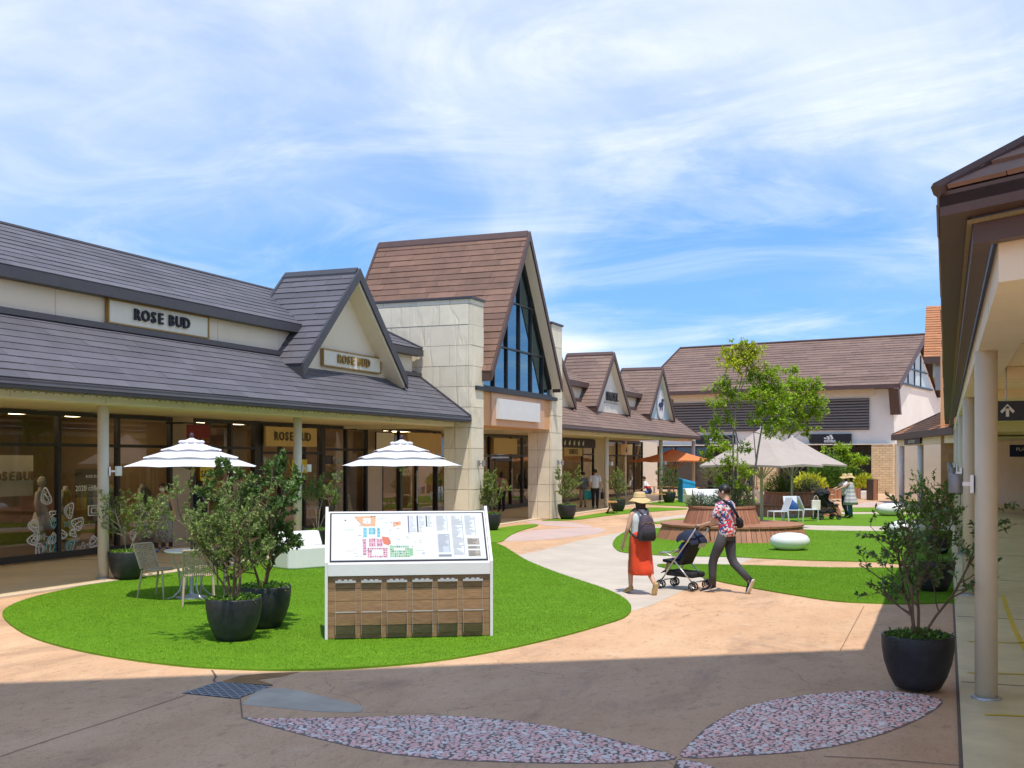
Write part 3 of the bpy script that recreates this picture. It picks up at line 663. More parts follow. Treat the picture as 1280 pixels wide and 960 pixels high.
def window(root, y0, y1, z0=.05, z1=3.18, mull=(), trans=2.45, x=XS, fr=.09, gl='shop_glass', name='window', dpth=.12):
    b = MB(); b.box(x - dpth, x, y0, y0 + fr, z0, z1); b.box(x - dpth, x, y1 - fr, y1, z0, z1)
    b.box(x - dpth + .002, x - .002, y0 + fr, y1 - fr, z1 - fr, z1 - .002); b.box(x - dpth + .002, x - .002, y0 + fr, y1 - fr, z0 + .002, z0 + fr * 1.6)
    for m in mull: b.box(x - dpth + .003, x - .003, m - fr / 2, m + fr / 2, z0 + fr * 1.6, z1 - fr)
    ed = [y0 + fr] + [e for m in mull for e in (m - fr / 2, m + fr / 2)] + [y1 - fr]
    if trans:
        for i in range(0, len(ed), 2): b.box(x - dpth + .005, x - .005, ed[i], ed[i + 1], trans, trans + .07)
    w_ = b.build(name, 'black_metal', root)
    for i in range(0, len(ed), 2):
        zs = [(z0 + fr * 1.6, z1 - fr)] if not trans else [(z0 + fr * 1.6, trans), (trans + .07, z1 - fr)]
        for za, zb in zs:
            p = MB(); p.add([(x - dpth / 2, ed[i], za), (x - dpth / 2, ed[i + 1], za), (x - dpth / 2, ed[i + 1], zb), (x - dpth / 2, ed[i], zb)], [(0, 1, 2, 3)]); p.build('pane', gl, w_)
    return w_
def yx(px, X=XS): return atX(px, X).y
def wallseg(root, y0, y1, m='wall_taupe', z0=.03, z1=3.2, x=XS, name='wall'):
    b = MB(); b.box(x - .2, x - .01, y0, y1, z0, z1); return b.build(name, m, root)
def interior(root, y0, y1, m='interior_wall', back=-22.5):
    b = MB(); b.box(back - .1, back, y0, y1, 0, 3.3); b.box(back, XS - .21, y0 - .05, y0, 0, 3.3); b.box(back, XS - .21, y1, y1 + .05, 0, 3.3); b.box(back, XS - .21, y0, y1, 3.22, 3.3, 0); b.box(back, XS - .21, y0, y1, .01, .04, 1)
    b.build('shop_interior', [m, 'interior_floor'], root)
    y = y0 + .9
    while y < y1 - .5:                                     # lit ceiling lamps of the shop
        b = MB(); b.box(XS - 1.9, XS - 1.0, y, y + .3, 3.17, 3.2); b.build("ceiling_lamp", "lamp_glow", root); y += 1.7
# ---- grey-roofed fashion shop
RB = thing('shop_building', 'long arcade shop with grey slate roof, dormer and cream walls', 'building', (-17.7, 18, 0), group=None)
rbr = Roof(RB, 'roof_slate')
arcade_building(RB, rbr, 5.0, 30.47, 'roof_slate', 'trim_slate')
gable(RB, rbr, 25.3, 7.01, 4.40, 2.67, -14.25, -16.42, -14.72, 'wall_cream', 'roof_slate', 'trim_slate', 'wall_cream', .34, 4.1)
rbr.flush()
for i, px in enumerate((129, 372)): column(RB, XC, atX(px, XC).y, 3.12, lamp=(.75, .65))
column(RB, XC, 9.6, 3.12)
# storefront
W1 = window(RB, 8.0, yx(216), mull=[11.5, 14.2, yx(75), yx(149)], trans=2.43)
wallseg(RB, 4.0, 8.0, 'wall_cream')
wallseg(RB, yx(216), yx(242))
window(RB, yx(242), yx(321), mull=[yx(262), yx(290)], trans=2.42, name='shop_window')
wallseg(RB, yx(321), yx(327), 'black_metal')
window(RB, yx(327), yx(405), mull=[yx(352), yx(382)], trans=2.3, name='shop_window')
interior(RB, 7.95, yx(216)); interior(RB, yx(242), yx(405))
b = MB(); b.box(-19.4, -19.3, 8.2, yx(62), .04, 2.9); b.build('display_partition', 'interior_wood', RB)
# ---- tall gabled hall between stone piers
TG = thing('gabled_hall', 'tall steep brown-roofed hall with triangular glass gable between stone piers', 'building', (-16, 34.5, 0))
tgr = Roof(TG, 'roof_brown')
gable(TG, tgr, 34.5, 9.61, 4.83, 3.24, -13.05, -18.6, -17.9, 'wall_cream', 'roof_brown', 'trim_brown', 'wall_white', .30, 5.2, 'hall', .262, 5)
tgr.flush()
# glazed gable
GX = -13.42; k = (9.61 - 4.83) / 3.24; za = 9.61 - .36; zb = 4.38; hw = (za - zb) / k
b = MB(); tri = [(34.5 - hw, zb), (34.5 + hw, zb), (34.5, za)]
def bar(p, q, wd=.07, d=.10, b=None):
    p = Vector((GX, *p)); q = Vector((GX, *q)); t = (q - p); b.obox((p + q) / 2, (t.length, wd, d), t, Vector((1, 0, 0)).cross(t))
for i in range(3): bar(tri[i], tri[(i + 1) % 3], .08, .12, b)
b.box(GX - .1, GX + .12, 34.5 - hw - .45, 34.5 + hw + .25, zb - .14, zb - .02)
gw = b.build('gable_window', 'black_metal', TG)
cols_ = [-2.2, -1.1, 0, 1.12, 2.25]; rows_ = [5.72, 7.25]
for c in cols_:
    zt = za - abs(c) * k
    if zt > zb + .2: b = MB(); b.box(GX - .04, GX + .05, 34.5 + c - .025, 34.5 + c + .025, zb, zt - .05); b.build('mullion', 'black_metal', gw)
for r_ in rows_:
    h_ = (za - r_) / k; b = MB(); b.box(GX - .035, GX + .045, 34.5 - h_ + .05, 34.5 + h_ - .05, r_ - .025, r_ + .025); b.build('transom', 'black_metal', gw)
def clip(poly, f):
    out = []
    for i in range(len(poly)):
        p, q = poly[i], poly[(i + 1) % len(poly)]; a, c = f(p), f(q)
        if a >= 0: out.append(p)
        if a * c < 0: t = a / (a - c); out.append((p[0] + (q[0] - p[0]) * t, p[1] + (q[1] - p[1]) * t))
    return out
ce = [-9] + cols_ + [9]; re_ = [0] + rows_ + [20]
rgp = random.Random(8)
for i in range(len(ce) - 1):
    for j in range(len(re_) - 1):
        P = clip(clip(clip(clip(tri, lambda p: p[0] - 34.5 - ce[i]), lambda p: ce[i + 1] - p[0] + 34.5), lambda p: p[1] - re_[j]), lambda p: re_[j + 1] - p[1])
        if len(P) > 2:
            sx, sz_ = rgp.uniform(-.004, .004), rgp.uniform(-.004, .004)
            b = MB(); b.add([(GX - .02 + sx * (y - 34.5) + sz_ * (z - 6), y, z) for y, z in P], [tuple(range(len(P)))]); b.build('pane', 'gable_glass', gw)
# slatted blinds behind the glass
b = MB()
for i in range(26):
    z = 4.5 + i * .145; h_ = (za - z) / k - .15
    if h_ > .1: b.box(GX - .55, GX - .42, 34.5 - h_, 34.5 + h_, z, z + .05)
b.build('blinds', 'metal_grey', TG)
b = MB(); b.box(GX - 1.5, GX - 1.45, 31.5, 37.5, 4.4, 6.4); b.build('attic_wall', 'dark_shop', TG)
# orange fascia over the entrance
b = MB(); b.box(-14.6, GX - .02, 31.42, 37.6, 3.2, zb - .14); b.build('fascia_wall', 'orange_wall', TG)
b = MB(); b.box(GX - .02, GX + .03, 32.1, 36.9, 3.205, zb - .145); b.build('fascia_panel', 'pink_wall', TG)
b = MB(); b.box(XS - .1, -14.6, 30.47, 39.4, 3.21, 3.3); b.build('entrance_ceiling', 'ceiling_cream', TG)
for ya, yb in ((30.6, 31.38), (37.7, 38.75)): 
    b = MB(); b.box(-18, -14.4, ya, yb, 3.31, 6.7); b.build('pier_core', 'wall_cream', TG)
def stone_pier(y0, y1, ztop, long_to=-18.2, cut=3.36):
    pr = []
    b = MB(); b.box(-14.25, -13.42, y0 + .06, y1 - .06, 0, cut + .02); b.box(long_to, -13.42, y0 + .06, y1 - .06, cut + .02, ztop - .02); core = b.build('stone_pier', 'brick_joint', TG)
    b = MB(); b.box(long_to - .05, -13.32, y0 - .05, y1 + .05, ztop, ztop + .07); b.build('coping', 'trim_slate', core)
    rg = random.Random(int(y0 * 10)); z = .02; row = 0
    while z < ztop - .1:
        h = min(.615, ztop - z); gp_ = .012
        x0 = -14.27 if z + h < cut + .3 else long_to
        # front face (+X) one block wide, side faces in lengths
        def blk(xa, xb, ya, yb):
            m = MB(); m.box(xa, xb, ya, yb, z + gp_ / 2, z + h - gp_ / 2); o = m.build('stone_block', 'stone_cream', core)
        d = rg.uniform(-.006, .006)
        blk(-13.44, -13.36 + d, y0 + gp_ / 2, y1 - gp_ / 2)
        for (ya, yb) in ((y0 + d, y0 + .08), (y1 - .08, y1 - d)):
            x = -13.44 - gp_; first = (.35, .95, .62)[row % 3] if x0 < -15 else .45
            while x > x0 + .05:
                L = first or (1.12 if row % 2 else 1.3); first = None; e = max(x - L, x0)
                if e - x0 < .2: e = x0
                blk(e + gp_, x, ya, yb); x = e
        z += h; row += 1
    return core
p1 = stone_pier(30.47, 31.40, 6.93); p2 = stone_pier(37.58, 38.72, 6.98)
for yy in (30.95, 38.2):
    b = MB(); b.box(-13.36, -13.30, yy - .04, yy + .04, 1.95, 2.12); b.obox((-13.25, yy, 2.03), (.12, .03, .03)); b.lathe([(.05, -.09), (.05, .09)], 12, (-13.17, yy, 2.03)); b.build('wall_lamp', 'lamp_grey', TG)
# shop fronts behind the hall
yA = yx(405)
window(TG, yA, yx(460), mull=[yx(434)], trans=2.42, name='shop_window'); wallseg(TG, yx(460), yx(478)); window(TG, yx(478), yx(563), mull=[yx(500), yx(522), yx(545)], trans=2.2, name='shop_window', fr=.07)
wallseg(TG, yx(563), yx(600), 'wall_taupe'); window(TG, yx(600), yx(669), mull=[yx(613), yx(640), yx(654)], trans=2.25, name='shop_window', fr=.10); wallseg(TG, yx(669), yx(700))
interior(TG, yA, yx(460)); interior(TG, yx(478), yx(563)); interior(TG, yx(600), yx(669), 'interior_wall')
for i, (ya, yb) in enumerate(((yx(500), yx(522)), (yx(545), yx(560)), (yx(618), yx(640)))):
    b = MB(); x = XS + .03; b.box(x - .05, x, ya + .02, ya + .12, .06, 2.18); b.box(x - .05, x, yb - .12, yb - .02, .06, 2.18); b.box(x - .049, x - .001, ya + .12, yb - .12, 2.06, 2.18); b.box(x - .049, x - .001, ya + .12, yb - .12, .06, .2)
    dr_ = b.build('door', 'black_metal', TG); b = MB(); b.tube([(x + .05, yb - .2, .6), (x + .05, yb - .2, 1.75)], .018, 8); b.box(x, x + .05, yb - .21, yb - .19, .7, .73); b.box(x, x + .05, yb - .21, yb - .19, 1.6, 1.63); b.build('handle', 'metal_silver', dr_)
# ---- brown-roofed row with two white dormers
SN = thing('shop_building', 'brown-roofed arcade row with white and pale blue dormers beyond the stone piers', 'building', (-17.7, 50, 0))
snr = Roof(SN, 'roof_brown_pale')
arcade_building(SN, snr, 38.74, 62.7, 'roof_brown_pale', 'trim_brown', seed=9)
for yc, fm in ((40.3, 'wall_cream'), (48.4, 'wall_white'), (57.4, 'sign_blue')):
    gable(SN, snr, yc, 6.90, 4.40, 2.62, -14.25, -16.42, -14.50, fm, 'roof_brown_pale', 'trim_brown', 'wall_white', .25, 4.0, seed=int(yc))
snr.flush()
for px in (758, 826): column(SN, XC, atX(px, XC).y, 3.12, lamp=(.75, .65))
column(SN, -13.65, 62.1, 3.12)
SNY = [yx(p) for p in (700, 729, 743, 757, 772, 794, 808, 822)]
window(SN, SNY[0], SNY[2], mull=[SNY[1]], trans=2.35, name='shop_window'); wallseg(SN, SNY[2], SNY[3], 'wall_cream'); window(SN, SNY[3], SNY[6] - .8, mull=[SNY[4], SNY[5]], trans=2.3, name='shop_window'); wallseg(SN, SNY[6] - .8, SNY[7], 'wall_cream')
interior(SN, SNY[0], SNY[2]); interior(SN, SNY[3], SNY[6] - .8)
b = MB(); b.box(XS - .01, XS + .06, SNY[0], SNY[2], 2.72, 3.14); b.build('fascia_board', 'sign_black', SN)
b = MB(); b.box(-22, XS, 62.5, 62.7, 0, 3.2); b.box(-15.3, -15.15, 62.2, 62.35, 4.6, 5.3); b.build('end_wall', 'wall_cream', SN)

# ================================================================ FAR STORE (ridge turned about ten degrees)
C0 = atd(1117, 70.0); UA = R(79.2); Uv = Vector((-math.sin(UA), math.cos(UA), 0)); Nb = Vector((math.cos(UA), math.sin(UA), 0)) * 1.0   # Nb: away from us
Nb = Vector((.187, .982, 0)).normalized(); Uv = Vector((-Nb.y, Nb.x, 0))
def fp(t, n, z=0): q = C0 + Uv * t + Nb * n; return Vector((q.x, q.y, z))
AD = thing('store_building', 'far two-storey sports store with brown hip roof and dark louvre band', 'building', (C0.x, C0.y, 0))
def fbox(b, t0, t1, n0, n1, z0, z1, mi=None):
    b.hexa([fp(t0, n0, z0), fp(t0, n1, z0), fp(t1, n1, z0), fp(t1, n0, z0), fp(t0, n0, z1), fp(t0, n1, z1), fp(t1, n1, z1), fp(t1, n0, z1)], mi)
b = MB(); fbox(b, 0, 16.7, 0.02, 24, 3.05, 6.55); fbox(b, 16.7, 28, .02, 8, 3.05, 3.9); b.extr([fp(0, .02, 6.55), fp(0, 12.6, 6.55), fp(0, 6.3, 10.0)], Uv * .25); b.build('upper_wall', 'wall_white', AD)
b = MB(); fbox(b, 1.2, 16.8, -.06, .02, 6.1, 6.72); b.build('eave_wall', 'beam_cream', AD)
lv = MB(); fbox(lv, 1.5, 16.4, -.03, .01, 4.0, 6.0); lb = lv.build('louvre_frame', 'dark_shop', AD)
for i in range(11):
    z = 4.04 + i * .18; b = MB()
    b.hexa([fp(1.5, -.16, z), fp(1.5, -.04, z + .09), fp(16.4, -.04, z + .09), fp(16.4, -.16, z), fp(1.5, -.16, z + .09), fp(1.5, -.04, z + .16), fp(16.4, -.04, z + .16), fp(16.4, -.16, z + .09)]); b.build('louvre_slat', 'louvre', lb)
adr = Roof(AD, 'roof_brown_pale')
b = MB(); te, tl = -.55, 17.2; ne = -1.0; ez, rz_ = 6.75, 10.45
A_, B_, C_, D_ = fp(te, ne, ez), fp(17.2, ne, ez), fp(tl, 6.3, rz_), fp(te, 6.3, rz_); E_, F_ = fp(te, 13.6, ez), fp(17.2, 13.6, ez)
dn = Vector((0, 0, -.16))
for q in ([A_, B_, C_, D_], [D_, C_, F_, E_], [B_, F_, C_]): b.extr(q[::-1], dn)
sl = 12; hb = MB()
rp = b.build('roof', 'trim_brown', AD)
b = MB(); 
for p, q in ((A_, D_), (D_, E_)): b.extr([p + Vector((0, 0, .06)), q + Vector((0, 0, .06)), q + Vector((0, 0, -.34)), p + Vector((0, 0, -.34))], Uv * -.08)
b.extr([A_ + Vector((0, 0, .02)), B_ + Vector((0, 0, .02)), B_ + Vector((0, 0, -.24)), A_ + Vector((0, 0, -.24))], Nb * -.1); b.tube([D_ + Vector((0, 0, .05)), C_ + Vector((0, 0, .05)), B_ + Vector((0, 0, .05))], .09, 6)
b.build('roof_trim', 'trim_brown', rp)
Vs = (D_ - A_); sl = Vs.length
adr.face(rp, B_, -Uv, Vs.normalized(), [(0, 0), (17.2 - te, 0), (17.2 - te, sl), (0, sl)], .42, 1.6, .035, 4)
for off_ in (1.05,):
    b = MB(); q0 = A_ + Vs.normalized() * off_ + Vector((0, 0, .12)); b.tube([q0 + Uv * .2, q0 + Uv * 17], .03, 6); b.build('snow_rail', 'trim_brown', rp)
adr.flush()
# glazed right gable and rake bracket
b = MB(); gt = -.06; gl = [(4.0, 7.15), (8.6, 7.15), (6.3, 8.55)]; gl = [(2.0, 7.0), (10.6, 7.0), (6.3, 9.55)]
b.add([fp(gt, n, z) for n, z in gl], [(0, 1, 2)]); gg = b.build('gable_glazing', 'sign_blue', AD)
b = MB()
for n in (3.4, 5.2, 7.0): zt = 7 + (min(n - 2, 10.6 - n)) * 2.55 / 4.3; fbox(b, gt - .08, gt - .02, n - .05, n + .05, 7.0, zt)
fbox(b, gt - .081, gt - .021, 2, 10.6, 6.92, 7.04); fbox(b, gt - .079, gt - .022, 3.6, 9, 8.0, 8.09); b.build('glazing_bar', 'black_metal', gg)
b = MB(); q = fp(-.45, -.5, 6.55); b.hexa([fp(-.5, -.95, 6.5), fp(-.5, -.55, 6.5), fp(.1, -.55, 6.5), fp(.1, -.95, 6.5), fp(-.5, -.4, 4.9), fp(-.5, 0, 4.9), fp(.1, 0, 4.9), fp(.1, -.4, 4.9)]); b.build('bracket', 'trim_brown', AD)
# ground storey: brick piers and dark glazing
def fpier(t0, t1, proud=.25):
    b = MB(); fbox(b, t0, t1, -proud, .6, 0, 3.05); c = b.build('brick_pier', 'brick_joint', AD)
    mb = MB(); z = .02; r_ = 0
    while z < 3.0:
        x = t0 + (.0 if r_ % 2 else -.2)
        while x < t1:
            a, e = max(x, t0), min(x + .4, t1)
            if e - a > .05: fbox(mb, a + .008, e - .008, -proud - .02, -proud, z + .008, z + .135)
            x += .4
        n_ = -proud + (0 if r_ % 2 else -.2)
        while t0 < .1 and n_ < .6:
            a, e = max(n_, -proud), min(n_ + .4, .6)
            if e - a > .05: fbox(mb, t0 - .02, t0, a + .008, e - .008, z + .008, z + .135)
            n_ += .4
        z += .145; r_ += 1
    tag(mb.build('brick', 'brick_beige', c), kind='stuff')
for t in ((0, 1.3), (7.47, 9.0), (16.5, 18.0)): fpier(*t)
b = MB(); fbox(b, 0.0, 26, .6, .7, 0, 3.05); b.build('shop_glazing', 'sign_black', AD)
for ta, tb_ in ((1.3, 7.47), (9.0, 16.5)):
    n_ = 5; dt = (tb_ - ta) / n_
    for i in range(n_):
        b = MB(); p = [fp(ta + i * dt + .05, .45, .1), fp(ta + (i + 1) * dt - .05, .45, .1), fp(ta + (i + 1) * dt - .05, .45, 2.95), fp(ta + i * dt + .05, .45, 2.95)]; b.add(p, [(0, 1, 2, 3)]); b.build('pane', 'shop_glass', AD)
        b = MB(); fbox(b, ta + i * dt - .04, ta + i * dt + .04, .38, .5, 0, 3.05); b.build('window_post', 'black_metal', AD)
b = MB(); fbox(b, 0, .2, .6, 12.6, 0, 3.05); b.build('side_wall', 'brick_beige', AD)
b = MB(); fbox(b, -.03, 28, -.3, .02, 3.05, 3.10); b.build('string_course', 'wall_cream', AD)

# ================================================================ SMALL ORANGE-ROOFED PAVILION AND GABLE AT THE END OF THE RIGHT ARCADE
P1 = Vector((-.42, 46.5, 0)); P2 = Vector((-2.95, 59.3, 0)); tdir = (P2 - P1).normalized(); inn = Vector((tdir.y, -tdir.x, 0))
PV = thing('pavilion', 'low orange-tiled corner pavilion with white columns beside the sports store', 'building', (P1.x, P1.y, 0))
def pv(t, n, z=0): q = P1 + tdir * t + inn * n; return Vector((q.x, q.y, z))
TL = (P2 - P1).length
b = MB(); dn = Vector((0, 0, -.18))
b.extr([pv(-2, 0, 3.34), pv(-2, 6, 6.35), pv(TL - 4.2, 6, 6.35), pv(TL, 0, 3.34)], dn); b.extr([pv(TL, 0, 3.34), pv(TL - 4.2, 6, 6.35), pv(TL, 9, 3.34)], dn)
for a, c in ((pv(-2, -.06, 3.36), pv(TL, -.06, 3.36)),): b.extr([a, c, c + Vector((0, 0, -.28)), a + Vector((0, 0, -.28))], inn * .1)
b.extr([pv(TL, 0, 3.36), pv(TL, 7, 3.36), pv(TL, 7, 3.08), pv(TL, 0, 3.08)], tdir * .1)
b.tube([pv(TL, 0, 3.38), pv(TL - 4.2, 6, 6.38)], .04, 6)
pr_ = b.build('roof', 'trim_brown', PV); b = MB(); b.extr([pv(-2, .03, 3.345), pv(-2, 6, 6.345), pv(TL - 4.2, 6, 6.345), pv(TL - .05, .03, 3.345)], (0, 0, .012)); b.build('underlay', 'roof_orange', pr_)
pvr = Roof(PV, 'roof_orange'); Vv = Vector((inn.x * 6, inn.y * 6, 3.01)); sl = Vv.length
pvr.face(pr_, pv(TL, 0, 3.34), -tdir, Vv.normalized(), [(0, 0), (TL + 2, 0), (TL + 2, sl), (4.2, sl)], .26, 1.0, .03, 6); pvr.flush()
b = MB(); b.extr([pv(-1, .18, 3.08), pv(TL - .25, .18, 3.08), pv(TL - .25, .18, 2.78), pv(-1, .18, 2.78)], inn * .25); b.build('beam', 'beam_cream', PV)
b = MB(); b.extr([pv(-1, .4, 2.95), pv(TL - .3, .4, 2.95), pv(TL - .3, 8, 2.95), pv(-1, 8, 2.95)], (0, 0, .06)); b.build('ceiling', 'ceiling_cream', PV)
b = MB(); b.extr([pv(-1, 4.4, 0), pv(TL + 4, 4.4, 0), pv(TL + 4, 4.4, 3.0), pv(-1, 4.4, 3.0)], inn * .2); b.build('back_wall', 'wall_taupe', PV)
b = MB(); b.extr([pv(TL + 3, 0.6, 0), pv(TL + 3, 5, 0), pv(TL + 3, 5, 2.95), pv(TL + 3, .6, 2.95)], tdir * .2); b.build('end_wall', 'wall_taupe', PV)
column(PV, pv(TL - 1.0, .3).x, pv(TL - 1.0, .3).y, 2.78, .13, m='white_paint'); column(PV, pv(TL - 6.2, .3).x, pv(TL - 6.2, .3).y, 2.78, .13, m='white_paint')
# orange gable behind it
OG = thing('gabled_roof_block', 'tall orange-tiled gable with brick pier rising over the right arcade', 'building', (-.6, 50, 0))
ogr = Roof(OG, 'roof_orange'); gx = -1.22
b = MB(); b.extr([(gx, 49.2, 6.35), (gx, 53.6, 9.0), (gx, 53.6, 8.8), (gx, 49.2, 6.15)], (9, 0, 0)); b.extr([(gx, 53.6, 9.0), (gx, 58.0, 6.35), (gx, 58.0, 6.15), (gx, 53.6, 8.8)], (9, 0, 0)); b.box(gx, 8, 49.12, 49.2, 6.08, 6.36)
op_ = b.build('roof', 'trim_brown', OG); sl = math.hypot(4.4, 2.65)
ogr.face(op_, (gx, 49.2, 6.35), (1, 0, 0), (0, 4.4 / sl, 2.65 / sl), [(0, 0), (8, 0), (8, sl), (0, sl)], .24, 1.1, .03, 7); ogr.flush()
b = MB(); b.box(gx + .35, 8, 49.6, 57.6, 5.55, 6.3); b.extr([(gx + .35, 49.8, 6.3), (gx + .35, 57.4, 6.3), (gx + .35, 53.6, 8.6)], (.1, 0, 0)); b.build('upper_wall', 'wall_white', OG)
b = MB(); b.box(gx + .45, 6, 49.5, 49.6, 5.0, 6.0); b.build('vent_panel', 'metal_grey', OG)
b = MB(); b.box(-.55, -.02, 47.4, 48.2, 3.05, 6.4); b.build('pier_top', 'orange_wall', OG)
b = MB(); b.box(-.52, .0, 47.42, 48.18, 0, 3.05); bp_ = b.build('brick_pier', 'brick_joint', OG)
bs = MB().box(0, .25, -.02, 0, 0, .3).mesh('block', 'brick_orange')
for i in range(9):
    for j in range(2):
        o = bpy.data.objects.new('block', bs); col.objects.link(o); o.parent = bp_; o.location = (-.515 + j * .257 + .6, 47.42 - 50, .02 + i * .335); o.scale = (1.01, 1, 1.08)
bs2 = MB().box(-.02, 0, 0, .37, 0, .325).mesh('block', 'brick_orange')
for i in range(9):
    for j in range(2):
        o = bpy.data.objects.new('block', bs2); col.objects.link(o); o.parent = bp_; o.location = (-.52 + .6, 47.43 + j * .38 - 50, .02 + i * .335)

# ================================================================ RIGHT ARCADE
RA = thing('arcade_building', 'right-hand arcade with white columns and deep brown eaves', 'building', (1.5, 24, 0))
Ec = Vector((-.08, 6.5, 0)); Ed = Vector((.81, -.58, 0)).normalized(); Ef = Vector((-.10 - .0068 * 41, 46.3, 0)); E2 = Ec + Ed * 7
def sweep(path, prof, name, m, parent):
    """profile (inward offset, z) carried along the plan path with mitred corners; inward = right of travel"""
    b = MB(); n = len(prof); vs = []
    for i, p in enumerate(path):
        ts = []
        if i > 0: ts.append((path[i] - path[i - 1]).normalized())
        if i < len(path) - 1: ts.append((path[i + 1] - path[i]).normalized())
        nr = sum((Vector((-t.y, t.x, 0)) for t in ts), Vector()); nr.normalize(); nr /= max(.2, nr.dot(Vector((-ts[0].y, ts[0].x, 0))))
        vs += [p + nr * -o_ + Vector((0, 0, z)) for o_, z in prof]
    fs = [(i * n + j, i * n + (j + 1) % n, (i + 1) * n + (j + 1) % n, (i + 1) * n + j) for i in range(len(path) - 1) for j in range(n)]
    fs += [tuple(range(n)), tuple((len(path) - 1) * n + j for j in range(n - 1, -1, -1))]
    b.add(vs, fs); return b.build(name, m, parent)
path = [E2, Ec, Ef]
sweep(path, [(0, 3.49), (0, 3.60), (.12, 3.60), (.16, 3.49)], 'gutter', 'trim_brown', RA)
sweep(path, [(.17, 3.345), (.17, 3.46), (.30, 3.48), (.26, 3.345)], 'eave_board', 'trim_brown', RA)
sweep(path, [(.14, 3.455), (.14, 3.475), (.165, 3.475), (.165, 3.455)], 'rope_light', 'rope_light', RA)
sweep(path, [(.30, 3.14), (.30, 3.38), (.62, 3.38), (.62, 3.14)], 'eave_beam', 'beam_cream', RA)
# hip roof
hipd = (Vector((0, 1, 0)) + Ed).normalized(); sl_ = .60
inl = Vector((1, 0, 0)); ine = Vector((-Ed.y, Ed.x, 0));
run = 4.6; Hp = Ec + hipd * (run / max(.1, hipd.dot(inl))); rzz = 3.62 + run * sl_
b = MB(); Hq = Vector((Ef.x + run, 46.3, 0)); E2i = E2 + ine * run
up3 = lambda p, z: Vector((p.x, p.y, z))
b.extr([up3(Ec, 3.62), up3(Hp, rzz), up3(Hq, rzz), up3(Ef, 3.62)], (0, 0, -.08)); b.extr([up3(E2, 3.62), up3(E2i, rzz), up3(Hp, rzz), up3(Ec, 3.62)], (0, 0, -.08))
b.tube([up3(Ec, 3.63) - hipd * .02, up3(Hp, rzz + .02)], .045, 6)
rr_ = b.build('roof', 'trim_brown', RA)
rar = Roof(RA, 'roof_brown')
Ve = Vector((ine.x, ine.y, sl_)); le = (Vector((ine.x, ine.y, sl_)) * run).length; hx = (Hp - Ec).dot(Ed)
rar.face(rr_, up3(Ec, 3.63), Ed, Ve.normalized(), [(0, 0), (7, 0), (7, le), (hx, le)], .26, 1.0, .025, 3)
Yd = (Ef - Ec).normalized(); inl2 = Vector((Yd.y, -Yd.x, 0)); Vl = Vector((inl2.x, inl2.y, sl_)); hy = (Hp - Ec).dot(Yd); LL = (Ef - Ec).length
rar.face(rr_, up3(Ef, 3.63), -Yd, Vl.normalized(), [(0, 0), (LL, 0), (LL - hy, le), (0, le)], .26, 1.0, .025, 4)
rar.flush()
mat('column_right', (.70, .60, .44), .5, .05, 2)
ys = [10.9, 19.07, 27.06, 35.0, 43.0, 3.4]
for y in ys: column(RA, arcx(y), y, 3.11, .096, lamp=(-1, .15) if y > 5 else None, m='column_right')
cl = [Vector((.45, 6.0, 0)), Vector((5.0, 2.9, 0)), Vector((5.0, 66, 0)), Vector((0.0, 66, 0)), Vector((.0, 46.3, 0))]
b = MB(); b.prism([(p.x, p.y) for p in cl], 3.20, 3.28); b.build('arcade_ceiling', 'ceiling_cream', RA)
for i in range(14):
    y = 8.2 + i * 2.7; b = MB(); x0 = -.08 - .0068 * (y - 6.5); b.box(x0 + .297, x0 + .3, y, y + .012, 3.14, 3.38); b.box(x0 + .62, 2.9, y, y + .01, 3.196, 3.2); b.build('panel_joint', 'wall_taupe', RA)
for i in range(8):
    y = 9.5 + i * 4.1; b = MB(); b.lathe([(.09, 0), (.10, .02), (.085, .025)], 16, (1.5, y, 3.172)); b.build('downlight', 'white_plastic', RA)
for y in (8.4, 13.6, 18, 22.5, 28, 34, 40, 46, 52, 58):
    b = MB(); b.box(arcx(y) + .3, 2.9, y, y + .18, 3.06, 3.2); b.build('ceiling_beam', 'ceiling_cream', RA)
b = MB(); b.box(2.95, 3.15, 6, 62, .03, 3.2); b.build('shop_wall', 'wall_cream', RA)
for i in range(6):
    y = 44 + i * 3.0
    b = MB(); b.box(2.88, 2.95, y, y + 2.7, .05, 2.6); wn_ = b.build('shopfront', 'sign_black', RA)
    for j in range(4): b = MB(); b.box(2.82, 2.9, y + j * .85, y + j * .85 + .1, .05, 2.6); b.build('mullion', 'black_metal' if j % 2 else 'metal_grey', wn_)
b = MB(); b.box(-.3, 5, 66, 66.2, 0, 3.3); b.build('end_wall', 'wall_cream', RA)

# ================================================================ ADDED CANOPY OVER THE VIEWPOINT (never in view, shaped to shade the front paving)
HZ = 16.0
S1 = Vector((-8.5, 8.2)); S2 = Vector((-.7, 13.4)); dS = (S2 - S1).normalized(); sh = Vector((SUN.x, SUN.y)) / SUN.z * HZ
a_ = S1 - dS * 9 + sh; c_ = S2 + dS * 2.2 + sh; nb = Vector((dS.y, -dS.x))
EC = thing('added_shade_canopy', 'added unseen slab on posts, shaped to shade the front paving', 'canopy', (0, -6, 0))
b = MB(); b.prism([a_, c_, c_ + nb * 6.2, a_ + nb * 6.2], HZ, HZ + .35); b.build('canopy_roof', 'beam_cream', EC)
for p in (a_ + nb * 5.9 + dS * 1, c_ + nb * 5.9 - dS * 1): b = MB(); b.tube([(p.x, p.y, 0), (p.x, p.y, HZ)], .2, 12); b.build('post', 'column_paint', EC)
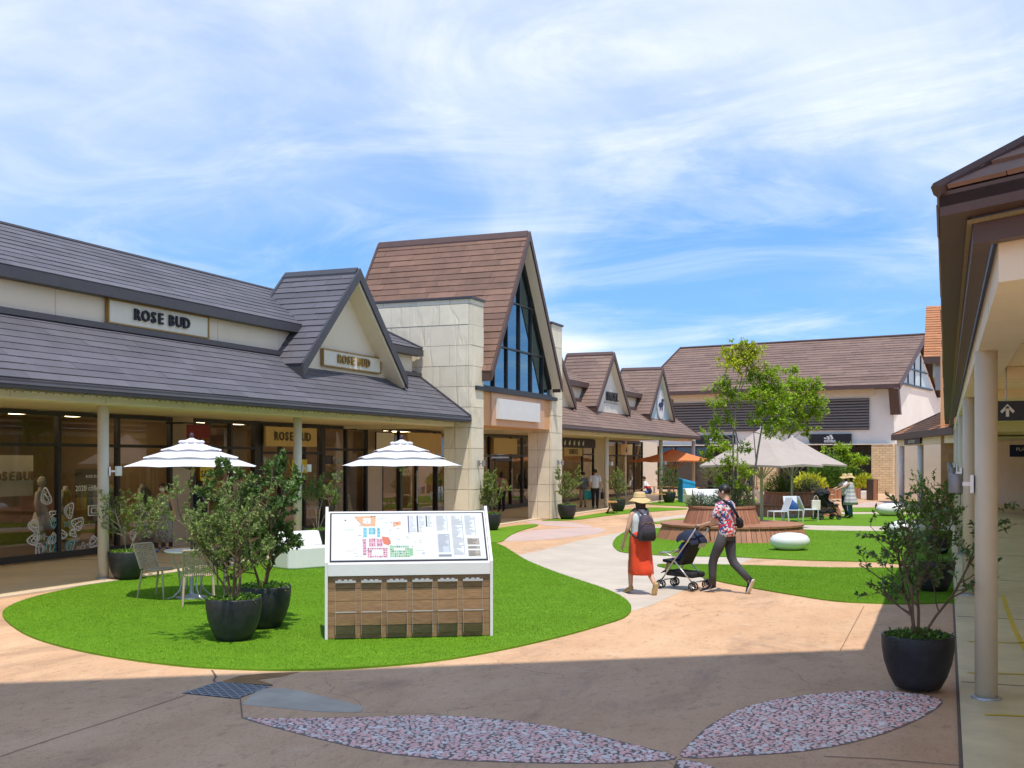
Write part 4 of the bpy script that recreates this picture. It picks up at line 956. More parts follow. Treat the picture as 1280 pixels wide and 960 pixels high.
# ================================================================ SIGNS
def wall_sign(label, X, y0, y1, z0, z1, panel, frame, body=None, size=.2, lm='sign_black', name='shop_sign', depth=.04, fw=.03, th=.06, dy=0, bold=.006):
    t = thing(name, label, 'sign', (X, (y0 + y1) / 2, z0))
    b = MB(); b.box(X + .005, X + th, y0, y1, z0, z1); b.build('panel', panel, t)
    if frame:
        b = MB(); b.box(X, X + th + .02, y0 - fw, y0, z0 - fw, z1 + fw); b.box(X, X + th + .02, y1, y1 + fw, z0 - fw, z1 + fw); b.box(X + .001, X + th + .019, y0, y1, z1, z1 + fw); b.box(X + .001, X + th + .019, y0, y1, z0 - fw, z0); b.build('frame', frame, t)
    if body: letters(body, size, lm, t, (X + th + depth / 2 + .012, (y0 + y1) / 2 + dy, (z0 + z1) / 2), depth=depth, bold=bold)
    return t
xw = -15.15
wall_sign('long cream ROSE BUD sign with gold frame on the upper wall', xw + .02, atX(132, xw).y, atX(256, xw).y, 4.80, 5.22, 'sign_cream', 'gold', 'ROSE BUD', .31, 'map_dark')
xg = -14.72
t_ = wall_sign('cream ROSE BUD sign with gold frame on the grey dormer gable', xg + .02, atX(401, xg).y, atX(472, xg).y, 4.52, 4.90, 'sign_cream', 'gold', 'ROSE BUD', .30, 'gold')
# shop-front boards
xs = XS + .02
wall_sign('yellow ochre ROSE BUD board over the grey-roofed shop door', xs + .06, yx(327), yx(391), 2.52, 3.06, 'sign_gold', None, 'ROSE BUD', .34, 'print_dark', depth=.015)
t_ = thing('banner', 'dark red hanging banner with small gold lettering beside the shop window', 'banner', (xs + .5, yx(233, xs + .5), 2.3))
b = MB(); yb0, yb1 = yx(233, xs + .5), yx(261, xs + .5); b.box(xs + .5, xs + .53, yb0, yb1, 2.2, 3.0); b.build('cloth', 'sign_red', t_); b = MB(); b.tube([(xs + .515, yb0 - .15, 3.03), (xs + .515, yb1 + .05, 3.03)], .02, 8); b.tube([(xs, yb0 - .12, 3.03), (xs + .515, yb0 - .12, 3.03)], .02, 8); b.build('rail', 'black_metal', t_)
letters('ROSE BUD', .15, 'gold', t_, (xs + .54, (yb0 + yb1) / 2, 2.62), depth=.006, bold=.002)
t_ = wall_sign('cream panel with gold ROSEBUD letters inside the shop window', -19.28, atX(-22, -19.28).y, atX(39, -19.28).y, 1.35, 2.25, 'sign_cream', None, None)
letters('ROSEBUD', .28, 'gold', t_, (-19.20, (atX(-22, -19.28).y + atX(39, -19.28).y) / 2 + .05, 1.78), depth=.04)
t_ = thing('sale_poster', 'yellow SALE poster in the shop window behind the umbrella', 'poster', (xs, yx(257), 1.3)); b = MB(); b.box(xs, xs + .01, yx(249), yx(266), 1.35, 2.2); b.build('paper', 'sale_yellow', t_)
for i in range(3): text('SALE', .24, 'print_dark', t_, (xs + .015, yx(257.5), 2.05 - i * .27), depth=.004, bold=.004, name='lettering')
t_ = thing('sale_poster', 'blank yellow poster in the shop window behind the column', 'poster', (xs, yx(378), 1.8)); b = MB(); b.box(xs, xs + .01, yx(364), yx(383), 1.75, 2.15); b.build('paper', 'sale_yellow', t_)
wall_sign('plain pale hanging panel beside the hall shop door', xs + .3, yx(469, xs + .3), yx(492, xs + .3), 2.35, 3.02, 'sign_cream', 'black_metal', th=.03, fw=.02)
wall_sign('plain cream board above the shop door under the second white umbrella', xs + .05, yx(506), yx(548), 2.32, 3.08, 'sign_gold', None)
wall_sign('plain cream board over the glazed hall entrance', xs + .05, yx(614), yx(643), 2.36, 3.02, 'sign_gold', None)
wall_sign('blank white sign on the orange fascia', GX + .03, 32.45, 36.15, 3.42, 4.06, 'white_paint', None, th=.12)
t_ = wall_sign('cream SNIDEL board under the brown-roofed arcade', xs + .07, SNY[0] + .2, SNY[1] - .6, 2.30, 2.70, 'sign_gold', None); text('SNIDEL', .36, 'print_dark', t_, (xs + .145, (SNY[0] + SNY[1]) / 2 - .2, 2.5), depth=.01, sx=1.25, name='lettering')
t_ = wall_sign('cream board with a small leaf emblem by the seated man', xs + .07, SNY[4] + .1, SNY[5] - 1.2, 2.38, 3.0, 'sign_gold', None); yc = (SNY[4] + SNY[5]) / 2 - .6
b = MB(); b.ell((xs + .14, yc, 2.62), (.01, .16, .1)); b.ell((xs + .14, yc + .1, 2.74), (.01, .08, .08)); b.build('emblem', 'print_dark', t_)
t_ = thing('hanging_sign', 'white bird-shaped motifs on the black board under the brown-roofed arcade', 'sign', (xs + .07, SNY[0], 2.9))
for i in range(5): b = MB(); yc = SNY[0] + .5 + i * .72; b.ell((xs + .06, yc, 2.92), (.008, .14, .1), 8, 6); b.ell((xs + .06, yc + .08, 3.03), (.008, .06, .06), 8, 6); b.build('motif', 'print_white', t_)
xn = -14.50
t_ = thing('dormer_sign', 'bold black SNIDEL lettering on the white dormer', 'sign', (xn, 48.4, 4.9)); yc = atX(764, xn).y
letters('SNIDEL', .52, 'sign_black', t_, (xn + .06, yc, 4.95), depth=.06, bold=.014, pitch=.70)
b = MB(); b.box(xn, xn + .03, yc - 1.1, yc + 1.1, 4.66, 4.70); b.build('underline', 'metal_grey', t_)
t_ = thing('dormer_sign', 'round white emblem with dark blue animal on the pale blue dormer', 'sign', (xn, 57.4, 5)); yc = 57.75
b = MB(); b.loft([(xn + .005, 0, 0, .001, .001), ], 4, False) if False else None
b.extr([(xn + .01, yc + .70 * math.cos(q * math.pi / 12), 5.02 + .78 * math.sin(q * math.pi / 12)) for q in range(24)], (.07, 0, 0)); b.build('disc', 'white_paint', t_)
b = MB(); b.extr([(xn + .08, yc + x, 5.0 + z) for x, z in ((-.6, -.05), (-.35, .1), (.0, .12), (.1, .3), (.4, .34), (.62, .22), (.35, .18), (.5, .05), (.3, -.1), (.32, -.3), (.16, -.3), (.1, -.12), (-.1, -.12), (-.16, -.3), (-.3, -.3), (-.3, -.12))], (.02, 0, 0)); b.build('emblem', 'sign_navy', t_)
# sports store boards
def store_board(label, t0, t1):
    o = thing('shop_sign', label, 'sign', fp(t1, -.1, 3.2)); b = MB(); fbox(b, t0, t1, -.16, -.02, 3.18, 3.75); b.build('panel', 'sign_black', o)
    tm = (t0 + t1) / 2; rt = -Uv
    text('adidas', .30, 'print_white', o, fp(tm, -.175, 3.31), right=rt, depth=.02, bold=.008, name='lettering')
    for i, (h_, x) in enumerate(((.10, .24), (.19, .02), (.28, -.2))):
        b = MB(); q = fp(tm, -.17, 3.42) + Uv * (x); b.extr([q + Uv * .10, q - Uv * .06, q - Uv * .06 + Uv * h_ * .5 + Vector((0, 0, h_)), q + Uv * .10 + Uv * h_ * .5 + Vector((0, 0, h_))], Nb * -.02); b.build('stripe', 'print_white', o)
store_board('black adidas sign board over the dark store entrance', 2.6, 5.3)
store_board('black adidas sign board behind the tree and taupe umbrella', 10.4, 13.2)
t_ = thing('shop_sign', 'small black EATERY sign on the orange-tiled pavilion beam', 'sign', pv(TL - 7.0, .1, 2.8)); q0, q1 = pv(TL - 3.2, .12), pv(TL - 7.4, .12)
b = MB(); b.extr([Vector((q0.x, q0.y, 2.82)), Vector((q1.x, q1.y, 2.82)), Vector((q1.x, q1.y, 3.07)), Vector((q0.x, q0.y, 3.07))], inn * -.05); b.build('panel', 'sign_black', t_)
qm = (q0 + q1) / 2 - inn * .056; text('EATERY', .2, 'print_white', t_, (qm.x, qm.y, 2.94), right=-tdir, depth=.004, sx=2.6, name='lettering')
# hanging direction signs in the right arcade
def hang_sign(label, d, px0, wdt, y0, y1, m, cat='sign'):
    q = atd(px0, d); z0 = CAMH + (HY - y1) / FPX * d; z1 = CAMH + (HY - y0) / FPX * d
    o = thing('hanging_sign', label, cat, (q.x, q.y, z0)); b = MB(); b.box(q.x, q.x + wdt, q.y, q.y + .06, z0, z1); b.build('panel', m, o)
    b = MB(); [b.tube([(q.x + x, q.y + .03, z1), (q.x + x, q.y + .03, 3.2)], .008, 6) for x in (.1, wdt - .1)]; b.build('hanger', 'metal_grey', o); return o, q, z0, z1
o, q, z0, z1 = hang_sign('black hanging direction sign with white arrow and question mark', 12.6, 1246, 1.7, 501.5, 526, 'sign_black')
zc_ = (z0 + z1) / 2; ax = q.x + .11
b = MB(); b.box(ax - .016, ax + .016, q.y - .006, q.y, zc_ - .065, zc_ + .05); b.extr([(ax - .075, q.y - .006, zc_ - .005), (ax - .055, q.y - .006, zc_ - .027), (ax, q.y - .006, zc_ + .033), (ax + .055, q.y - .006, zc_ - .027), (ax + .075, q.y - .006, zc_ - .005), (ax, q.y - .006, zc_ + .077)], (0, .005, 0)); b.build('arrow', 'sign_cream', o)
text('?', .21, 'sign_cream', o, (q.x + .325, q.y - .005, zc_ + .02), right=(1, 0, 0), depth=.004, bold=.006, name='lettering'); text('EAST', .045, 'sign_cream', o, (q.x + .33, q.y - .005, zc_ - .085), right=(1, 0, 0), depth=.004, name='lettering')
o, q, z0, z1 = hang_sign('dark blue PLAZA sign hanging far along the right arcade', 48, 1262, 1.3, 556, 571, 'sign_navy'); text('PLAZA', .2, 'print_white', o, (q.x + .55, q.y - .005, (z0 + z1) / 2 + .06), right=(1, 0, 0), depth=.004, bold=.004, name='lettering')
o, q, z0, z1 = hang_sign('smaller dark blue PLAZA sign hanging beyond the first', 54, 1254, 1.1, 559, 573, 'sign_navy'); text('PLAZA', .14, 'print_white', o, (q.x + .28, q.y - .005, (z0 + z1) / 2), right=(1, 0, 0), depth=.004, name='lettering')
o, q, z0, z1 = hang_sign('small black hanging sign at the far end of the right arcade', 60, 1246, 1.0, 555, 563, 'sign_black')
# window decals on the big shop window
rgd = random.Random(5)
def decal(px, py, s, kind, m='print_white', rot=0):
    X = XS + .004 - .06; p = atX(px, X, py); n = 26; s *= .85; b = MB()
    def pt(a, k):
        if kind == 'drop': r = 1.0; x = math.cos(a) * .62 * k; z = math.sin(a) * (.62 if a < math.pi else .9 + .9 * max(0, -math.sin(a)) ** 3) * k; x += .25 * (max(0, -math.sin(a)) ** 2)
        elif kind == 'flower': rr = .6 + .25 * math.cos(5 * a); x, z = rr * math.cos(a) * k, rr * math.sin(a) * k
        else: e = .28; x, z = [max(-.62, min(.62, 1.0 * f(a))) * k for f in (math.cos, math.sin)]
        x *= 1.75
        return (x * math.cos(rot) - z * math.sin(rot)) * s, (x * math.sin(rot) + z * math.cos(rot)) * s
    for k0, k1 in (((1, .84), (.5, .36)) if kind != 'box' else ((1, .82), (.55, .38))):
        A = [pt(2 * math.pi * i / n, k0) for i in range(n)]; B = [pt(2 * math.pi * i / n, k1) for i in range(n)]
        b.add([(X, p.y + x * 1.0, p.z + z) for x, z in A + B], [(i, (i + 1) % n, n + (i + 1) % n, n + i) for i in range(n)])
    if kind == 'drop':
        for i in range(0, n, 2):
            x, z = pt(2 * math.pi * i / n, .68); b.obox((X, p.y + x * 1.0, p.z + z), (.004, .02, .02))
    b.build('decal', m, W1)
for i, (px, py, s, k_, r_) in enumerate([(41, 655, .16, 'drop', .3), (54, 671, .10, 'flower', 0), (66, 655, .12, 'drop', 2), (70, 645, .14, 'drop', 4), (45, 672, .12, 'drop', 2.5), (68, 672, .13, 'drop', 5), (85, 641, .17, 'drop', 2.2), (85, 655, .12, 'flower', 0), (100, 655, .18, 'drop', 4.2), (80, 670, .12, 'drop', 3.5), (90, 665, .11, 'drop', .6), (96, 674, .07, 'flower', 0), (86, 685, .15, 'drop', 2.0), (103, 684, .15, 'flower', .3), (115, 677, .16, 'drop', 1.1), (44, 674, .15, 'drop', 4.5), (51, 686, .18, 'drop', 5.6), (66, 680, .22, 'drop', 5.3), (58, 625, .18, 'drop', 3), (165, 670, .14, 'drop', 2), (185, 668, .13, 'flower', 0), (198, 672, .12, 'drop', 1)]): decal(px, py, s, k_, 'print_teal' if i % 5 == 2 else 'print_white', r_)
decal(118, 638, .22, 'box')
p_ = atX(113, XS, 615); b = MB(); b.add([(XS - .055, atX(96, XS).y, 1.32), (XS - .055, atX(133, XS).y, 1.32), (XS - .055, atX(133, XS).y, 1.95), (XS - .055, atX(96, XS).y, 1.95)], [(0, 1, 2, 3)]); glass('frosted', (.45, .50, .48), .6, 1.5, .12); b.build('notice_film', 'frosted', W1)
text('2020 collection', .17, 'print_white', W1, (XS - .045, atX(118, XS).y, 1.52), depth=.003, name='lettering'); text('ROSE BUD', .09, 'print_white', W1, (XS - .045, atX(118, XS).y, 1.78), depth=.003, name='lettering')

# ================================================================ DIRECTORY BOARD
Lb, Rb = gp(406, 802), gp(616, 797); dv = (Rb - Lb); WB = dv.length; ang = math.atan2(dv.y, dv.x)
DB = thing('directory_board', 'white framed mall map board on wooden plank base standing on the lawn', 'map board', ((Lb.x + Rb.x) / 2, (Lb.y + Rb.y) / 2, .02), ang)
h2 = WB / 2; KZ, TZ_, BK = .90, 1.50, .56   # kink height, top height, set-back (local: x right, y back, z up)
for s in (-1, 1):
    b = MB(); x0 = s * h2 - (.035 if s > 0 else 0); b.extr([(x0, -.02, 0), (x0, -.02, KZ + .02), (x0, BK + .02, TZ_ + .06), (x0, BK + .10, TZ_ + .03), (x0, BK + .10, TZ_ - .1), (x0, .10, KZ - .25), (x0, .10, 0)], (.035, 0, 0)); b.build('side_post', 'white_paint', DB, ab=False, bev=.004)
sv = Vector((0, BK, TZ_ - KZ)); sl = sv.length; sv.normalize(); nv_ = Vector((1, 0, 0)).cross(sv)
def pp(x, s, o=0): return Vector((x, 0, KZ)) + sv * s + nv_ * o
b = MB(); b.extr([pp(-h2 + .036, 0, -.06), pp(h2 - .036, 0, -.06), pp(h2 - .036, sl, -.06), pp(-h2 + .036, sl, -.06)], nv_ * .06); b.box(-h2 + .036, h2 - .036, -.015, .06, KZ - .145, KZ - .001); b.build('cabinet', 'white_paint', DB, ab=False, bev=.004)
b = MB(); e = .055; b.extr([pp(-h2 + e, .025, .001), pp(h2 - e, .025, .001), pp(h2 - e, sl - .03, .001), pp(-h2 + e, sl - .03, .001)], nv_ * .006); b.build('gasket', 'map_dark', DB, ab=False)
pw0, pw1, ps0, ps1 = -h2 + .075, h2 - .075, .045, sl - .05
b = MB(); b.extr([pp(pw0, ps0, .008), pp(pw1, ps0, .008), pp(pw1, ps1, .008), pp(pw0, ps1, .008)], nv_ * .004); face_ = b.build('map_sheet', 'map_paper', DB, ab=False)
def mp_(u, v): return pw0 + (pw1 - pw0) * u, ps0 + (ps1 - ps0) * (1 - v)
prn = {}
def mrect(u0, v0, u1, v1, m, lay=0):
    x0, s0 = mp_(u0, v1); x1, s1 = mp_(u1, v0); o_ = .0125 + .0006 * lay
    prn.setdefault(m, MB()).add([pp(x0, s0, o_), pp(x1, s0, o_), pp(x1, s1, o_), pp(x0, s1, o_)], [(0, 1, 2, 3)])
def mpoly(pts, m, lay=0):
    o_ = .0125 + .0006 * lay; P = [pp(*mp_(u, v), o_) for u, v in pts]; prn.setdefault(m, MB()).add(P, [tuple(range(len(P)))[::-1]])
rm = random.Random(12)
def mcells(u0, v0, u1, v1, nu, nv, m, hole=None):
    du, dv_ = (u1 - u0) / nu, (v1 - v0) / nv
    for i in range(nu):
        for j in range(nv):
            if hole and hole[0] <= i <= hole[1] and hole[2] <= j <= hole[3]: continue
            mrect(u0 + i * du + .001, v0 + j * dv_ + .003, u0 + (i + 1) * du - .001, v0 + (j + 1) * dv_ - .003, m)
            if rm.random() < .45: q = u0 + (i + rm.uniform(.2, .7)) * du; w_ = v0 + (j + rm.uniform(.2, .6)) * dv_; mrect(q, w_, q + .006, w_ + .02, 'map_dark' if rm.random() < .7 else 'map_red', 1)
mpoly([(.145, .06), (.29, .05), (.285, .28), (.20, .28)], 'map_peach'); mrect(.205, .10, .255, .22, 'map_paper', 1); mcells(.215, .12, .245, .2, 2, 2, 'map_pink')
mcells(.205, .31, .23, .52, 1, 3, 'map_blue'); mcells(.24, .31, .285, .46, 2, 2, 'map_blue'); mcells(.295, .31, .315, .52, 1, 3, 'map_blue')
mcells(.20, .55, .225, .90, 1, 6, 'map_pink'); mcells(.24, .54, .285, .72, 3, 2, 'map_pink'); mcells(.29, .55, .33, .72, 2, 2, 'map_pink'); mpoly([(.325, .50), (.37, .52), (.385, .62), (.37, .70), (.335, .66)], 'map_red')
mcells(.23, .74, .36, .95, 9, 5, 'map_pink', (2, 6, 1, 3)); mcells(.375, .70, .50, .95, 9, 5, 'map_green', (2, 6, 1, 1)); mrect(.50, .76, .525, .92, 'map_green'); mpoly([(.40, .2), (.45, .17), (.455, .25), (.40, .30)], 'map_peach'); mrect(.42, .2, .44, .235, 'map_red', 1)
mcells(.255, .05, .285, .07, 3, 1, 'map_dark'); mrect(.09, .35, .145, .36, 'map_blue'); mrect(.09, .80, .145, .81, 'map_pink'); mrect(.54, .80, .60, .81, 'map_green'); mrect(.085, .13, .095, .155, 'map_dark')
for (u, wd, v1_) in ((.50, .05, .42), (.56, .05, .42), (.62, .04, .30)):
    mrect(u, .05, u + .008, v1_, 'map_dark' if u > .5 else 'sign_navy'); v = .06
    while v < v1_: mrect(u + .012, v, u + .012 + wd * rm.uniform(.3, .9), v + .008, 'map_grey'); v += .028
for (u0, u1, v0, v1, bgm) in ((.685, .765, .05, .40, None), (.69, .77, .46, .86, 'map_lightgrey'), (.785, .865, .05, .93, None), (.875, .95, .05, .50, None), (.885, .965, .56, .70, 'map_tan'), (.885, .965, .73, .79, 'map_tan'), (.885, .965, .82, .95, 'map_tan'), (.69, .775, .90, .95, 'map_grey')):
    if bgm: mrect(u0, v0, u1, v1, bgm)
    v = v0 + .01
    while v < v1 - .02: mrect(u0 + .004, v, u0 + .004 + (u1 - u0) * rm.uniform(.3, .95), v + .009, 'map_grey' if bgm != 'map_tan' else 'map_dark', 1); mrect(u1 - .006, v, u1 - .001, v + .012, 'map_grey', 1); v += .024
for _ in range(60): u, v = rm.uniform(.13, .60), rm.uniform(.03, .95); mrect(u, v, u + rm.uniform(.006, .02), v + .008, 'map_grey' if rm.random() < .7 else 'map_dark', 1)
for m_, b_ in prn.items(): tag(b_.build('map_print', m_, face_, ab=False), kind='stuff')
pl = MB().box(-h2 + .037, h2 - .037, 0, .03, 0, .143).mesh('plank', 'wood_plank')
for i in range(5):
    o = bpy.data.objects.new('plank', pl); col.objects.link(o); o.parent = DB; o.location = (0, .015 + .002 * (i % 2), .012 + i * .148)
b = MB(); b.box(-h2 + .04, h2 - .04, .05, .06, .01, KZ - .15); b.build('back_panel', 'wood_plank', DB, ab=False)
def holder():
    r_ = MB(); r_.add([(-.12, -.05, 0), (.12, -.05, 0), (.12, -.05, .27), (-.12, -.05, .27)], [(0, 1, 2, 3)]); 
    for s in (-.12, .12): r_.add([(s, -.05, 0), (s, .008, 0), (s, .008, .27), (s, -.05, .27)], [(0, 1, 2, 3)])
    r_.add([(-.12, -.05, 0), (.12, -.05, 0), (.12, .008, 0), (-.12, .008, 0)], [(0, 1, 2, 3)])
    e_ = MB(); e_.box(-.122, .122, -.054, -.046, .266, .276); e_.box(-.122, .122, -.02, .008, .615, .64)
    for x in (-.07, .0, .06): e_.box(x - .02, x + .02, -.015, .008, .64, .655)
    for s in (-.12, .12): e_.box(s - .0015, s + .0015, .004, .008, .27, .62); e_.box(s - .0015, s + .0015, -.052, -.049, 0, .27)
    return r_.mesh('holder', 'acrylic'), e_.mesh('holder_rim', 'acrylic_edge')
hm, he = holder()
for i in range(6):
    x = -h2 + .245 + i * (WB - .49) / 5; o = bpy.data.objects.new('leaflet_holder', hm); col.objects.link(o); o.parent = DB; o.location = (x, .0, .06)
    o2 = bpy.data.objects.new('holder_rim', he); col.objects.link(o2); o2.parent = o

# ================================================================ PLANTS
def leaf(b, p, d, n, L, W):
    s = d.cross(n); s = s.normalized() if s.length > 1e-6 else d.orthogonal().normalized(); up = s.cross(d).normalized()
    m = p + d * L * .5
    b.add([p, m + s * W / 2 + up * W * .12, p + d * L - up * W * .1, m - s * W / 2 + up * W * .12], [(0, 1, 2), (0, 2, 3)])
def rv(rg, s=1.0):
    while True:
        v = Vector((rg.uniform(-1, 1), rg.uniform(-1, 1), rg.uniform(-1, 1)))
        if .05 < v.length < 1: return v.normalized() * s
def shrub(seed, stems, h, spread, L, W, per, levels=3, kids=(4, 4, 3), r0=.02, up=.25, z0=.46, lean=(0, 0), base_r=.06, clear=.15, ratio=.6):
    rg = random.Random(seed); B = MB(); F = MB()
    def grow(p, d, ln, r, lev):
        n = 4; pts = [p.copy()]
        for i in range(n):
            d = (d + rv(rg, .22) + Vector((0, 0, up * .25))).normalized(); p = p + d * ln / n; pts.append(p.copy())
        B.tube(pts, [r * (1 - .5 * i / n) for i in range(n + 1)], 6 if lev == 0 else 4, False)
        if lev >= levels - 1:
            m = int(per * rg.uniform(.7, 1.3))
            for i in range(m):
                t = rg.uniform(.12, 1.0) * n; k_ = min(int(t), n - 1); q = pts[k_].lerp(pts[k_ + 1], t - k_)
                dd = (d * .7 + rv(rg, .9)).normalized(); leaf(F, q, dd, rv(rg) + Vector((0, 0, 1.1)), L * rg.uniform(.65, 1.2), W * rg.uniform(.7, 1.15))
            return
        for k in range(kids[lev]):
            t = (clear + (1 - clear) * (k + rg.uniform(.2, .9)) / kids[lev]) * n if lev == 0 else rg.uniform(.25, 1.0) * n
            i = min(int(t), n - 1); q = pts[i].lerp(pts[i + 1], t - i)
            side = rv(rg); side = (side - d * side.dot(d)); side = side.normalized() if side.length > .01 else d.orthogonal()
            nd = (d * .55 + side * .75 * spread + Vector((0, 0, .2))).normalized(); grow(q, nd, ln * ratio * rg.uniform(.7, 1.15), r * .5, lev + 1)
    for s in range(stems):
        a = 2 * math.pi * s / stems + rg.uniform(-.4, .4); d = Vector((math.cos(a) * .32 * spread + lean[0], math.sin(a) * .32 * spread + lean[1], 1)).normalized()
        grow(Vector((math.cos(a) * base_r * .5, math.sin(a) * base_r * .5, z0)), d, h * rg.uniform(.85, 1.05), r0 * rg.uniform(.75, 1.1), 0)
    return B, F
POT = MB().lathe([(.17, 0), (.205, .01), (.262, .12), (.305, .25), (.326, .38), (.33, .485), (.326, .5), (.30, .5), (.298, .44)], 32, cap=True)
pot_mesh = POT.mesh('pot', 'pot_dark', True)
SOIL = MB().lathe([(.299, .43), (.299, .45), (.01, .46)], 24).mesh('soil', 'soil')
def ground_cover(seed, n=420):
    rg = random.Random(seed); F = MB()
    for _ in range(n):
        a = rg.uniform(0, 6.28); r = .31 * math.sqrt(rg.random()); p = Vector((math.cos(a) * r, math.sin(a) * r, .46 + rg.uniform(0, .07) * (1.2 - r * 2)))
        leaf(F, p, (Vector((math.cos(a) * r * 2, math.sin(a) * r * 2, .45)) + rv(rg, .6)).normalized(), Vector((0, 0, 1)) + rv(rg, .5), rg.uniform(.03, .055), .03)
    return F
GC = [ground_cover(i).mesh('ground_cover', 'leaf_ground') for i in range(3)]
def potted(label, p, rz, B, F, lm, sc=1.0, gc=0, bark='bark', gcm=None):
    o = thing('potted_shrub', label, 'potted plant', (p.x, p.y, .022), rz, 'dark pots with shrubs'); o.scale = (sc, sc, sc)
    for nm, me in (('pot', pot_mesh), ('soil', SOIL), ('ground_cover', gcm or GC[gc])):
        q = bpy.data.objects.new(nm, me); col.objects.link(q); q.parent = o
        if nm == 'ground_cover': q['kind'] = 'stuff'
    for nm, me in (('stems', B), ('foliage', F)):
        q = bpy.data.objects.new(nm, me); col.objects.link(q); q.parent = o
    return o
def shr(lm, bk='bark', **k):
    B, F = shrub(**k); return B.mesh('stems', bk, True), F.mesh('foliage', lm)
sA = shr('leaf_olive', 'bark', seed=11, stems=5, h=1.05, spread=.95, L=.056, W=.022, per=34, kids=(7, 6, 3), r0=.017, levels=3, clear=.25, ratio=.52)
sB = shr('leaf_dark', 'bark', seed=5, stems=3, h=1.42, spread=1.1, L=.060, W=.034, per=36, kids=(12, 6, 3), r0=.022, levels=3, clear=.12, ratio=.36)
sI = shr('leaf_dark', 'bark', seed=21, stems=4, h=1.0, spread=1.15, L=.062, W=.034, per=14, kids=(7, 4, 3), r0=.018, levels=3, clear=.2, ratio=.5, up=.3)
sJ = shr('leaf_hedge', 'bark', seed=32, stems=4, h=1.15, spread=1.0, L=.05, W=.026, per=30, kids=(6, 5, 3), r0=.016, levels=3, clear=.1, ratio=.5)
sC = shr('leaf_pale', 'bark_grey', seed=41, stems=4, h=.95, spread=1.05, L=.055, W=.022, per=20, kids=(7, 5, 3), r0=.013, levels=3, clear=.15, ratio=.52)
sD = shr('leaf_olive', 'bark_grey', seed=51, stems=4, h=1.05, spread=.8, L=.052, W=.026, per=30, kids=(6, 5, 3), r0=.014, levels=3, clear=.5, ratio=.42)
sE = shr('leaf_pale', 'bark_grey', seed=61, stems=4, h=1.0, spread=.85, L=.06, W=.03, per=32, kids=(6, 5, 3), r0=.014, levels=3, clear=.08, ratio=.48)
def pg(px, py): return gp(px, py) + Vector((FX, FY, 0)) * .2
potted('front dark pot with feathery grey-green olive shrub beside the wicker chair', pg(287, 805), .6, *sA, None, gc=0)
potted('dark pot with tall dense glossy dark green shrub behind the olive pot', pg(325, 789), 2.0, *sB, None, 1.06, gc=1)
potted('dark pot with open dark-leaved shrub on the pink pebble mosaic by the column', pg(1157, 868), 2.7, *sI, None, gc=2, gcm=ground_cover(7, 520).mesh('ground_cover', 'leaf_hedge'))
potted('dark pot with bushy green shrub standing on the lawn by the right arcade columns', pg(1173, 742), 1.0, *sJ, None, 1.0, gc=1)
potted('dark pot with dense shrub, second on the lawn along the right arcade', pg(1176, 694), 3.0, *sJ, None, .98, gc=0)
potted('dark pot with wispy pale shrub in front of the paisley window', pg(154, 727), 1.4, *sC, None, 1.0, gc=0)
potted('dark pot with slim many-stemmed shrub behind the white moulded bench', atX(397, XC + .35), .3, *sD, None, 1.0, gc=1)
potted('dark pot with pale bushy shrub in front of the glazed hall entrance', pg(613, 664), .9, *sE, None, 1.0, gc=2)
potted('dark pot with leafy shrub by the stone pier and walking couple', pg(709, 650), 2.2, *sE, None, 1.03, gc=0)
potted('dark pot with shrub by the arcade column near the seated man', pg(773, 640), 3.6, *sE, None, .98, gc=1)
potted('dark pot with upright shrub between the bench and blue box', pg(837, 629), 4.4, *sJ, None, 1.0, gc=2)
potted('dark pot with thin shrub behind the blue box and white seat', pg(893, 622), 5.0, *sC, None, 1.2, gc=2)
# crowns laid out as clumps joined to the trunk
def clump_tree(label, base, trunk, clumps, lm, seed, L=.105, W=.05, bark='bark_grey', r0=.035, name='tree', cat='tree', group=None, lm2=None):
    rg = random.Random(seed); o = thing(name, label, cat, base, 0, group); B = MB(); F = MB(); base = Vector(base)
    for path, ra in trunk: B.tube(path, [ra * (1 - .6 * i / (len(path) - 1)) for i in range(len(path))], 7, False)
    tp = [Vector(q) for path, ra in trunk for q in path[len(path) // 3:]]
    for ci, (c, r, rz_, n) in enumerate(clumps):
        c = Vector(c); q = min(tp, key=lambda v: (v - c).length + .8 * max(0, v.z - c.z + .15)); mid = q.lerp(c, .55) + Vector((0, 0, -.06))
        B.tube([q, mid, c], [.014, .010, .005], 5, False)
        nsp = max(6, n // 8)
        for s in range(nsp):
            e = c + Vector((rg.gauss(0, r * .62), rg.gauss(0, r * .62), rg.gauss(0, rz_ * .62))); m2 = c.lerp(e, .5) + Vector((0, 0, .02)); B.tube([c, m2, e], [.005, .004, .002], 3, False)
            for _ in range(22):
                p = m2.lerp(e, rg.uniform(.2, 1.1)) + rv(rg, .10 * rg.random()); d = (rv(rg) + (e - c).normalized() * .6 + Vector((0, 0, -.1))).normalized()
                leaf(F, p, d, Vector((0, 0, 1)) + rv(rg, .5), L * rg.uniform(.6, 1.2), W * rg.uniform(.7, 1.1)); F.m[-2:] = [1 if (lm2 and c.z > lm2[1] and rg.random() < .7) else 0] * 2
    B.build('trunk', bark, o, True); F.build('crown', [lm] + ([lm2[0]] if lm2 else []), o); return o
def ck(px, py, d, r, n, rz_=None): q = atd(px, d, py); return (q, r / FPX * d, (rz_ or r * .6) / FPX * d, n)
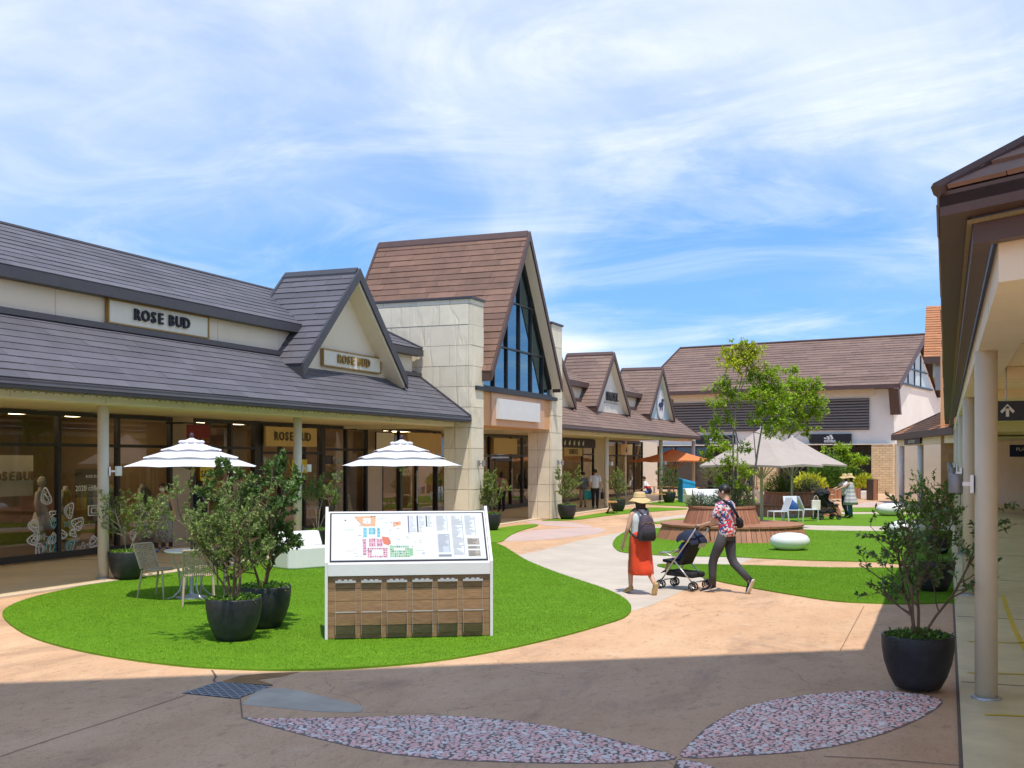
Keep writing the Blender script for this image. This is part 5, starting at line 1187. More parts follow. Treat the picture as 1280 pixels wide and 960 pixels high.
# ---- round timber planter seats
def timber_tier(root, c, r0, r1, z0, z1, n, nm='tier', cap=.10):
    b = MB(); b.lathe([(r0 - .04, z0), (r1 - .04, z1 - .05)], 40, (c.x, c.y, 0)); core = b.build('frame', 'pole_brown', root)
    w0, w1 = 2 * math.pi * r0 / n, 2 * math.pi * r1 / n; hh = z1 - .05 - z0; sl_ = MB(); sl_.hexa([(-w0 / 2 + .006, 0, 0), (w0 / 2 - .006, 0, 0), (w0 / 2 - .006, .03, 0), (-w0 / 2 + .006, .03, 0), (-w1 / 2 + .006, r0 - r1, hh), (w1 / 2 - .006, r0 - r1, hh), (w1 / 2 - .006, r0 - r1 + .03, hh), (-w1 / 2 + .006, r0 - r1 + .03, hh)]); me = sl_.mesh('slat', 'deck_wood')
    for i in range(n):
        a = 2 * math.pi * i / n; o = bpy.data.objects.new('slat', me); col.objects.link(o); o.parent = core; q = Vector((c.x + math.sin(a) * r0, c.y - math.cos(a) * r0, z0)) - root.location; o.location = q; o.rotation_euler = (0, 0, a)
    return core
def deck_ring(root, c, ri, ro, z, n, th=.05):
    for i in range(n):
        a0, a1 = 2 * math.pi * i / n + .003, 2 * math.pi * (i + 1) / n - .003; b = MB(); P = [(c.x + r * math.sin(a), c.y - r * math.cos(a)) for r, a in ((ri, a0), (ro, a0), (ro, (a0 + a1) / 2), (ro, a1), (ri, a1))]; b.prism(P, z - th, z); b.build('deck_board', 'deck_wood', root)
def planter(label, c, R1, R2, off2, h1, h2, n1, n2, seed):
    t = thing('planter_seat', label, 'planter', (c.x, c.y, .022)); c2 = c + off2
    timber_tier(t, c, R1 * 1.06, R1 * .97, .022, h1, n1); b = MB(); b.lathe([(R1 * .96, 0), (R1 * .96, h1 - .051)], 40, (c.x, c.y, .0)); b.build('base', 'pole_brown', t)
    deck_ring(t, c, .25, R1, h1, 44)
    timber_tier(t, c2, R2 * 1.06, R2 * .90, h1, h1 + h2, n2); deck_ring(t, c2, R2 * .62, R2 * .93, h1 + h2, 30)
    b = MB(); b.lathe([(R2 * .63, 0), (R2 * .63, .02)], 30, (c2.x, c2.y, h1 + h2 - .05)); b.build('soil', 'soil', t)
    return t, c2, h1 + h2
PC = gp(931, 679) + Vector((FX, FY, 0)) * 1.75
t1, c2, zt = planter('round two-tier timber planter seat with trees on the island lawn', PC, 1.92, .98, Vector((RX, RY, 0)) * -.25 + Vector((FX, FY, 0)) * .1, .42, .46, 92, 62, 1)
def bush(label, c, z, rx, rz_, n, lm, seed, L=.10, W=.02, name='shrub', upw=.9, ry=None, group=None):
    rg = random.Random(seed); o = thing(name, label, 'shrub', (c.x, c.y, z), 0, group); F = MB(); B = MB(); ry = ry or rx
    for s in range(12):
        e = Vector((rg.uniform(-.7, .7) * rx, rg.uniform(-.7, .7) * ry, rz_ * rg.uniform(.5, .95))); B.tube([(e.x * .2, e.y * .2, 0), e * .6, e], [.012, .008, .003], 4, False)
    for _ in range(n):
        v = rv(rg); k_ = rg.random() ** .4; p = Vector((v.x * rx * k_, v.y * ry * k_, abs(v.z) * rz_ * k_ * rg.uniform(.8, 1.1))); d = (Vector((v.x, v.y, upw)) + rv(rg, .6)).normalized()
        leaf(F, p, d, rv(rg) + Vector((0, 0, .6)), L * rg.uniform(.6, 1.2), W * rg.uniform(.7, 1.2))
    B.build('stems', 'bark', o, ab=False); F.build('foliage', lm, o, ab=False); return o
bush('spiky grey-green shrub filling the timber planter', c2 + Vector((RX, RY, 0)) * .30, zt - .05, .62, .62, 2400, 'leaf_sage', 3, L=.16, W=.014)
bush('small round shrub at the planter edge beside the man with stroller', c2 - Vector((RX, RY, 0)) * .62, zt - .05, .34, .42, 900, 'leaf_sage', 4, L=.12, W=.014)
dt_ = dep(c2)
def tp(px, py, dd=0): return atd(px, dt_ + dd, py)
bs1 = Vector((tp(917, 645).x, tp(917, 645).y, zt - .05))
clump_tree('slender multi-stemmed tree with bright yellow-green top in the timber planter', bs1,
  [([bs1, tp(917, 600), tp(916, 550), tp(921, 500), tp(928, 468)], .035), ([bs1 + Vector((.1, .05, 0)), tp(922, 600), tp(922, 550), tp(912, 510), tp(905, 478)], .028), ([tp(922, 500), tp(932, 470), tp(938, 445)], .015)],
  [ck(927, 438, dt_, 17, 260), ck(914, 446, dt_ + .2, 13, 150), ck(940, 436, dt_ - .1, 14, 200), ck(935, 455, dt_, 16, 200), ck(917, 458, dt_ - .2, 12, 140), ck(905, 482, dt_, 15, 180), ck(918, 495, dt_ + .3, 16, 220), ck(897, 502, dt_ - .2, 12, 110), ck(906, 520, dt_, 12, 90), ck(890, 545, dt_, 13, 130), ck(900, 560, dt_ - .3, 14, 130), ck(885, 570, dt_ + .2, 11, 90), ck(930, 560, dt_ + .3, 10, 70), ck(912, 580, dt_ - .2, 13, 130), ck(930, 590, dt_, 13, 150), ck(905, 600, dt_ + .2, 12, 120), ck(925, 612, dt_, 12, 120), ck(893, 530, dt_, 9, 60)], 'leaf_maple', 2, lm2=('leaf_yellow', 4.55))
bs2 = Vector((tp(941, 640).x, tp(941, 640).y, zt - .05))
clump_tree('slender forked tree with broad green crown in front of the taupe umbrella', bs2,
  [([bs2, tp(942, 600), tp(947, 565), tp(953, 530), tp(956, 500)], .038), ([tp(945, 575), tp(942, 540), tp(940, 520)], .016), ([tp(953, 530), tp(968, 505), tp(975, 492)], .018)],
  [ck(955, 480, dt_, 20, 320), ck(970, 490, dt_ + .3, 20, 300), ck(945, 495, dt_ - .3, 16, 220), ck(962, 465, dt_, 15, 180), ck(975, 508, dt_ - .2, 18, 240), ck(955, 512, dt_ + .2, 17, 220), ck(972, 528, dt_, 15, 180), ck(940, 470, dt_ + .2, 12, 110), ck(962, 540, dt_ - .3, 12, 100), ck(943, 530, dt_, 10, 60)], 'leaf_maple', 3)
PC2 = atd(990, 43.2); t2, c3, zt2 = planter('round two-tier timber planter seat behind the white lounge chairs', PC2, 1.75, 1.15, Vector((0, 0, 0)), .45, .45, 60, 44, 2)
bush('dark green shrub in the planter behind the lounge chairs', c3 + Vector((-.5, .1, 0)), zt2 - .05, .62, .75, 1500, 'leaf_hedge', 6, L=.14, W=.03)
bush('low sage shrub in the planter behind the umbrella pole', c3 + Vector((.6, .2, 0)), zt2 - .05, .5, .55, 1100, 'leaf_sage', 7, L=.13, W=.02)
d3 = dep(c3)
def tq(px, py, dd=0): return atd(px, d3 + dd, py)
bs3 = Vector((c3.x - .2, c3.y, zt2 - .05))
clump_tree('tree with layered green crown growing beyond the taupe umbrellas', bs3, [([bs3, tq(980, 590), tq(985, 550), tq(995, 520), tq(1000, 490)], .05), ([tq(988, 540), tq(972, 515), tq(972, 480)], .025)],
  [ck(1013, 480, d3, 15, 230), ck(1003, 495, d3 + .4, 18, 280), ck(1018, 500, d3 - .3, 14, 190), ck(995, 515, d3, 17, 240), ck(1010, 520, d3 + .3, 14, 180), ck(992, 478, d3 - .3, 12, 140), ck(985, 500, d3, 14, 170), ck(1003, 538, d3, 13, 130), ck(985, 535, d3 + .3, 13, 130), ck(1022, 515, d3, 10, 90), ck(995, 462, d3, 9, 70)], 'leaf_maple', 5, L=.15, W=.075)
# planting in front of the sports store
for i, (px, py, d, rx, rz_, lm, lb, n) in enumerate([(1035, 604, 62, 1.3, 1.9, 'leaf_hedge', 'tall bright green bush between the store planters', 2600), (1060, 610, 64, 1.3, 1.2, 'leaf_hedge', 'rounded green bush beside the hatted couple', 1800), (1012, 616, 60, .9, .9, 'leaf_yellow', 'yellow-green bush under the far white umbrella', 1300), (1079, 618, 62, .7, .8, 'leaf_yellow', 'small yellow-green bush beside the white block', 900)]):
    bush(lb, atd(px, d), .5, rx, rz_, n, lm, 20 + i, L=.22, W=.09)
bt = Vector((*atd(1045, 63).to_2d(), .5))
clump_tree('flat-topped bright green pine-like tree over the store planter', bt, [([bt, atd(1046, 63, 600), atd(1050, 63, 570)], .06)], [ck(1050, 560, 63, 12, 220, 4), ck(1040, 574, 63.4, 14, 260, 4), ck(1064, 572, 62.8, 13, 240, 4), ck(1030, 584, 63, 12, 220, 5), ck(1055, 584, 63.2, 13, 240, 4), ck(1076, 575, 63, 8, 120, 3), ck(1042, 596, 63, 13, 240, 6)], 'leaf_maple', 8, L=.22, W=.1)
def timber_box(label, px0, px1, d, z):
    a, c = atd(px0, d), atd(px1, d); t = thing('timber_planter', label, 'planter', (a.x, a.y, 0)); u = (c - a); Lx = u.length; u.normalize(); v = Vector((-u.y, u.x, 0)); b = MB(); b.obox((a + c) / 2 + v * .5 + Vector((0, 0, z / 2)), (Lx - .04, .94, z - .02), u, v); b.build('box', 'pole_brown', t)
    n = int(Lx / .2)
    me = MB().obox((0, 0, 0), (.188, .03, z)).mesh('board', 'deck_wood')
    for i in range(n): o = bpy.data.objects.new('board', me); col.objects.link(o); o.parent = t; q = a + u * (i + .5) * Lx / n - t.location; o.location = (q.x, q.y, z / 2 + .002); o.rotation_euler = (0, 0, math.atan2(u.y, u.x))
timber_box('long low timber planter box below the green bushes by the store', 1028, 1076, 60.5, .55); timber_box('low timber planter box below the yellow bush', 1000, 1024, 59, .5); timber_box('upright timber screen box beside the brick pier', 1090, 1098, 58, 1.1)
b = MB(); q = atd(1083, 60); b.obox(q + Vector((0, 0, .22)), (.55, .55, .44)); tag(b.build('stone_block', 'wall_white', None, bev=.03), 'square white block beside the store planter', 'block')
# ================================================================ FURNITURE
def canopy_umbrella(n=8, Rr=1.03, zr=2.03, za=2.40):
    o = thing('parasol', 'x', 'umbrella', group='white tiered parasols')
    b = MB(); b.lathe([(.021, 0), (.021, za + .04)], 12); b.build('pole', 'pole_brown', o, ab=False)
    # three overlapping tiers of fabric with scalloped lower edges
    rz0 = lambda r: za - (za - zr) * (r / Rr) ** .95
    for k, (ra, rb, lift) in enumerate(((.34, 1.0, 0), (.17, .72, .028), (.05, .46, .052))):
        b = MB(); rings = []
        for j, t in enumerate((0, .33, .66, 1.0)):
            r = (ra + (rb - ra) * t) * Rr; ring = []
            for i in range(n * 4):
                a = 2 * math.pi * i / (n * 4); ph = (i % 4) / 4; fl = 1 - .05 * math.sin(math.pi * ph); sag = .012 * math.sin(math.pi * ph) * t + (.010 * math.sin(math.pi * ph) if t == 1 and k else 0)
                ring.append((r * fl * math.cos(a), r * fl * math.sin(a), rz0(r) + lift + sag))
            rings.append(ring)
        m = n * 4; vs = [p for r_ in rings for p in r_]; b.add(vs, [(j * m + i, j * m + (i + 1) % m, (j + 1) * m + (i + 1) % m, (j + 1) * m + i) for j in range(3) for i in range(m)])
        q = b.build('canopy_tier', 'white_fabric', o, ab=False)
    b = MB(); b.lathe([(.16 * Rr, za - .03), (.13, za + .03), (.05, za + .06), (.03, za + .075)], 16)
    for i in range(n):
        a = 2 * math.pi * (i + .5) / n; b.ell((math.cos(a) * .15, math.sin(a) * .15, za + .012), (.05, .05, .028), 8, 6)
    b.build('canopy_cap', 'white_fabric', o, ab=False, smooth=True)
    b = MB(); b.ell((0, 0, za + .115), (.032, .032, .042), 10, 8); b.lathe([(.02, za + .05), (.03, za + .08)], 10); b.build('finial', 'cloth_purple', o, ab=False, smooth=True)
    for i in range(n):
        a = 2 * math.pi * i / n; c, s = math.cos(a), math.sin(a); b = MB(); b.tube([(.03 * c, .03 * s, za - .02), (Rr * .98 * c, Rr * .98 * s, zr - .008)], .008, 5); b.tube([(.025 * c, .025 * s, za - .42), (.5 * c, .5 * s, rz0(.5) - .02)], .007, 5); b.build('rib', 'pole_brown', o, ab=False)
    b = MB(); b.lathe([(.035, za - .46), (.035, za - .40)], 10); b.tube([(.02, -.02, za - .30), (.05, -.03, za - .42), (.03, -.05, za - .52)], .022, 7); b.build('tie_strap', 'cloth_beige', o, ab=False)
    return o
def table_proto():
    o = thing('cafe_table', 'x', 'table', group='round white cafe tables')
    b = MB(); b.lathe([(.40, .715), (.41, .722), (.41, .738), (.40, .745)], 32); b.build('table_top', 'white_plastic', o, ab=False)
    b = MB(); b.lathe([(.05, .03), (.035, .1), (.032, .715)], 12); b.build('pedestal', 'metal_grey', o, ab=False)
    b = MB(); b.lathe([(.24, 0), (.24, .02), (.10, .045), (.05, .06)], 24); b.build('base', 'metal_grey', o, ab=False)
    for i in range(4):
        a = math.pi / 4 + math.pi / 2 * i; c, s = math.cos(a), math.sin(a); b = MB(); b.tube([(r * c, r * s, z) for r, z in ((.33, .715), (.27, .55), (.17, .38), (.15, .25), (.20, .12), (.30, .03), (.40, .015))], .013, 7); b.build('leg', 'metal_grey', o, ab=False)
    return o
up_ = canopy_umbrella(); uu = [False]; tp_ = table_proto(); tu = [False]
U1 = gp(239.5, 749); U2 = atd(502, 18.9)
place(up_, uu, (U1.x, U1.y, .022), .2, 'white tiered parasol over the cafe table beside the wicker chairs'); place(up_, uu, (U2.x, U2.y, .022), .35, 'white tiered parasol standing behind the map board')
for px, d, lb in ((1016, 66, 'far white parasol by the yellow-green bush'), (946, 66, 'far white parasol behind the slender trees')): q = atd(px, d); place(up_, uu, (q.x, q.y, .01), .1, lb, 1.02)
place(tp_, tu, (U1.x, U1.y, .022), .3, 'round white cafe table with curved legs under the parasol by the olive pot'); place(tp_, tu, (U2.x, U2.y, .022), .5, 'round white cafe table behind the map board')
def wicker_chair():
    o = thing('wicker_chair', 'x', 'chair', group='tan woven stacking chairs')
    # local: faces +y, seat .45 high
    b = MB(); b.loft([(0, 0, .425, .215, .205), (0, 0, .435, .225, .215), (0, 0, .448, .215, .205)], 20); b.build('seat', 'wicker', o, ab=False, smooth=False)
    for sx in (-1, 1):
        b = MB(); b.tube([(sx * .20, .19, .43), (sx * .215, .215, .2), (sx * .225, .235, 0)], [.017, .015, .012], 8); b.build('leg', 'wicker', o, ab=False)
        b = MB(); b.tube([(sx * .20, -.18, .43), (sx * .215, -.215, .2), (sx * .225, -.25, 0)], [.017, .015, .012], 8); b.build('leg', 'wicker', o, ab=False)
    def bp(u, v): return Vector((u * (.215 + .02 * v), -.19 - .03 * (1 - u * u) - v * .13, .45 + v * .37))
    b = MB(); N_ = 10
    b.tube([bp(-1, 0), bp(-1, .5), bp(-1, .92), bp(-.93, 1.0), bp(-.5, 1.01), bp(0, 1.01), bp(.5, 1.01), bp(.93, 1.0), bp(1, .92), bp(1, .5), bp(1, 0)], .015, 7); fr = b.build('back_frame', 'wicker', o, ab=False)
    b = MB()
    for i in range(1, 12): v = i / 12; b.tube([bp(u / 5, v) + Vector((0, .006 * math.sin(u * 2 + i * 3.1), .008 * math.sin(u * 2.2 + i * 1.5))) for u in range(-5, 6)], .009, 4, False)
    for i in range(-6, 7): b.tube([bp(i / 7, v / 8) + Vector((0, -.006 * math.sin(v * 3 + i * 3.1), 0)) for v in range(0, 9)], .008, 4, False)
    b.build('woven_back', 'wicker', o, ab=False); return o
wc = wicker_chair(); wu = [False]
def faceto(p, q): return math.atan2(q.y - p.y, q.x - p.x) - math.pi / 2
ca = gp(200, 748); place(wc, wu, (ca.x, ca.y, .022), faceto(ca, U1) - .15, 'tan woven chair seen from the side, left of the cafe table')
cb = gp(248, 757); place(wc, wu, (cb.x, cb.y, .022), faceto(cb, U1 + Vector((0, .3, 0))) + .1, 'tan woven chair with its back turned, tucked against the cafe table')
cc = gp(276, 742); place(wc, wu, (cc.x, cc.y, .022), faceto(cc, U1), 'tan woven chair half hidden behind the olive shrub')
# white moulded bench units
def moulded_bench(label, p, rz, w_=.95, sc=1.0, mtl='white_plastic'):
    o = thing('moulded_bench', label, 'bench', (p.x, p.y, .022), rz); o.scale = (sc, sc, sc)
    b = MB(); b.prism([(-w_ / 2, -.25), (-w_ / 2 + .12, -.38), (w_ / 2 - .12, -.38), (w_ / 2, -.25), (w_ / 2, .35), (-w_ / 2, .35)], 0, .42); b.build('seat_block', mtl, o, ab=False, bev=.03)
    b = MB(); b.extr([(-w_ / 2 + .012, .02, .421), (-w_ / 2 + .012, .16, .70), (-w_ / 2 + .012, .36, .70), (-w_ / 2 + .012, .34, .421)], (w_ - .024, 0, 0)); b.build('back_block', mtl, o, ab=False, bev=.03); return o
moulded_bench('white moulded bench with low back on the front lawn behind the shrubs', gp(375, 712) + Vector((FX, FY, 0)) * .3, YAW + .75, 1.0)
moulded_bench('white moulded bench facing the lawn beside the blue box', gp(887, 631) + Vector((FX, FY, 0)) * .3, YAW + .1, 1.45, 1.0)
moulded_bench('pale green-white moulded bench under the blue box', gp(870, 630) + Vector((FX, FY, 0)) * .7, YAW + .5, .8, 1.0, 'wall_white')
q = gp(869, 631) + Vector((FX, FY, 0)) * 2.6; bb = thing('blue_box', 'bright blue wrapped box with folded top behind the white bench', 'box', (q.x, q.y, .02), YAW + .25)
b = MB(); b.hexa([(-.34, -.3, 0), (.34, -.3, 0), (.34, .3, 0), (-.34, .3, 0), (-.34, -.3, 1.15), (.34, -.3, 1.0), (.34, .3, 1.05), (-.34, .3, 1.2)]); b.build('body', 'blue_box', bb, ab=False, bev=.02); b = MB(); b.extr([(-.34, -.31, 1.13), (.34, -.31, .98), (.34, -.31, .88), (-.34, -.31, 1.03)], (0, -.01, 0)); b.build('flap', 'blue_box', bb, ab=False)
for px, py, lb, s in ((992, 690, 'smooth white pebble-shaped seat on the island lawn in front of the planter', 1), (1118, 646, 'white pebble-shaped seat far behind the right-hand pot', 1.15), (1140, 673, 'white pebble-shaped seat just behind the right-hand pot', 1.1)):
    q = gp(px, py) + Vector((FX, FY, 0)) * .35 * s; b = MB(); b.loft([(0, 0, z, r, r * .8) for r, z in ((.20, 0), (.33, .025), (.43, .10), (.47, .19), (.46, .26), (.40, .335), (.28, .385), (.12, .405), (.01, .408))], 32)
    o = b.build('pebble_seat', 'white_plastic', None, True); o.location = (q.x, q.y, .022); o.rotation_euler = (0, 0, YAW); o.scale = (s, s, s); tag(o, lb, 'seat')
# big square taupe parasols
def big_parasol(label, q, half, zr, za, m, pm, rz=0, pole_r=.05, apex_off=0):
    o = thing('parasol', label, 'umbrella', (q.x, q.y, .01), rz)
    b = MB(); b.tube([(0, 0, 0), (0, 0, za)], pole_r, 12); b.obox((0, 0, .06), (.6, .6, .1)); b.build('pole', pm, o, ab=False)
    b = MB(); n = 8; P = []
    for i in range(8):
        a = math.pi / 4 * i + math.pi / 4; r = half * (math.sqrt(2) if i % 2 == 0 else 1.0); P.append((r * math.cos(a), r * math.sin(a), zr + (.0 if i % 2 == 0 else .05)))
    Q = [(x * .5, y * .5, (z + za) / 2 - .04) for x, y, z in P]; A = [(x * .03, y * .03, za) for x, y, z in P]
    b.add(P + Q + A, [(i, (i + 1) % 8, 8 + (i + 1) % 8, 8 + i) for i in range(8)] + [(8 + i, 8 + (i + 1) % 8, 16 + (i + 1) % 8, 16 + i) for i in range(8)] + [tuple(range(16, 24))])
    b.add([(x, y, z) for x, y, z in P] + [(x * .995, y * .995, z - .06) for x, y, z in P], [(i, 8 + i, 8 + (i + 1) % 8, (i + 1) % 8) for i in range(8)]); b.build('canopy', m, o, ab=False)
    b = MB(); b.lathe([(.05, za - .02), (.05, za + .08)], 10); b.build('cap', 'white_plastic', o, ab=False)
    for i in range(8): b = MB(); x, y, z = P[i]; b.tube([(0, 0, za - .06), (x * .97, y * .97, z - .03)], .016, 5); b.tube([(0, 0, zr - .45), (x * .45, y * .45, (z + za) / 2 - .08 - .05)], .02, 5); b.build('strut', pm, o, ab=False)
    return o
big_parasol('large square taupe parasol over the white lounge chairs', atd(990, 41.6), 1.42, 1.92, 2.95, 'taupe_fabric', 'metal_grey', YAW + .7)
big_parasol('large square taupe parasol beside the slender trees', atd(952, 34.6), 1.38, 1.95, 3.08, 'taupe_fabric', 'pole_cream', YAW + .86)
big_parasol('wide orange parasol over the far picnic benches', atd(842, 61), 1.9, 2.02, 2.65, 'orange_fabric', 'bench_wood', YAW + .2, .04)
# white lounge chairs round the planter
def lounge():
    o = thing('lounge_chair', 'x', 'chair', group='white outdoor lounge chairs')
    b = MB(); b.obox((0, 0, .40), (.50, .50, .03)); b.build('seat', 'lounge_white', o, ab=False, bev=.01)
    b = MB(); b.hexa([(-.25, -.26, .42), (.25, -.26, .42), (.25, -.23, .42), (-.25, -.23, .42), (-.25, -.44, .86), (.25, -.44, .86), (.25, -.41, .86), (-.25, -.41, .86)]); b.build('backrest', 'lounge_white', o, ab=False, bev=.01)
    for sx in (-1, 1):
        b = MB(); b.tube([(sx * .25, .24, 0), (sx * .25, .24, .41)], .018, 6); b.build('leg', 'lounge_white', o, ab=False); b = MB(); b.tube([(sx * .25, -.30, 0), (sx * .25, -.24, .41)], .018, 6); b.build('leg', 'lounge_white', o, ab=False)
    return o
lc = lounge(); lu = [False]
for px, py, rz, lb in ((972, 655, YAW + 1.75, 'white lounge chair turned sideways at the planter edge'), (992, 653, YAW + math.pi + .05, 'white lounge chair with a dark blue bag on its seat'), (1011, 652, YAW - 1.5, 'white lounge chair beside the black buggy'), (958, 640, YAW - 1.2, 'white lounge chair half hidden behind the timber planter')):
    q = gp(px, py); place(lc, lu, (q.x, q.y, .022), rz, lb)
q = gp(992, 653); b = MB(); b.loft([(0, 0, 0, .14, .09), (0, 0, .05, .18, .12), (-.02, 0, .18, .16, .11), (-.05, 0, .28, .07, .06), (-.06, 0, .34, .03, .03)], 14, wr=.04); o = b.build('bag', 'cloth_blue', None, True); o.location = (q.x, q.y, .44); tag(o, 'dark blue cloth bag slumped on the white lounge chair', 'bag')
# picnic benches
def bench():
    o = thing('bench', 'x', 'bench', group='slatted wooden benches under the arcade'); 
    for i in range(4): b = MB(); b.box(-.75, .75, -.19 + i * .098, -.105 + i * .098, .42, .455); b.build('slat', 'bench_wood', o, ab=False)
    for sx in (-1, 1):
        b = MB(); b.tube([(sx * .5, -.2, 0), (sx * .5, -.1, .18), (sx * .5, -.13, .42)], .018, 6); b.tube([(sx * .5, .2, 0), (sx * .5, .1, .18), (sx * .5, .13, .42)], .018, 6); b.tube([(sx * .5, -.1, .18), (sx * .5, .1, .18)], .014, 6); b.build('leg', 'black_metal', o, ab=False)
    return o
bn = bench(); bu = [False]
for px, py, rz, lb in ((812, 630, YAW + .1, 'wooden slatted bench with the seated man on it'), (845, 626, YAW + .2, 'wooden slatted bench behind the pot with upright shrub'), (858, 619, YAW, 'wooden slatted bench under the orange parasol'), (925, 620, YAW, 'wooden slatted bench behind the slender trees'), (765, 642, YAW + 1.5, 'wooden slatted bench end by the arcade column'), (955, 618, YAW + .3, 'wooden slatted bench beside the second timber planter'), (828, 618, YAW + .1, 'wooden slatted bench at the far arcade end')):
    q = gp(px, py); place(bn, bu, (q.x, q.y, .03), rz, lb)
# ================================================================ PEOPLE
def skin_body(name, m, parent, J, E, sub=2):
    me = bpy.data.meshes.new(name); keys = list(J); me.from_pydata([J[k][0] for k in keys], [(keys.index(a), keys.index(c)) for a, c in E], []); me.materials.append(MAT[m])
    o = bpy.data.objects.new(name, me); col.objects.link(o); o.parent = parent; md = o.modifiers.new('Skin', 'SKIN'); md.use_smooth_shade = True
    if not me.skin_vertices: me.skin_vertices.new()
    for i, k in enumerate(keys): r = J[k][1]; me.skin_vertices[0].data[i].radius = (r, r) if not isinstance(r, tuple) else r; me.skin_vertices[0].data[i].use_root = (k == 'pelvis')
    s = o.modifiers.new('Subdivision', 'SUBSURF'); s.levels = sub; s.render_levels = sub; return o
BASE = dict(pelvis=(0, 0, .95), waist=(0, 0, 1.08), chest=(0, .0, 1.25), neck0=(0, -.01, 1.43), neck=(0, .01, 1.50), head=(0, .025, 1.60), crown=(0, .01, 1.67), nose=(0, .115, 1.585), chin=(0, .07, 1.525),
  shl=(-.165, -.01, 1.40), ell=(-.22, -.03, 1.13), wrl=(-.23, .05, .90), hal=(-.23, .08, .83), shr=(.165, -.01, 1.40), elr=(.22, -.03, 1.13), wrr=(.23, .05, .90), har=(.23, .08, .83),
  hil=(-.09, 0, .90), knl=(-.095, .02, .50), anl=(-.095, -.02, .09), tol=(-.105, .14, .035), hir=(.09, 0, .90), knr=(.095, .02, .50), anr=(.095, -.02, .09), tor=(.105, .14, .035))
RAD = dict(pelvis=.125, waist=.11, chest=.12, neck0=.06, neck=.05, head=.088, crown=.075, nose=.012, chin=.04, shl=.052, ell=.038, wrl=.026, hal=.028, shr=.052, elr=.038, wrr=.026, har=.028, hil=.085, knl=.056, anl=.038, tol=.032, hir=.085, knr=.056, anr=.038, tor=.032)
EDG = [('pelvis', 'waist'), ('waist', 'chest'), ('chest', 'neck0'), ('neck0', 'neck'), ('neck', 'head'), ('head', 'crown'), ('head', 'nose'), ('neck', 'chin')] + [e for s in 'lr' for e in (('neck0', 'sh' + s), ('sh' + s, 'el' + s), ('el' + s, 'wr' + s), ('wr' + s, 'ha' + s), ('pelvis', 'hi' + s), ('hi' + s, 'kn' + s), ('kn' + s, 'an' + s), ('an' + s, 'to' + s))]
def person(label, loc, rz, height, pose, top=None, bottom=None, hair='hair', hairstyle='short', shoes='cloth_black', hat=None, skirt=None, dress=None, sleeve=.75, fingers=False, sub=2, sole=None, mask=False, leg_to='an', face=True, slim=1.0):
    o = thing('person', label, 'person', loc, rz); k = height / 1.74; o.scale = (k, k, k)
    P = {a: Vector(c) for a, c in BASE.items()}
    for a, c in pose.items(): P[a] = Vector(c)
    RD = dict(RAD); RD['pelvis'] = .10 if (bottom or skirt) else .125
    J = {a: (tuple(P[a]), RD[a] * (slim if a in ('pelvis', 'waist', 'chest') else 1)) for a in P}; E = list(EDG)
    if fingers:
        for s, sg in (('l', -1), ('r', 1)):
            w_, h_ = P['wr' + s], P['ha' + s]; d = (h_ - w_).normalized(); sd_ = d.cross(Vector((sg * 1.0, 0, 0))); sd_ = sd_.normalized() if sd_.length > .1 else Vector((0, 1, 0)); inn_ = Vector((-sg, 0, 0))
            for i, (off, ln) in enumerate(((-.024, .058), (-.008, .07), (.008, .066), (.024, .052))):
                a_, b_ = 'f%s%d' % (s, i), 'g%s%d' % (s, i); q = h_ + sd_ * off + d * .035; J[a_] = (tuple(q), .0105); J[b_] = (tuple(q + d * ln * .75 + inn_ * ln * .45), .008); E += [('ha' + s, a_), (a_, b_)]
            t = w_.lerp(h_, .55) - sd_ * .035 + inn_ * .012; J['th' + s] = (tuple(t), .0115); J['ti' + s] = (tuple(t + d * .045 - sd_ * .012 + inn_ * .015), .009); E += [('wr' + s, 'th' + s), ('th' + s, 'ti' + s)]
    body = skin_body('body', 'skin', o, J, E, sub)
    H = P['head']; hd = (P['crown'] - P['neck']).normalized(); fwd = P['nose'] - H; fwd = (fwd - hd * fwd.dot(hd)).normalized(); sd2 = fwd.cross(hd)
    if face:
        b = MB()
        for s in (-1, 1): b.ell(H + fwd * .078 + sd2 * s * .033 + hd * .012, (.012, .012, .008), 8, 6)
        b.build('eyes', 'hair', o, True, ab=False)
        b = MB(); b.ell(H + fwd * .075 - hd * .045, (.022, .012, .006), 8, 5); b.build('mouth', 'cloth_pink', o, True, ab=False)
        b = MB()
        for s in (-1, 1): b.ell(H + sd2 * s * .09 - hd * .005, (.014, .022, .032), 8, 6)
        b.build('ears', 'skin', o, True, ab=False)
    if mask: b = MB(); b.loft([(H.x + fwd.x * .055, H.y + fwd.y * .055, H.z - .085 + z, r, .05 * r / .06) for r, z in ((.03, 0), (.055, .02), (.062, .05), (.058, .08))], 14); b.build('face_mask', 'cloth_white', o, True, ab=False)
    # hair shell
    b = MB(); c = H - fwd * .018 + hd * .035; n = 18; ringsv = []
    for i in range(9):
        th_ = math.pi * (i / 8) * .70
        for j in range(n):
            a = 2 * math.pi * j / n; dirv = fwd * math.cos(a) + sd2 * math.sin(a); cut = 1.0 if math.cos(a) < .35 else max(.50, 1 - .62 * (math.cos(a) - .35)); t2 = th_ * cut
            rr_ = 1 + .02 * math.sin(j * 5 + i); ringsv.append(c + (dirv * .098 * math.sin(t2) + hd * .098 * math.cos(t2)) * rr_)
    b.add(ringsv, [(i * n + j, i * n + (j + 1) % n, (i + 1) * n + (j + 1) % n, (i + 1) * n + j) for i in range(8) for j in range(n)])
    if hairstyle == 'long': b.loft([(c.x - fwd.x * .03, c.y - fwd.y * .03, c.z + z, rx, ry) for z, rx, ry in ((.02, .095, .085), (-.06, .10, .08), (-.13, .09, .065), (-.19, .07, .045))], 16)
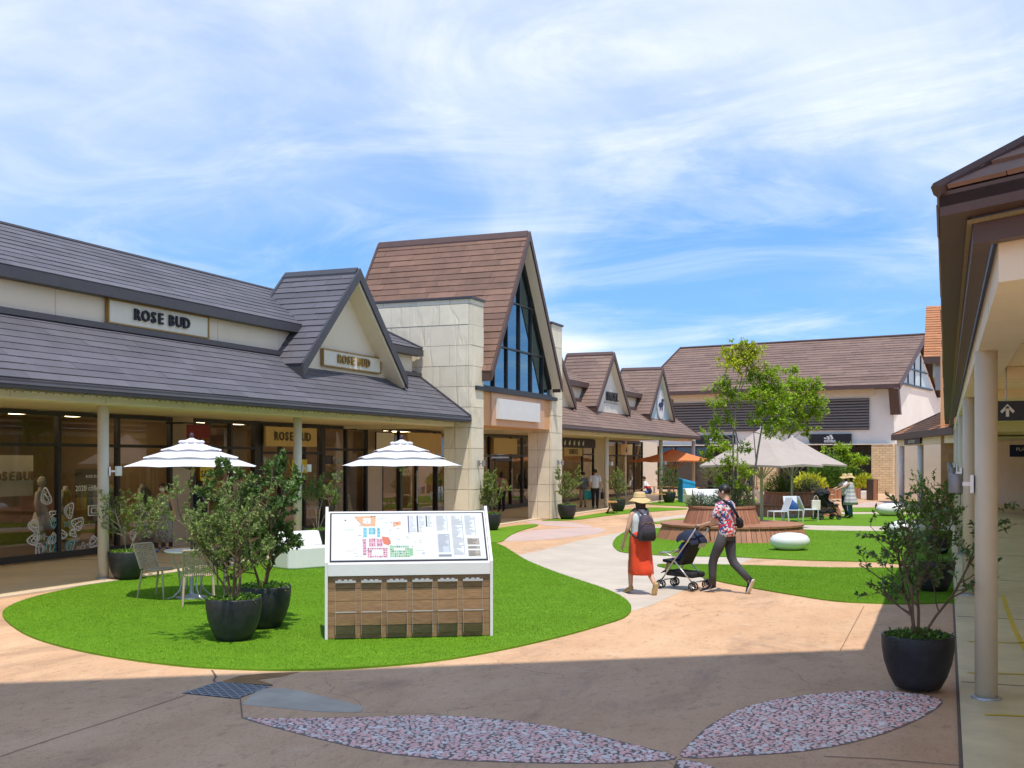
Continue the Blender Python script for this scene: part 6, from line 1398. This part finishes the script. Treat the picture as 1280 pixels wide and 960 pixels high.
    b.build('hair', hair, o, True, ab=False)
    if hat:
        b = MB(); base = H + hd * .075 - fwd * .01; rg = random.Random(3)
        prof = [(.04, .105), (.085, .095), (.105, .055), (.108, .0), (.13, -.015), (.17, -.04), (.205, -.075)]
        vs = []; n = 28
        for r, z in prof:
            for j in range(n): a = 2 * math.pi * j / n; wv = .018 * math.sin(3 * a + 1) * (r > .15); p = base + (fwd * math.cos(a) + sd2 * math.sin(a)) * r + hd * (z + wv); vs.append(p)
        m_ = len(prof); b.add(vs, [(i * n + j, i * n + (j + 1) % n, (i + 1) * n + (j + 1) % n, (i + 1) * n + j) for i in range(m_ - 1) for j in range(n)] + [tuple(range(n))]); hb_ = b.build('sun_hat', hat, o, True, ab=False)
        b = MB(); b.tube([base + (fwd * math.cos(a) + sd2 * math.sin(a)) * .109 + hd * .008 for a in [2 * math.pi * j / 20 for j in range(21)]], .007, 5, False); b.build('hat_band', 'cloth_beige', hb_, ab=False)
    yaw_t = math.atan2(P['shr'].y - P['shl'].y, P['shr'].x - P['shl'].x)
    if top:
        pe, wa, ch, nk = P['pelvis'], P['waist'], P['chest'], P['neck0']; b = MB(); hem = pe.lerp(P['hil'].lerp(P['hir'], .5), .9)
        b.loft([(hem.x, hem.y, hem.z - .005, .178, .135, yaw_t), (pe.x, pe.y, pe.z + .03, .172, .130, yaw_t), (wa.x, wa.y, wa.z, .162, .120, yaw_t), (ch.x, ch.y, ch.z, .182, .132, yaw_t), (nk.x, nk.y, nk.z - .07, .185, .118, yaw_t), (nk.x, nk.y, nk.z - .02, .15, .095, yaw_t), (nk.x, nk.y, nk.z + .022, .082, .075, yaw_t), (nk.x, nk.y, nk.z + .045, .066, .066, yaw_t)], 36, wr=.016, seed=2)
        if sleeve > 0:
            for s in 'lr':
                a, e, w_ = P['sh' + s], P['el' + s], P['wr' + s]; pts = [a.lerp(P['neck0'], .25), a, a.lerp(e, .5)]; rr_ = [.062, .073, .070]
                if sleeve <= 1: pts.append(a.lerp(e, sleeve)); rr_.append(.069)
                else: pts += [e, e.lerp(w_, sleeve - 1)]; rr_ += [.055, .045]
                b.tube(pts, rr_, 14)
        b.build('shirt', top, o, True, ab=False)
    if bottom:
        b = MB(); pe = P['pelvis']; hm_ = P['hil'].lerp(P['hir'], .5); b.loft([(hm_.x, hm_.y, hm_.z - .07, .15, .115), (hm_.x, hm_.y, hm_.z, .165, .125), (pe.x, pe.y, pe.z + .07, .155, .118)], 18)
        for s in 'lr':
            h_, kn, an = P['hi' + s], P['kn' + s], P['an' + s]; en = kn.lerp(an, .93) if leg_to == 'an' else h_.lerp(kn, .85); pts = [h_ + Vector((0, 0, .03)), h_.lerp(kn, .5), h_.lerp(kn, .84)]; rr_ = [.098, .086, .074]
            if leg_to == 'an': pts += [kn.lerp(an, .12), kn.lerp(an, .5), en]; rr_ += [.070, .062, .056]
            b.tube(pts, rr_, 14)
        b.build('trousers', bottom, o, True, ab=False)
    def drape(nm, secs, m, wr=.045): b = MB(); b.loft(secs, 48, True, wr=wr, seed=4); return b.build(nm, m, o, True, ab=False)
    if skirt: drape('skirt', skirt[1], skirt[0])
    if dress: drape('dress', dress[1], dress[0])
    for s in 'lr':
        an, to = P['an' + s], P['to' + s]; d = (to - an); d.normalize(); u = Vector((0, 0, 1)); hl = an - d * .05; f = to + d * .06
        ax_ = (f - hl); Lf = ax_.length; ax_.normalize(); sd3 = ax_.cross(u); sd3 = sd3.normalized() if sd3.length > .05 else Vector((1, 0, 0)); nn_ = sd3.cross(ax_).normalized()
        b = MB(); secs = ((0, .028, .075), (.12, .036, .08), (.35, .036, .07), (.62, .046, .05), (.85, .043, .036), (1.0, .018, .02)); vs = []; n = 12; c0 = hl - nn_ * .030
        for t, wdt, ht in secs:
            for j in range(n): a = 2 * math.pi * j / n; vs.append(c0 + ax_ * Lf * t + sd3 * wdt * math.cos(a) + nn_ * (ht * .5 + ht * .5 * math.sin(a)))
        b.add(vs, [(i * n + j, i * n + (j + 1) % n, (i + 1) * n + (j + 1) % n, (i + 1) * n + j) for i in range(5) for j in range(n)] + [tuple(range(n - 1, -1, -1)), tuple(5 * n + j for j in range(n))]); sh_ = b.build('shoe', shoes, o, True, ab=False)
        if sole:
            b = MB(); ol = []
            for t, wdt in ((-.02, .02), (.05, .036), (.35, .036), (.62, .048), (.85, .044), (1.02, .02)): ol.append((t, wdt))
            pts = [c0 + ax_ * Lf * t + sd3 * w_ for t, w_ in ol] + [c0 + ax_ * Lf * t - sd3 * w_ for t, w_ in ol[::-1]]; b.extr([p - nn_ * .014 for p in pts], nn_ * .018); b.build('sole', sole, sh_, ab=False)
    return o, P
def stand(px, py, dd=0): q = gp(px, py) + Vector((FX, FY, 0)) * dd; return (q.x, q.y, .005)
HEAD = lambda a: YAW + a      # local +y = direction faced; 0 = straight away from us
# woman in rust skirt, walking away
wpos = stand(800, 742.5); wz = HEAD(R(22))
wo_, wp = person('woman in rust skirt, grey sleeveless top and straw sun hat walking away', (wpos[0], wpos[1], .01), wz, 1.60,
  dict(anl=(-.10, .16, .075), tol=(-.12, .30, .035), knl=(-.10, .16, .50), anr=(.12, -.33, .17), tor=(.125, -.26, .03), knr=(.10, -.02, .48), ell=(-.25, -.02, 1.14), wrl=(-.28, .09, .90), hal=(-.285, .12, .82), elr=(.24, -.05, 1.14), wrr=(.22, .10, .94), har=(.20, .15, .88)),
  top='cloth_white', sleeve=0, hair='hair_brown', hairstyle='long', shoes='shoe_tan', sole='straw', hat='straw', fingers=True,
  skirt=('rust_skirt', [(0, .0, 1.10, .150, .115), (0, 0, 1.02, .175, .14), (0, -.01, .92, .195, .165), (0, -.02, .75, .20, .18), (0, -.02, .60, .205, .20), (0, -.03, .45, .21, .225), (.0, -.03, .36, .215, .24), (.0, -.03, .335, .20, .225)]))
def bpack(root_loc, rz, k):
    o = thing('backpack', 'dark purple backpack worn by the woman in the rust skirt', 'backpack', root_loc, rz); o.scale = (k, k, k)
    b = MB(); b.loft([(0, -.235, .93, .145, .075), (0, -.245, .96, .165, .095), (0, -.25, 1.06, .17, .10), (0, -.24, 1.20, .155, .09), (0, -.22, 1.32, .12, .075), (0, -.20, 1.38, .07, .05)], 18, wr=.015); b.build('bag_body', 'cloth_purple', o, True, ab=False)
    b = MB(); b.loft([(0, -.31, .945, .12, .035), (0, -.325, .98, .135, .045), (0, -.33, 1.07, .13, .045), (0, -.32, 1.12, .11, .035)], 16, wr=.01); b.build('front_pocket', 'cloth_black', o, True, ab=False)
    b = MB(); b.tube([(x / 10 * .15, -.325 + .012 * abs(x / 10), 1.245 + .02 * math.sin(x)) for x in range(-10, 11)], .005, 5, False); b.build('zip', 'gold', o, ab=False)
    for s in (-1, 1): b = MB(); b.tube([(s * .05, -.20, 1.37), (s * .085, -.13, 1.46), (s * .105, -.01, 1.485), (s * .12, .11, 1.42), (s * .14, .155, 1.25), (s * .165, .09, 1.08), (s * .15, -.16, .99)], .019, 6); b.build('strap', 'cloth_purple', o, True, ab=False)
    return o
bpack((wpos[0], wpos[1], .01), wz, 1.60 / 1.74)
# man with stroller, walking left
mpos = stand(908, 741); mz = HEAD(R(50))
mo_, mp2 = person('man in red, white and blue patterned shirt and dark trousers pushing a stroller', (mpos[0], mpos[1], .01), mz, 1.76,
  dict(anl=(-.09, .20, .08), tol=(-.10, .36, .035), knl=(-.09, .20, .50), anr=(.10, -.38, .19), tor=(.11, -.31, .04), knr=(.10, -.04, .50), pelvis=(0, -.02, .94), waist=(0, 0, 1.08), chest=(0, .02, 1.25), shl=(-.175, .02, 1.40), shr=(.175, .02, 1.40), ell=(-.21, .11, 1.13), wrl=(-.17, .36, 1.06), hal=(-.16, .42, 1.05), elr=(.22, .08, 1.12), wrr=(.17, .33, 1.06), har=(.15, .41, 1.05), head=(-.0, .05, 1.60), crown=(0, .03, 1.67), nose=(-.03, .138, 1.575), chin=(-.015, .09, 1.525)),
  top='plaid', bottom='cloth_charcoal', sleeve=.78, shoes='cloth_navy', sole='sign_cream', fingers=True)
so_ = thing('sling_bag', 'black sling bag worn across the back of the man with the stroller', 'bag', (mpos[0], mpos[1], .01), mz); so_.scale = (1.76 / 1.74,) * 3
b = MB(); b.loft([(.13, -.165, 1.03, .07, .035, .6), (.12, -.18, 1.06, .11, .055, .6), (.10, -.18, 1.15, .115, .06, .6), (.08, -.17, 1.20, .09, .045, .6)], 14); b.build('bag_body', 'cloth_black', so_, True, ab=False)
b = MB(); b.tube([(.10, -.165, 1.18), (.0, -.155, 1.30), (-.09, -.12, 1.42), (-.11, -.02, 1.475), (-.06, .12, 1.40), (.08, .175, 1.22), (.19, .09, 1.09), (.19, -.08, 1.07)], .022, 6); b.build('strap', 'cloth_navy', so_, True, ab=False)
# stroller
def stroller(label, loc, rz, sc=1.0, dark=False, frame='metal_silver', hood='cloth_navy'):
    o = thing('stroller', label, 'stroller', loc, rz); o.scale = (sc,) * 3
    W = .22
    for s in (-1, 1):
        b = MB(); b.tube([(s * W, -.36, 1.02), (s * W, -.20, .80), (s * W, .10, .42), (s * W, .30, .13)], .014, 8); b.tube([(s * W, .06, .48), (s * W, -.30, .13)], .013, 8); b.tube([(s * W, .02, .52), (s * W, .26, .62), (s * W, .36, .58)], .012, 8); b.build('frame_tube', frame, o, True, ab=False)
    b = MB(); b.tube([(-W, -.36, 1.02), (-W * .8, -.39, 1.05), (W * .8, -.39, 1.05), (W, -.36, 1.02)], .017, 8); b.build('handle', 'rubber', o, True, ab=False)
    b = MB(); b.tube([(-W, .30, .14), (W, .30, .14)], .011, 6); b.tube([(-W, -.30, .14), (W, -.30, .14)], .011, 6); b.tube([(-W, .36, .58), (W, .36, .58)], .014, 6); b.build('crossbar', frame, o, True, ab=False)
    for s in (-1, 1):
        for y in (.31, -.31):
            q = thing_part('wheel_pair', o)
            for k_ in (-.034, .034):
                b = MB(); c = Vector((s * W + k_, y, .075)); b.tube([c + Vector((0, math.cos(a) * .062, math.sin(a) * .062)) for a in [2 * math.pi * j / 20 for j in range(21)]], .013, 6, False); t_y = b.build('tyre', 'rubber', o, True, ab=False)
                b = MB()
                for j in range(5): a = 2 * math.pi * j / 5; b.tube([c, c + Vector((0, math.cos(a) * .055, math.sin(a) * .055))], .006, 4)
                b.tube([c - Vector((.012, 0, 0)), c + Vector((.012, 0, 0))], .018, 8); b.build('rim', 'metal_silver' if not dark else 'black_metal', t_y, ab=False)
            b = MB(); b.tube([(s * W - .04, y, .075), (s * W + .04, y, .075)], .010, 6); b.tube([(s * W, y, .075), (s * W, y - .01, .16)], .02, 8); b.build('castor', 'black_metal', o, True, ab=False)
    b = MB(); b.hexa([(-.19, -.02, .40), (.19, -.02, .40), (.19, .30, .44), (-.19, .30, .44), (-.19, -.02, .46), (.19, -.02, .46), (.19, .30, .49), (-.19, .30, .49)]); b.hexa([(-.19, -.30, .86), (.19, -.30, .86), (.19, -.25, .88), (-.19, -.25, .88), (-.19, -.06, .40), (.19, -.06, .40), (.19, .0, .44), (-.19, .0, .44)]); b.build('seat', 'cloth_black', o, ab=False, bev=.015)
    b = MB(); b.hexa([(-.2, -.30, .20), (.2, -.30, .20), (.2, .24, .22), (-.2, .24, .22), (-.2, -.30, .29), (.2, -.30, .29), (.2, .24, .31), (-.2, .24, .31)]); b.build('basket', 'cloth_black', o, ab=False, bev=.03)
    # ribbed folding hood
    b = MB(); n, m_ = 12, 8; vs = []
    for i in range(n + 1):
        a = R(-20 + 135 * i / n); rr_ = .26 + .012 * abs(math.sin(i * math.pi / 2.4))
        for j in range(m_ + 1): u_ = math.pi * j / m_; vs.append((-math.cos(u_) * .225, -.14 + math.cos(a + .9) * rr_ * (.55 + .45 * math.sin(u_)), .72 + math.sin(a + .9) * rr_ * (.40 + .60 * math.sin(u_))))
    b.add(vs, [(i * (m_ + 1) + j, i * (m_ + 1) + j + 1, (i + 1) * (m_ + 1) + j + 1, (i + 1) * (m_ + 1) + j) for i in range(n) for j in range(m_)]); b.build('hood', hood, o, True, ab=False)
    if not dark:
        b = MB(); b.hexa([(-.10, -.335, .70), (.12, -.335, .70), (.12, -.33, .70), (-.10, -.33, .70), (-.10, -.375, .80), (.12, -.375, .80), (.12, -.37, .80), (-.10, -.37, .80)]); b.build('back_pocket', 'sign_cream', o, ab=False)
        b = MB(); b.tube([(.19, -.37, .98), (.21, -.39, .80), (.19, -.36, .78)], .012, 5); b.build('cup_strap', 'gold', o, ab=False)
    return o
def thing_part(n, o): return None
hd_ = Vector((-math.sin(mz), math.cos(mz), 0)); sp_ = Vector((mpos[0], mpos[1], 0)) + hd_ * .80
stroller('black and silver stroller with navy ribbed hood pushed by the man', (sp_.x, sp_.y, .01), mz, 1.0)
cp, _ = person('small child sitting in the stroller with bare feet showing', (sp_.x + hd_.x * .06, sp_.y + hd_.y * .06, .14), mz, .85, dict(knl=(-.11, .42, .66), anl=(-.11, .55, .30), tol=(-.12, .66, .26), knr=(.11, .42, .66), anr=(.11, .55, .30), tor=(.12, .66, .26), hil=(-.1, .05, .72), hir=(.1, .05, .72), pelvis=(0, .0, .75), waist=(0, -.06, .90), chest=(0, -.14, 1.10), neck0=(0, -.2, 1.28), neck=(0, -.2, 1.36), head=(0, -.19, 1.48), crown=(0, -.2, 1.56), nose=(0, -.08, 1.47), chin=(0, -.12, 1.40), shl=(-.16, -.19, 1.26), shr=(.16, -.19, 1.26), ell=(-.2, -.05, 1.05), elr=(.2, -.05, 1.05), wrl=(-.14, .15, .95), wrr=(.14, .15, .95), hal=(-.12, .2, .93), har=(.12, .2, .93)), top='cloth_blue', bottom='cloth_navy', leg_to='kn', sub=1)
# woman in long speckled dress by the shop window
q = atX(204, -16.9); person('woman in long speckled dress and face mask standing by the shop window', (q.x, q.y, .03), HEAD(R(170)), 1.60, dict(ell=(-.25, -.02, 1.14), wrl=(-.33, .06, .93), hal=(-.36, .08, .87), tol=(-.13, .14, .035)), hair='hair_brown', hairstyle='long', mask=True, shoes='cloth_blue',
  dress=('dress_speckle', [(0, 0, 1.44, .10, .09), (0, 0, 1.41, .19, .12), (0, 0, 1.30, .19, .135), (0, 0, 1.10, .175, .13), (0, 0, .95, .195, .155), (0, 0, .6, .215, .19), (0, 0, .26, .235, .215)]))
# walking couple
person('man in white T-shirt and black trousers walking under the arcade', stand(744, 636), HEAD(R(-5)), 1.72, dict(anl=(-.09, .15, .09), tol=(-.1, .3, .04), anr=(.09, -.2, .12), tor=(.1, -.08, .04), knl=(-.09, .1, .5), wrr=(.27, .0, .90), har=(.28, .02, .83)), top='cloth_white', bottom='cloth_black', sub=1, sleeve=.85)
person('woman in grey top and beige trousers walking beside the man in white', stand(729, 635), HEAD(R(5)), 1.60, dict(anl=(-.09, .12, .09), tol=(-.1, .26, .04), anr=(.09, -.12, .10), tor=(.1, .02, .04)), top='cloth_grey', bottom='cloth_beige', sub=1, sleeve=1.6)
def handbag(label, p, m, h=.34, w_=.3, rz=0):
    o = thing('handbag', label, 'bag', p, rz); b = MB(); b.hexa([(-w_ / 2, -.06, 0), (w_ / 2, -.06, 0), (w_ / 2, .06, 0), (-w_ / 2, .06, 0), (-w_ / 2 * 1.05, -.05, h), (w_ / 2 * 1.05, -.05, h), (w_ / 2 * 1.05, .05, h), (-w_ / 2 * 1.05, .05, h)]); b.build('bag_body', m, o, ab=False, bev=.015)
    b = MB(); b.tube([(-w_ * .28, 0, h), (-w_ * .2, 0, h + .12), (0, 0, h + .16), (w_ * .2, 0, h + .12), (w_ * .28, 0, h)], .009, 5); b.build('strap', m, o, ab=False)
q = gp(735.5, 635.5); handbag('turquoise shopping bag between the walking couple', (q.x, q.y, .42), 'cloth_teal', .36, .34, YAW)
q = gp(753, 636); handbag('small black bag in the hand of the man in white', (q.x, q.y, .42), 'cloth_black', .3, .14, YAW + 1)
# seated man
q = gp(812, 630); person('man in white, red and navy shirt and blue shorts sitting on the bench', (q.x, q.y, .03), HEAD(R(75)), 1.70, dict(pelvis=(0, 0, .56), waist=(0, .03, .70), chest=(0, .12, .87), neck0=(0, .2, 1.04), neck=(0, .24, 1.10), head=(0, .28, 1.19), crown=(0, .28, 1.27), nose=(0, .38, 1.15), chin=(0, .32, 1.11), shl=(-.17, .17, 1.0), shr=(.17, .17, 1.0), ell=(-.2, .22, .75), elr=(.2, .22, .75), wrl=(-.08, .42, .72), wrr=(.08, .42, .72), hal=(-.05, .46, .76), har=(.05, .46, .76), hil=(-.1, .05, .52), hir=(.1, .05, .52), knl=(-.12, .45, .52), knr=(.12, .45, .52), anl=(-.12, .42, .09), anr=(.12, .42, .09), tol=(-.13, .57, .04), tor=(.13, .57, .04)), top='shirt_tricolour', bottom='cloth_blue', leg_to='kn', hair='bark', sub=1)
# hatted couple with buggy
q1, q2 = stand(1056, 647), stand(1063, 648.5)
person('person in white shirt, jeans and straw hat reaching to the seated child', q1, HEAD(R(100)), 1.58, dict(ell=(-.22, .22, 1.22), wrl=(-.18, .46, 1.12), hal=(-.17, .54, 1.1), elr=(.24, .2, 1.22), wrr=(.2, .44, 1.14), har=(.18, .52, 1.12), anr=(.1, -.2, .1), tor=(.1, -.06, .04)), top='cloth_white', bottom='cloth_navy', hat='straw', sub=1, sleeve=.7, hair='hair_brown', hairstyle='long')
person('woman in pale striped tunic over jeans and straw hat beside the buggy', q2, HEAD(R(60)), 1.60, dict(elr=(.26, -.02, 1.2), wrr=(.2, .12, 1.05), har=(.17, .16, 1.02), ell=(-.2, .2, 1.2), wrl=(-.1, .26, 1.36), hal=(-.08, .27, 1.42)), bottom='cloth_blue', hat='straw', sub=1, hair='hair_brown', hairstyle='long',
  dress=('dress_stripe', [(0, 0, 1.44, .09, .085), (0, 0, 1.40, .18, .12), (0, 0, 1.28, .185, .135), (0, 0, 1.08, .18, .14), (0, 0, .92, .22, .19), (0, 0, .7, .27, .25), (0, 0, .55, .30, .28)]))
qb = gp(1033, 650); stroller('black buggy parked beside the white lounge chair', (qb.x, qb.y, .02), HEAD(R(-75)), 1.12, True, 'black_metal', 'cloth_black')
person('child in white cap sitting up in the black buggy', (qb.x, qb.y, .2), HEAD(R(-75)), 1.05, dict(knl=(-.11, .42, .66), anl=(-.11, .55, .30), tol=(-.12, .66, .26), knr=(.11, .42, .66), anr=(.11, .55, .30), tor=(.12, .66, .26), hil=(-.1, .05, .72), hir=(.1, .05, .72), pelvis=(0, .0, .75), waist=(0, -.0, .90), chest=(0, .0, 1.10), neck0=(0, 0, 1.28), neck=(0, 0.02, 1.36), head=(0, .03, 1.48), crown=(0, .02, 1.56), nose=(0, .14, 1.47), chin=(0, .09, 1.40), shl=(-.16, 0, 1.26), shr=(.16, 0, 1.26), ell=(-.2, .12, 1.15), elr=(.2, .12, 1.15), wrl=(-.18, .4, 1.15), wrr=(.18, .4, 1.15), hal=(-.17, .5, 1.15), har=(.17, .5, 1.15)), top='cloth_black', bottom='cloth_navy', leg_to='kn', hat=None, sub=1)
q = gp(1020, 652); handbag('pale carrier bag hanging at the white lounge chair', (q.x, q.y, .40), 'sign_cream', .34, .28, YAW)
# others in doorways and beyond
q = atd(935, 57); person('person in dark clothes standing behind the slender trees', (q.x, q.y, .01), HEAD(R(60)), 1.75, {}, top='cloth_navy', bottom='cloth_charcoal', sub=1)
q = atX(249, XS + .5); person('person in navy mostly hidden behind the dense shrub by the shop wall', (q.x, q.y, .03), HEAD(R(20)), 1.62, {}, top='cloth_navy', bottom='cloth_navy', sub=1)
q = atX(549, XS - .5); person('shopper in dark jacket and jeans inside the glass door', (q.x, q.y, .045), HEAD(R(160)), 1.72, {}, top='cloth_charcoal', bottom='cloth_blue', shoes='cloth_white', sub=1, sleeve=1.7)
q = atX(627, XS + .6); person('woman in dusty pink top at the hall entrance behind the pot', (q.x, q.y, .03), HEAD(R(20)), 1.62, {}, top='cloth_pink', bottom='cloth_black', hair='hair_brown', hairstyle='long', sub=1, sleeve=1.5)
q = atd(1285, 46); person('person in blue at the edge of the right arcade shops', (q.x, q.y, .03), HEAD(R(80)), 1.65, {}, top='cloth_blue', bottom='cloth_navy', sub=1)
# mannequins and clothes in the windows
def mannequin(label, px, X, dress=None, dm='cloth_white', rz=R(-70), head=True, z=.04):
    q = atX(px, X); o = thing('mannequin', label, 'mannequin', (q.x, q.y, z), rz)
    b = MB(); b.lathe([(.18, 0), (.18, .015), (.02, .02), (.018, .12)], 16); b.build('stand', 'metal_grey', o, ab=False)
    b = MB()
    for s in (-.08, .08): b.tube([(s, 0, .12), (s, .01, .5), (s * 1.1, 0, .92)], [.04, .06, .085], 10)
    b.loft([(0, 0, .88, .16, .11), (0, 0, 1.05, .125, .095), (0, 0, 1.25, .165, .11), (0, 0, 1.40, .17, .085), (0, 0, 1.46, .06, .055), (0, 0, 1.52, .05, .05)], 16)
    for s in (-1, 1): b.tube([(s * .16, 0, 1.41), (s * .21, -.02, 1.15), (s * .22, .06, .88)], [.05, .04, .028], 8)
    if head: b.ell((0, .02, 1.63), (.078, .095, .12), 12, 10)
    b.build('figure', 'mannequin', o, True, ab=False)
    if dress: b = MB(); b.loft([(0, 0, z_, rx, ry) for z_, rx, ry in dress], 20, wr=.025, seed=px); b.build('dress', dm, o, True, ab=False)
DR = [(1.43, .10, .08), (1.40, .185, .10), (1.25, .18, .125), (1.06, .14, .11), (.9, .19, .15), (.5, .23, .2), (.3, .25, .22)]
mannequin('white bare mannequin with head in the paisley window', 51, -18.4, [(.98, .17, .12), (.75, .24, .2), (.6, .28, .24)], 'cloth_white'); mannequin('mannequin in yellow dress in the paisley window', 82, -18.6, DR, 'cloth_yellow', head=False); mannequin('mannequin in pale sage dress near the woman in speckled dress', 178, -18.5, DR, 'cloth_sage', head=False)
mannequin('pale figure in white dress inside the brown-roofed shop', 788, XS - .8, DR, 'cloth_white'); mannequin('mannequin in grey coat inside the hall entrance', 647, XS - .9, DR, 'cloth_grey'); mannequin('mannequin in dark outfit inside the hall entrance', 652, XS - .6, DR, 'cloth_black')
def rack(label, px0, px1, X, cols):
    a, c = atX(px0, X), atX(px1, X); o = thing('clothes_rack', label, 'clothes rack', (a.x, a.y, .04)); b = MB(); b.tube([(a.x, a.y, .04), (a.x, a.y, 1.6), (c.x, c.y, 1.6), (c.x, c.y, .04)], .015, 6); b.build('rail', 'gold', o); rg = random.Random(px0); n = 14
    for i in range(n): y = a.y + (c.y - a.y) * (i + .5) / n; b = MB(); b.loft([(X, y, z, rx, .035) for z, rx in ((.55 + rg.uniform(0, .2), .2), (1.1, .19), (1.45, .2), (1.54, .06))], 8, wr=.03, seed=i); b.build('garment', rg.choice(cols), o, True)
rack('rail of pale clothes in the paisley window', 100, 145, -19.6, ['cloth_white', 'cloth_sage', 'cloth_beige', 'cloth_yellow', 'cloth_grey']); rack('rail of dark clothes inside the grey-roofed shop', 270, 318, -19.5, ['cloth_navy', 'cloth_grey', 'cloth_beige', 'cloth_pink'])
def shelves(label, px0, px1, X):
    a, c = atX(px0, X), atX(px1, X); o = thing('display_shelves', label, 'shelves', (a.x, a.y, .04)); rg = random.Random(px0)
    for z in (.45, .95, 1.45, 1.95):
        b = MB(); b.box(X - .3, X, a.y, c.y, z, z + .05); b.build('shelf', 'sign_gold', o)
        y = a.y + .15
        while y < c.y - .2: h_ = rg.uniform(.15, .32); w_ = rg.uniform(.12, .25); b = MB(); b.box(X - .25, X - .06, y, y + w_, z + .05, z + .05 + h_); b.build('goods', rg.choice(['cloth_white', 'cloth_beige', 'cloth_pink', 'cloth_navy', 'cloth_sage']), o, bev=.02); y += w_ + rg.uniform(.08, .3)
shelves('yellow wooden display shelves in the hall shop window', 412, 447, XS - .7); shelves('wooden shelves at the back of the hall shop', 520, 545, -20.5)
for px, z in ((238, 1.55),): q = atX(px, XS); b = MB(); b.tube([(XS - .01, q.y, z), (XS + .03, q.y, z)], .10, 16); tag(b.build('alarm_disc', 'sign_red'), 'round red alarm disc on the wall beside the shop window', 'alarm')
# ================================================================ SHORT GRASS STANDING ON THE NEAR LAWNS
import numpy as np
def grass(label, key, n, seed, h=.014):
    P = np.array([(p.x, p.y) for p in LAWNS[key]]); rg = np.random.default_rng(seed); lo, hi = P.min(0), P.max(0)
    pts = np.empty((0, 2))
    while len(pts) < n:
        q = rg.uniform(lo, hi, (n * 2, 2)); c = np.zeros(len(q), bool); k = len(P)
        for i in range(k):
            a, b = P[i], P[(i + 1) % k]; m = (a[1] > q[:, 1]) != (b[1] > q[:, 1])
            with np.errstate(divide='ignore', invalid='ignore'): x = (b[0] - a[0]) * (q[:, 1] - a[1]) / (b[1] - a[1]) + a[0]
            c ^= m & (q[:, 0] < x)
        pts = np.vstack([pts, q[c]])
    pts = pts[:n]; a = rg.uniform(0, 2 * np.pi, n); w_ = rg.uniform(.0022, .0042, n); hh = h * rg.uniform(.5, 1.2, n); la = rg.uniform(0, 2 * np.pi, n); ll = hh * rg.uniform(.1, .9, n)
    v = np.zeros((n, 3, 3)); v[:, 0, 0] = pts[:, 0] - np.cos(a) * w_; v[:, 0, 1] = pts[:, 1] - np.sin(a) * w_; v[:, 1, 0] = pts[:, 0] + np.cos(a) * w_; v[:, 1, 1] = pts[:, 1] + np.sin(a) * w_
    v[:, 2, 0] = pts[:, 0] + np.cos(la) * ll; v[:, 2, 1] = pts[:, 1] + np.sin(la) * ll; v[:, :2, 2] = .02; v[:, 2, 2] = .022 + hh
    me = bpy.data.meshes.new('grass'); me.vertices.add(3 * n); me.vertices.foreach_set('co', v.reshape(-1)); me.loops.add(3 * n); me.loops.foreach_set('vertex_index', np.arange(3 * n, dtype=np.int32)); me.polygons.add(n); me.polygons.foreach_set('loop_start', np.arange(0, 3 * n, 3, dtype=np.int32)); me.update(calc_edges=True); me.materials.append(MAT['turf_blade'])
    o = bpy.data.objects.new('grass', me); col.objects.link(o); tag(o, label, 'grass', kind='stuff')
grass('short artificial grass blades of the front lawn', 'front', 420000, 1)
grass('short artificial grass blades of the right-hand lawn', 'right', 110000, 2)
grass('short artificial grass blades of the island lawn', 'island', 130000, 3)
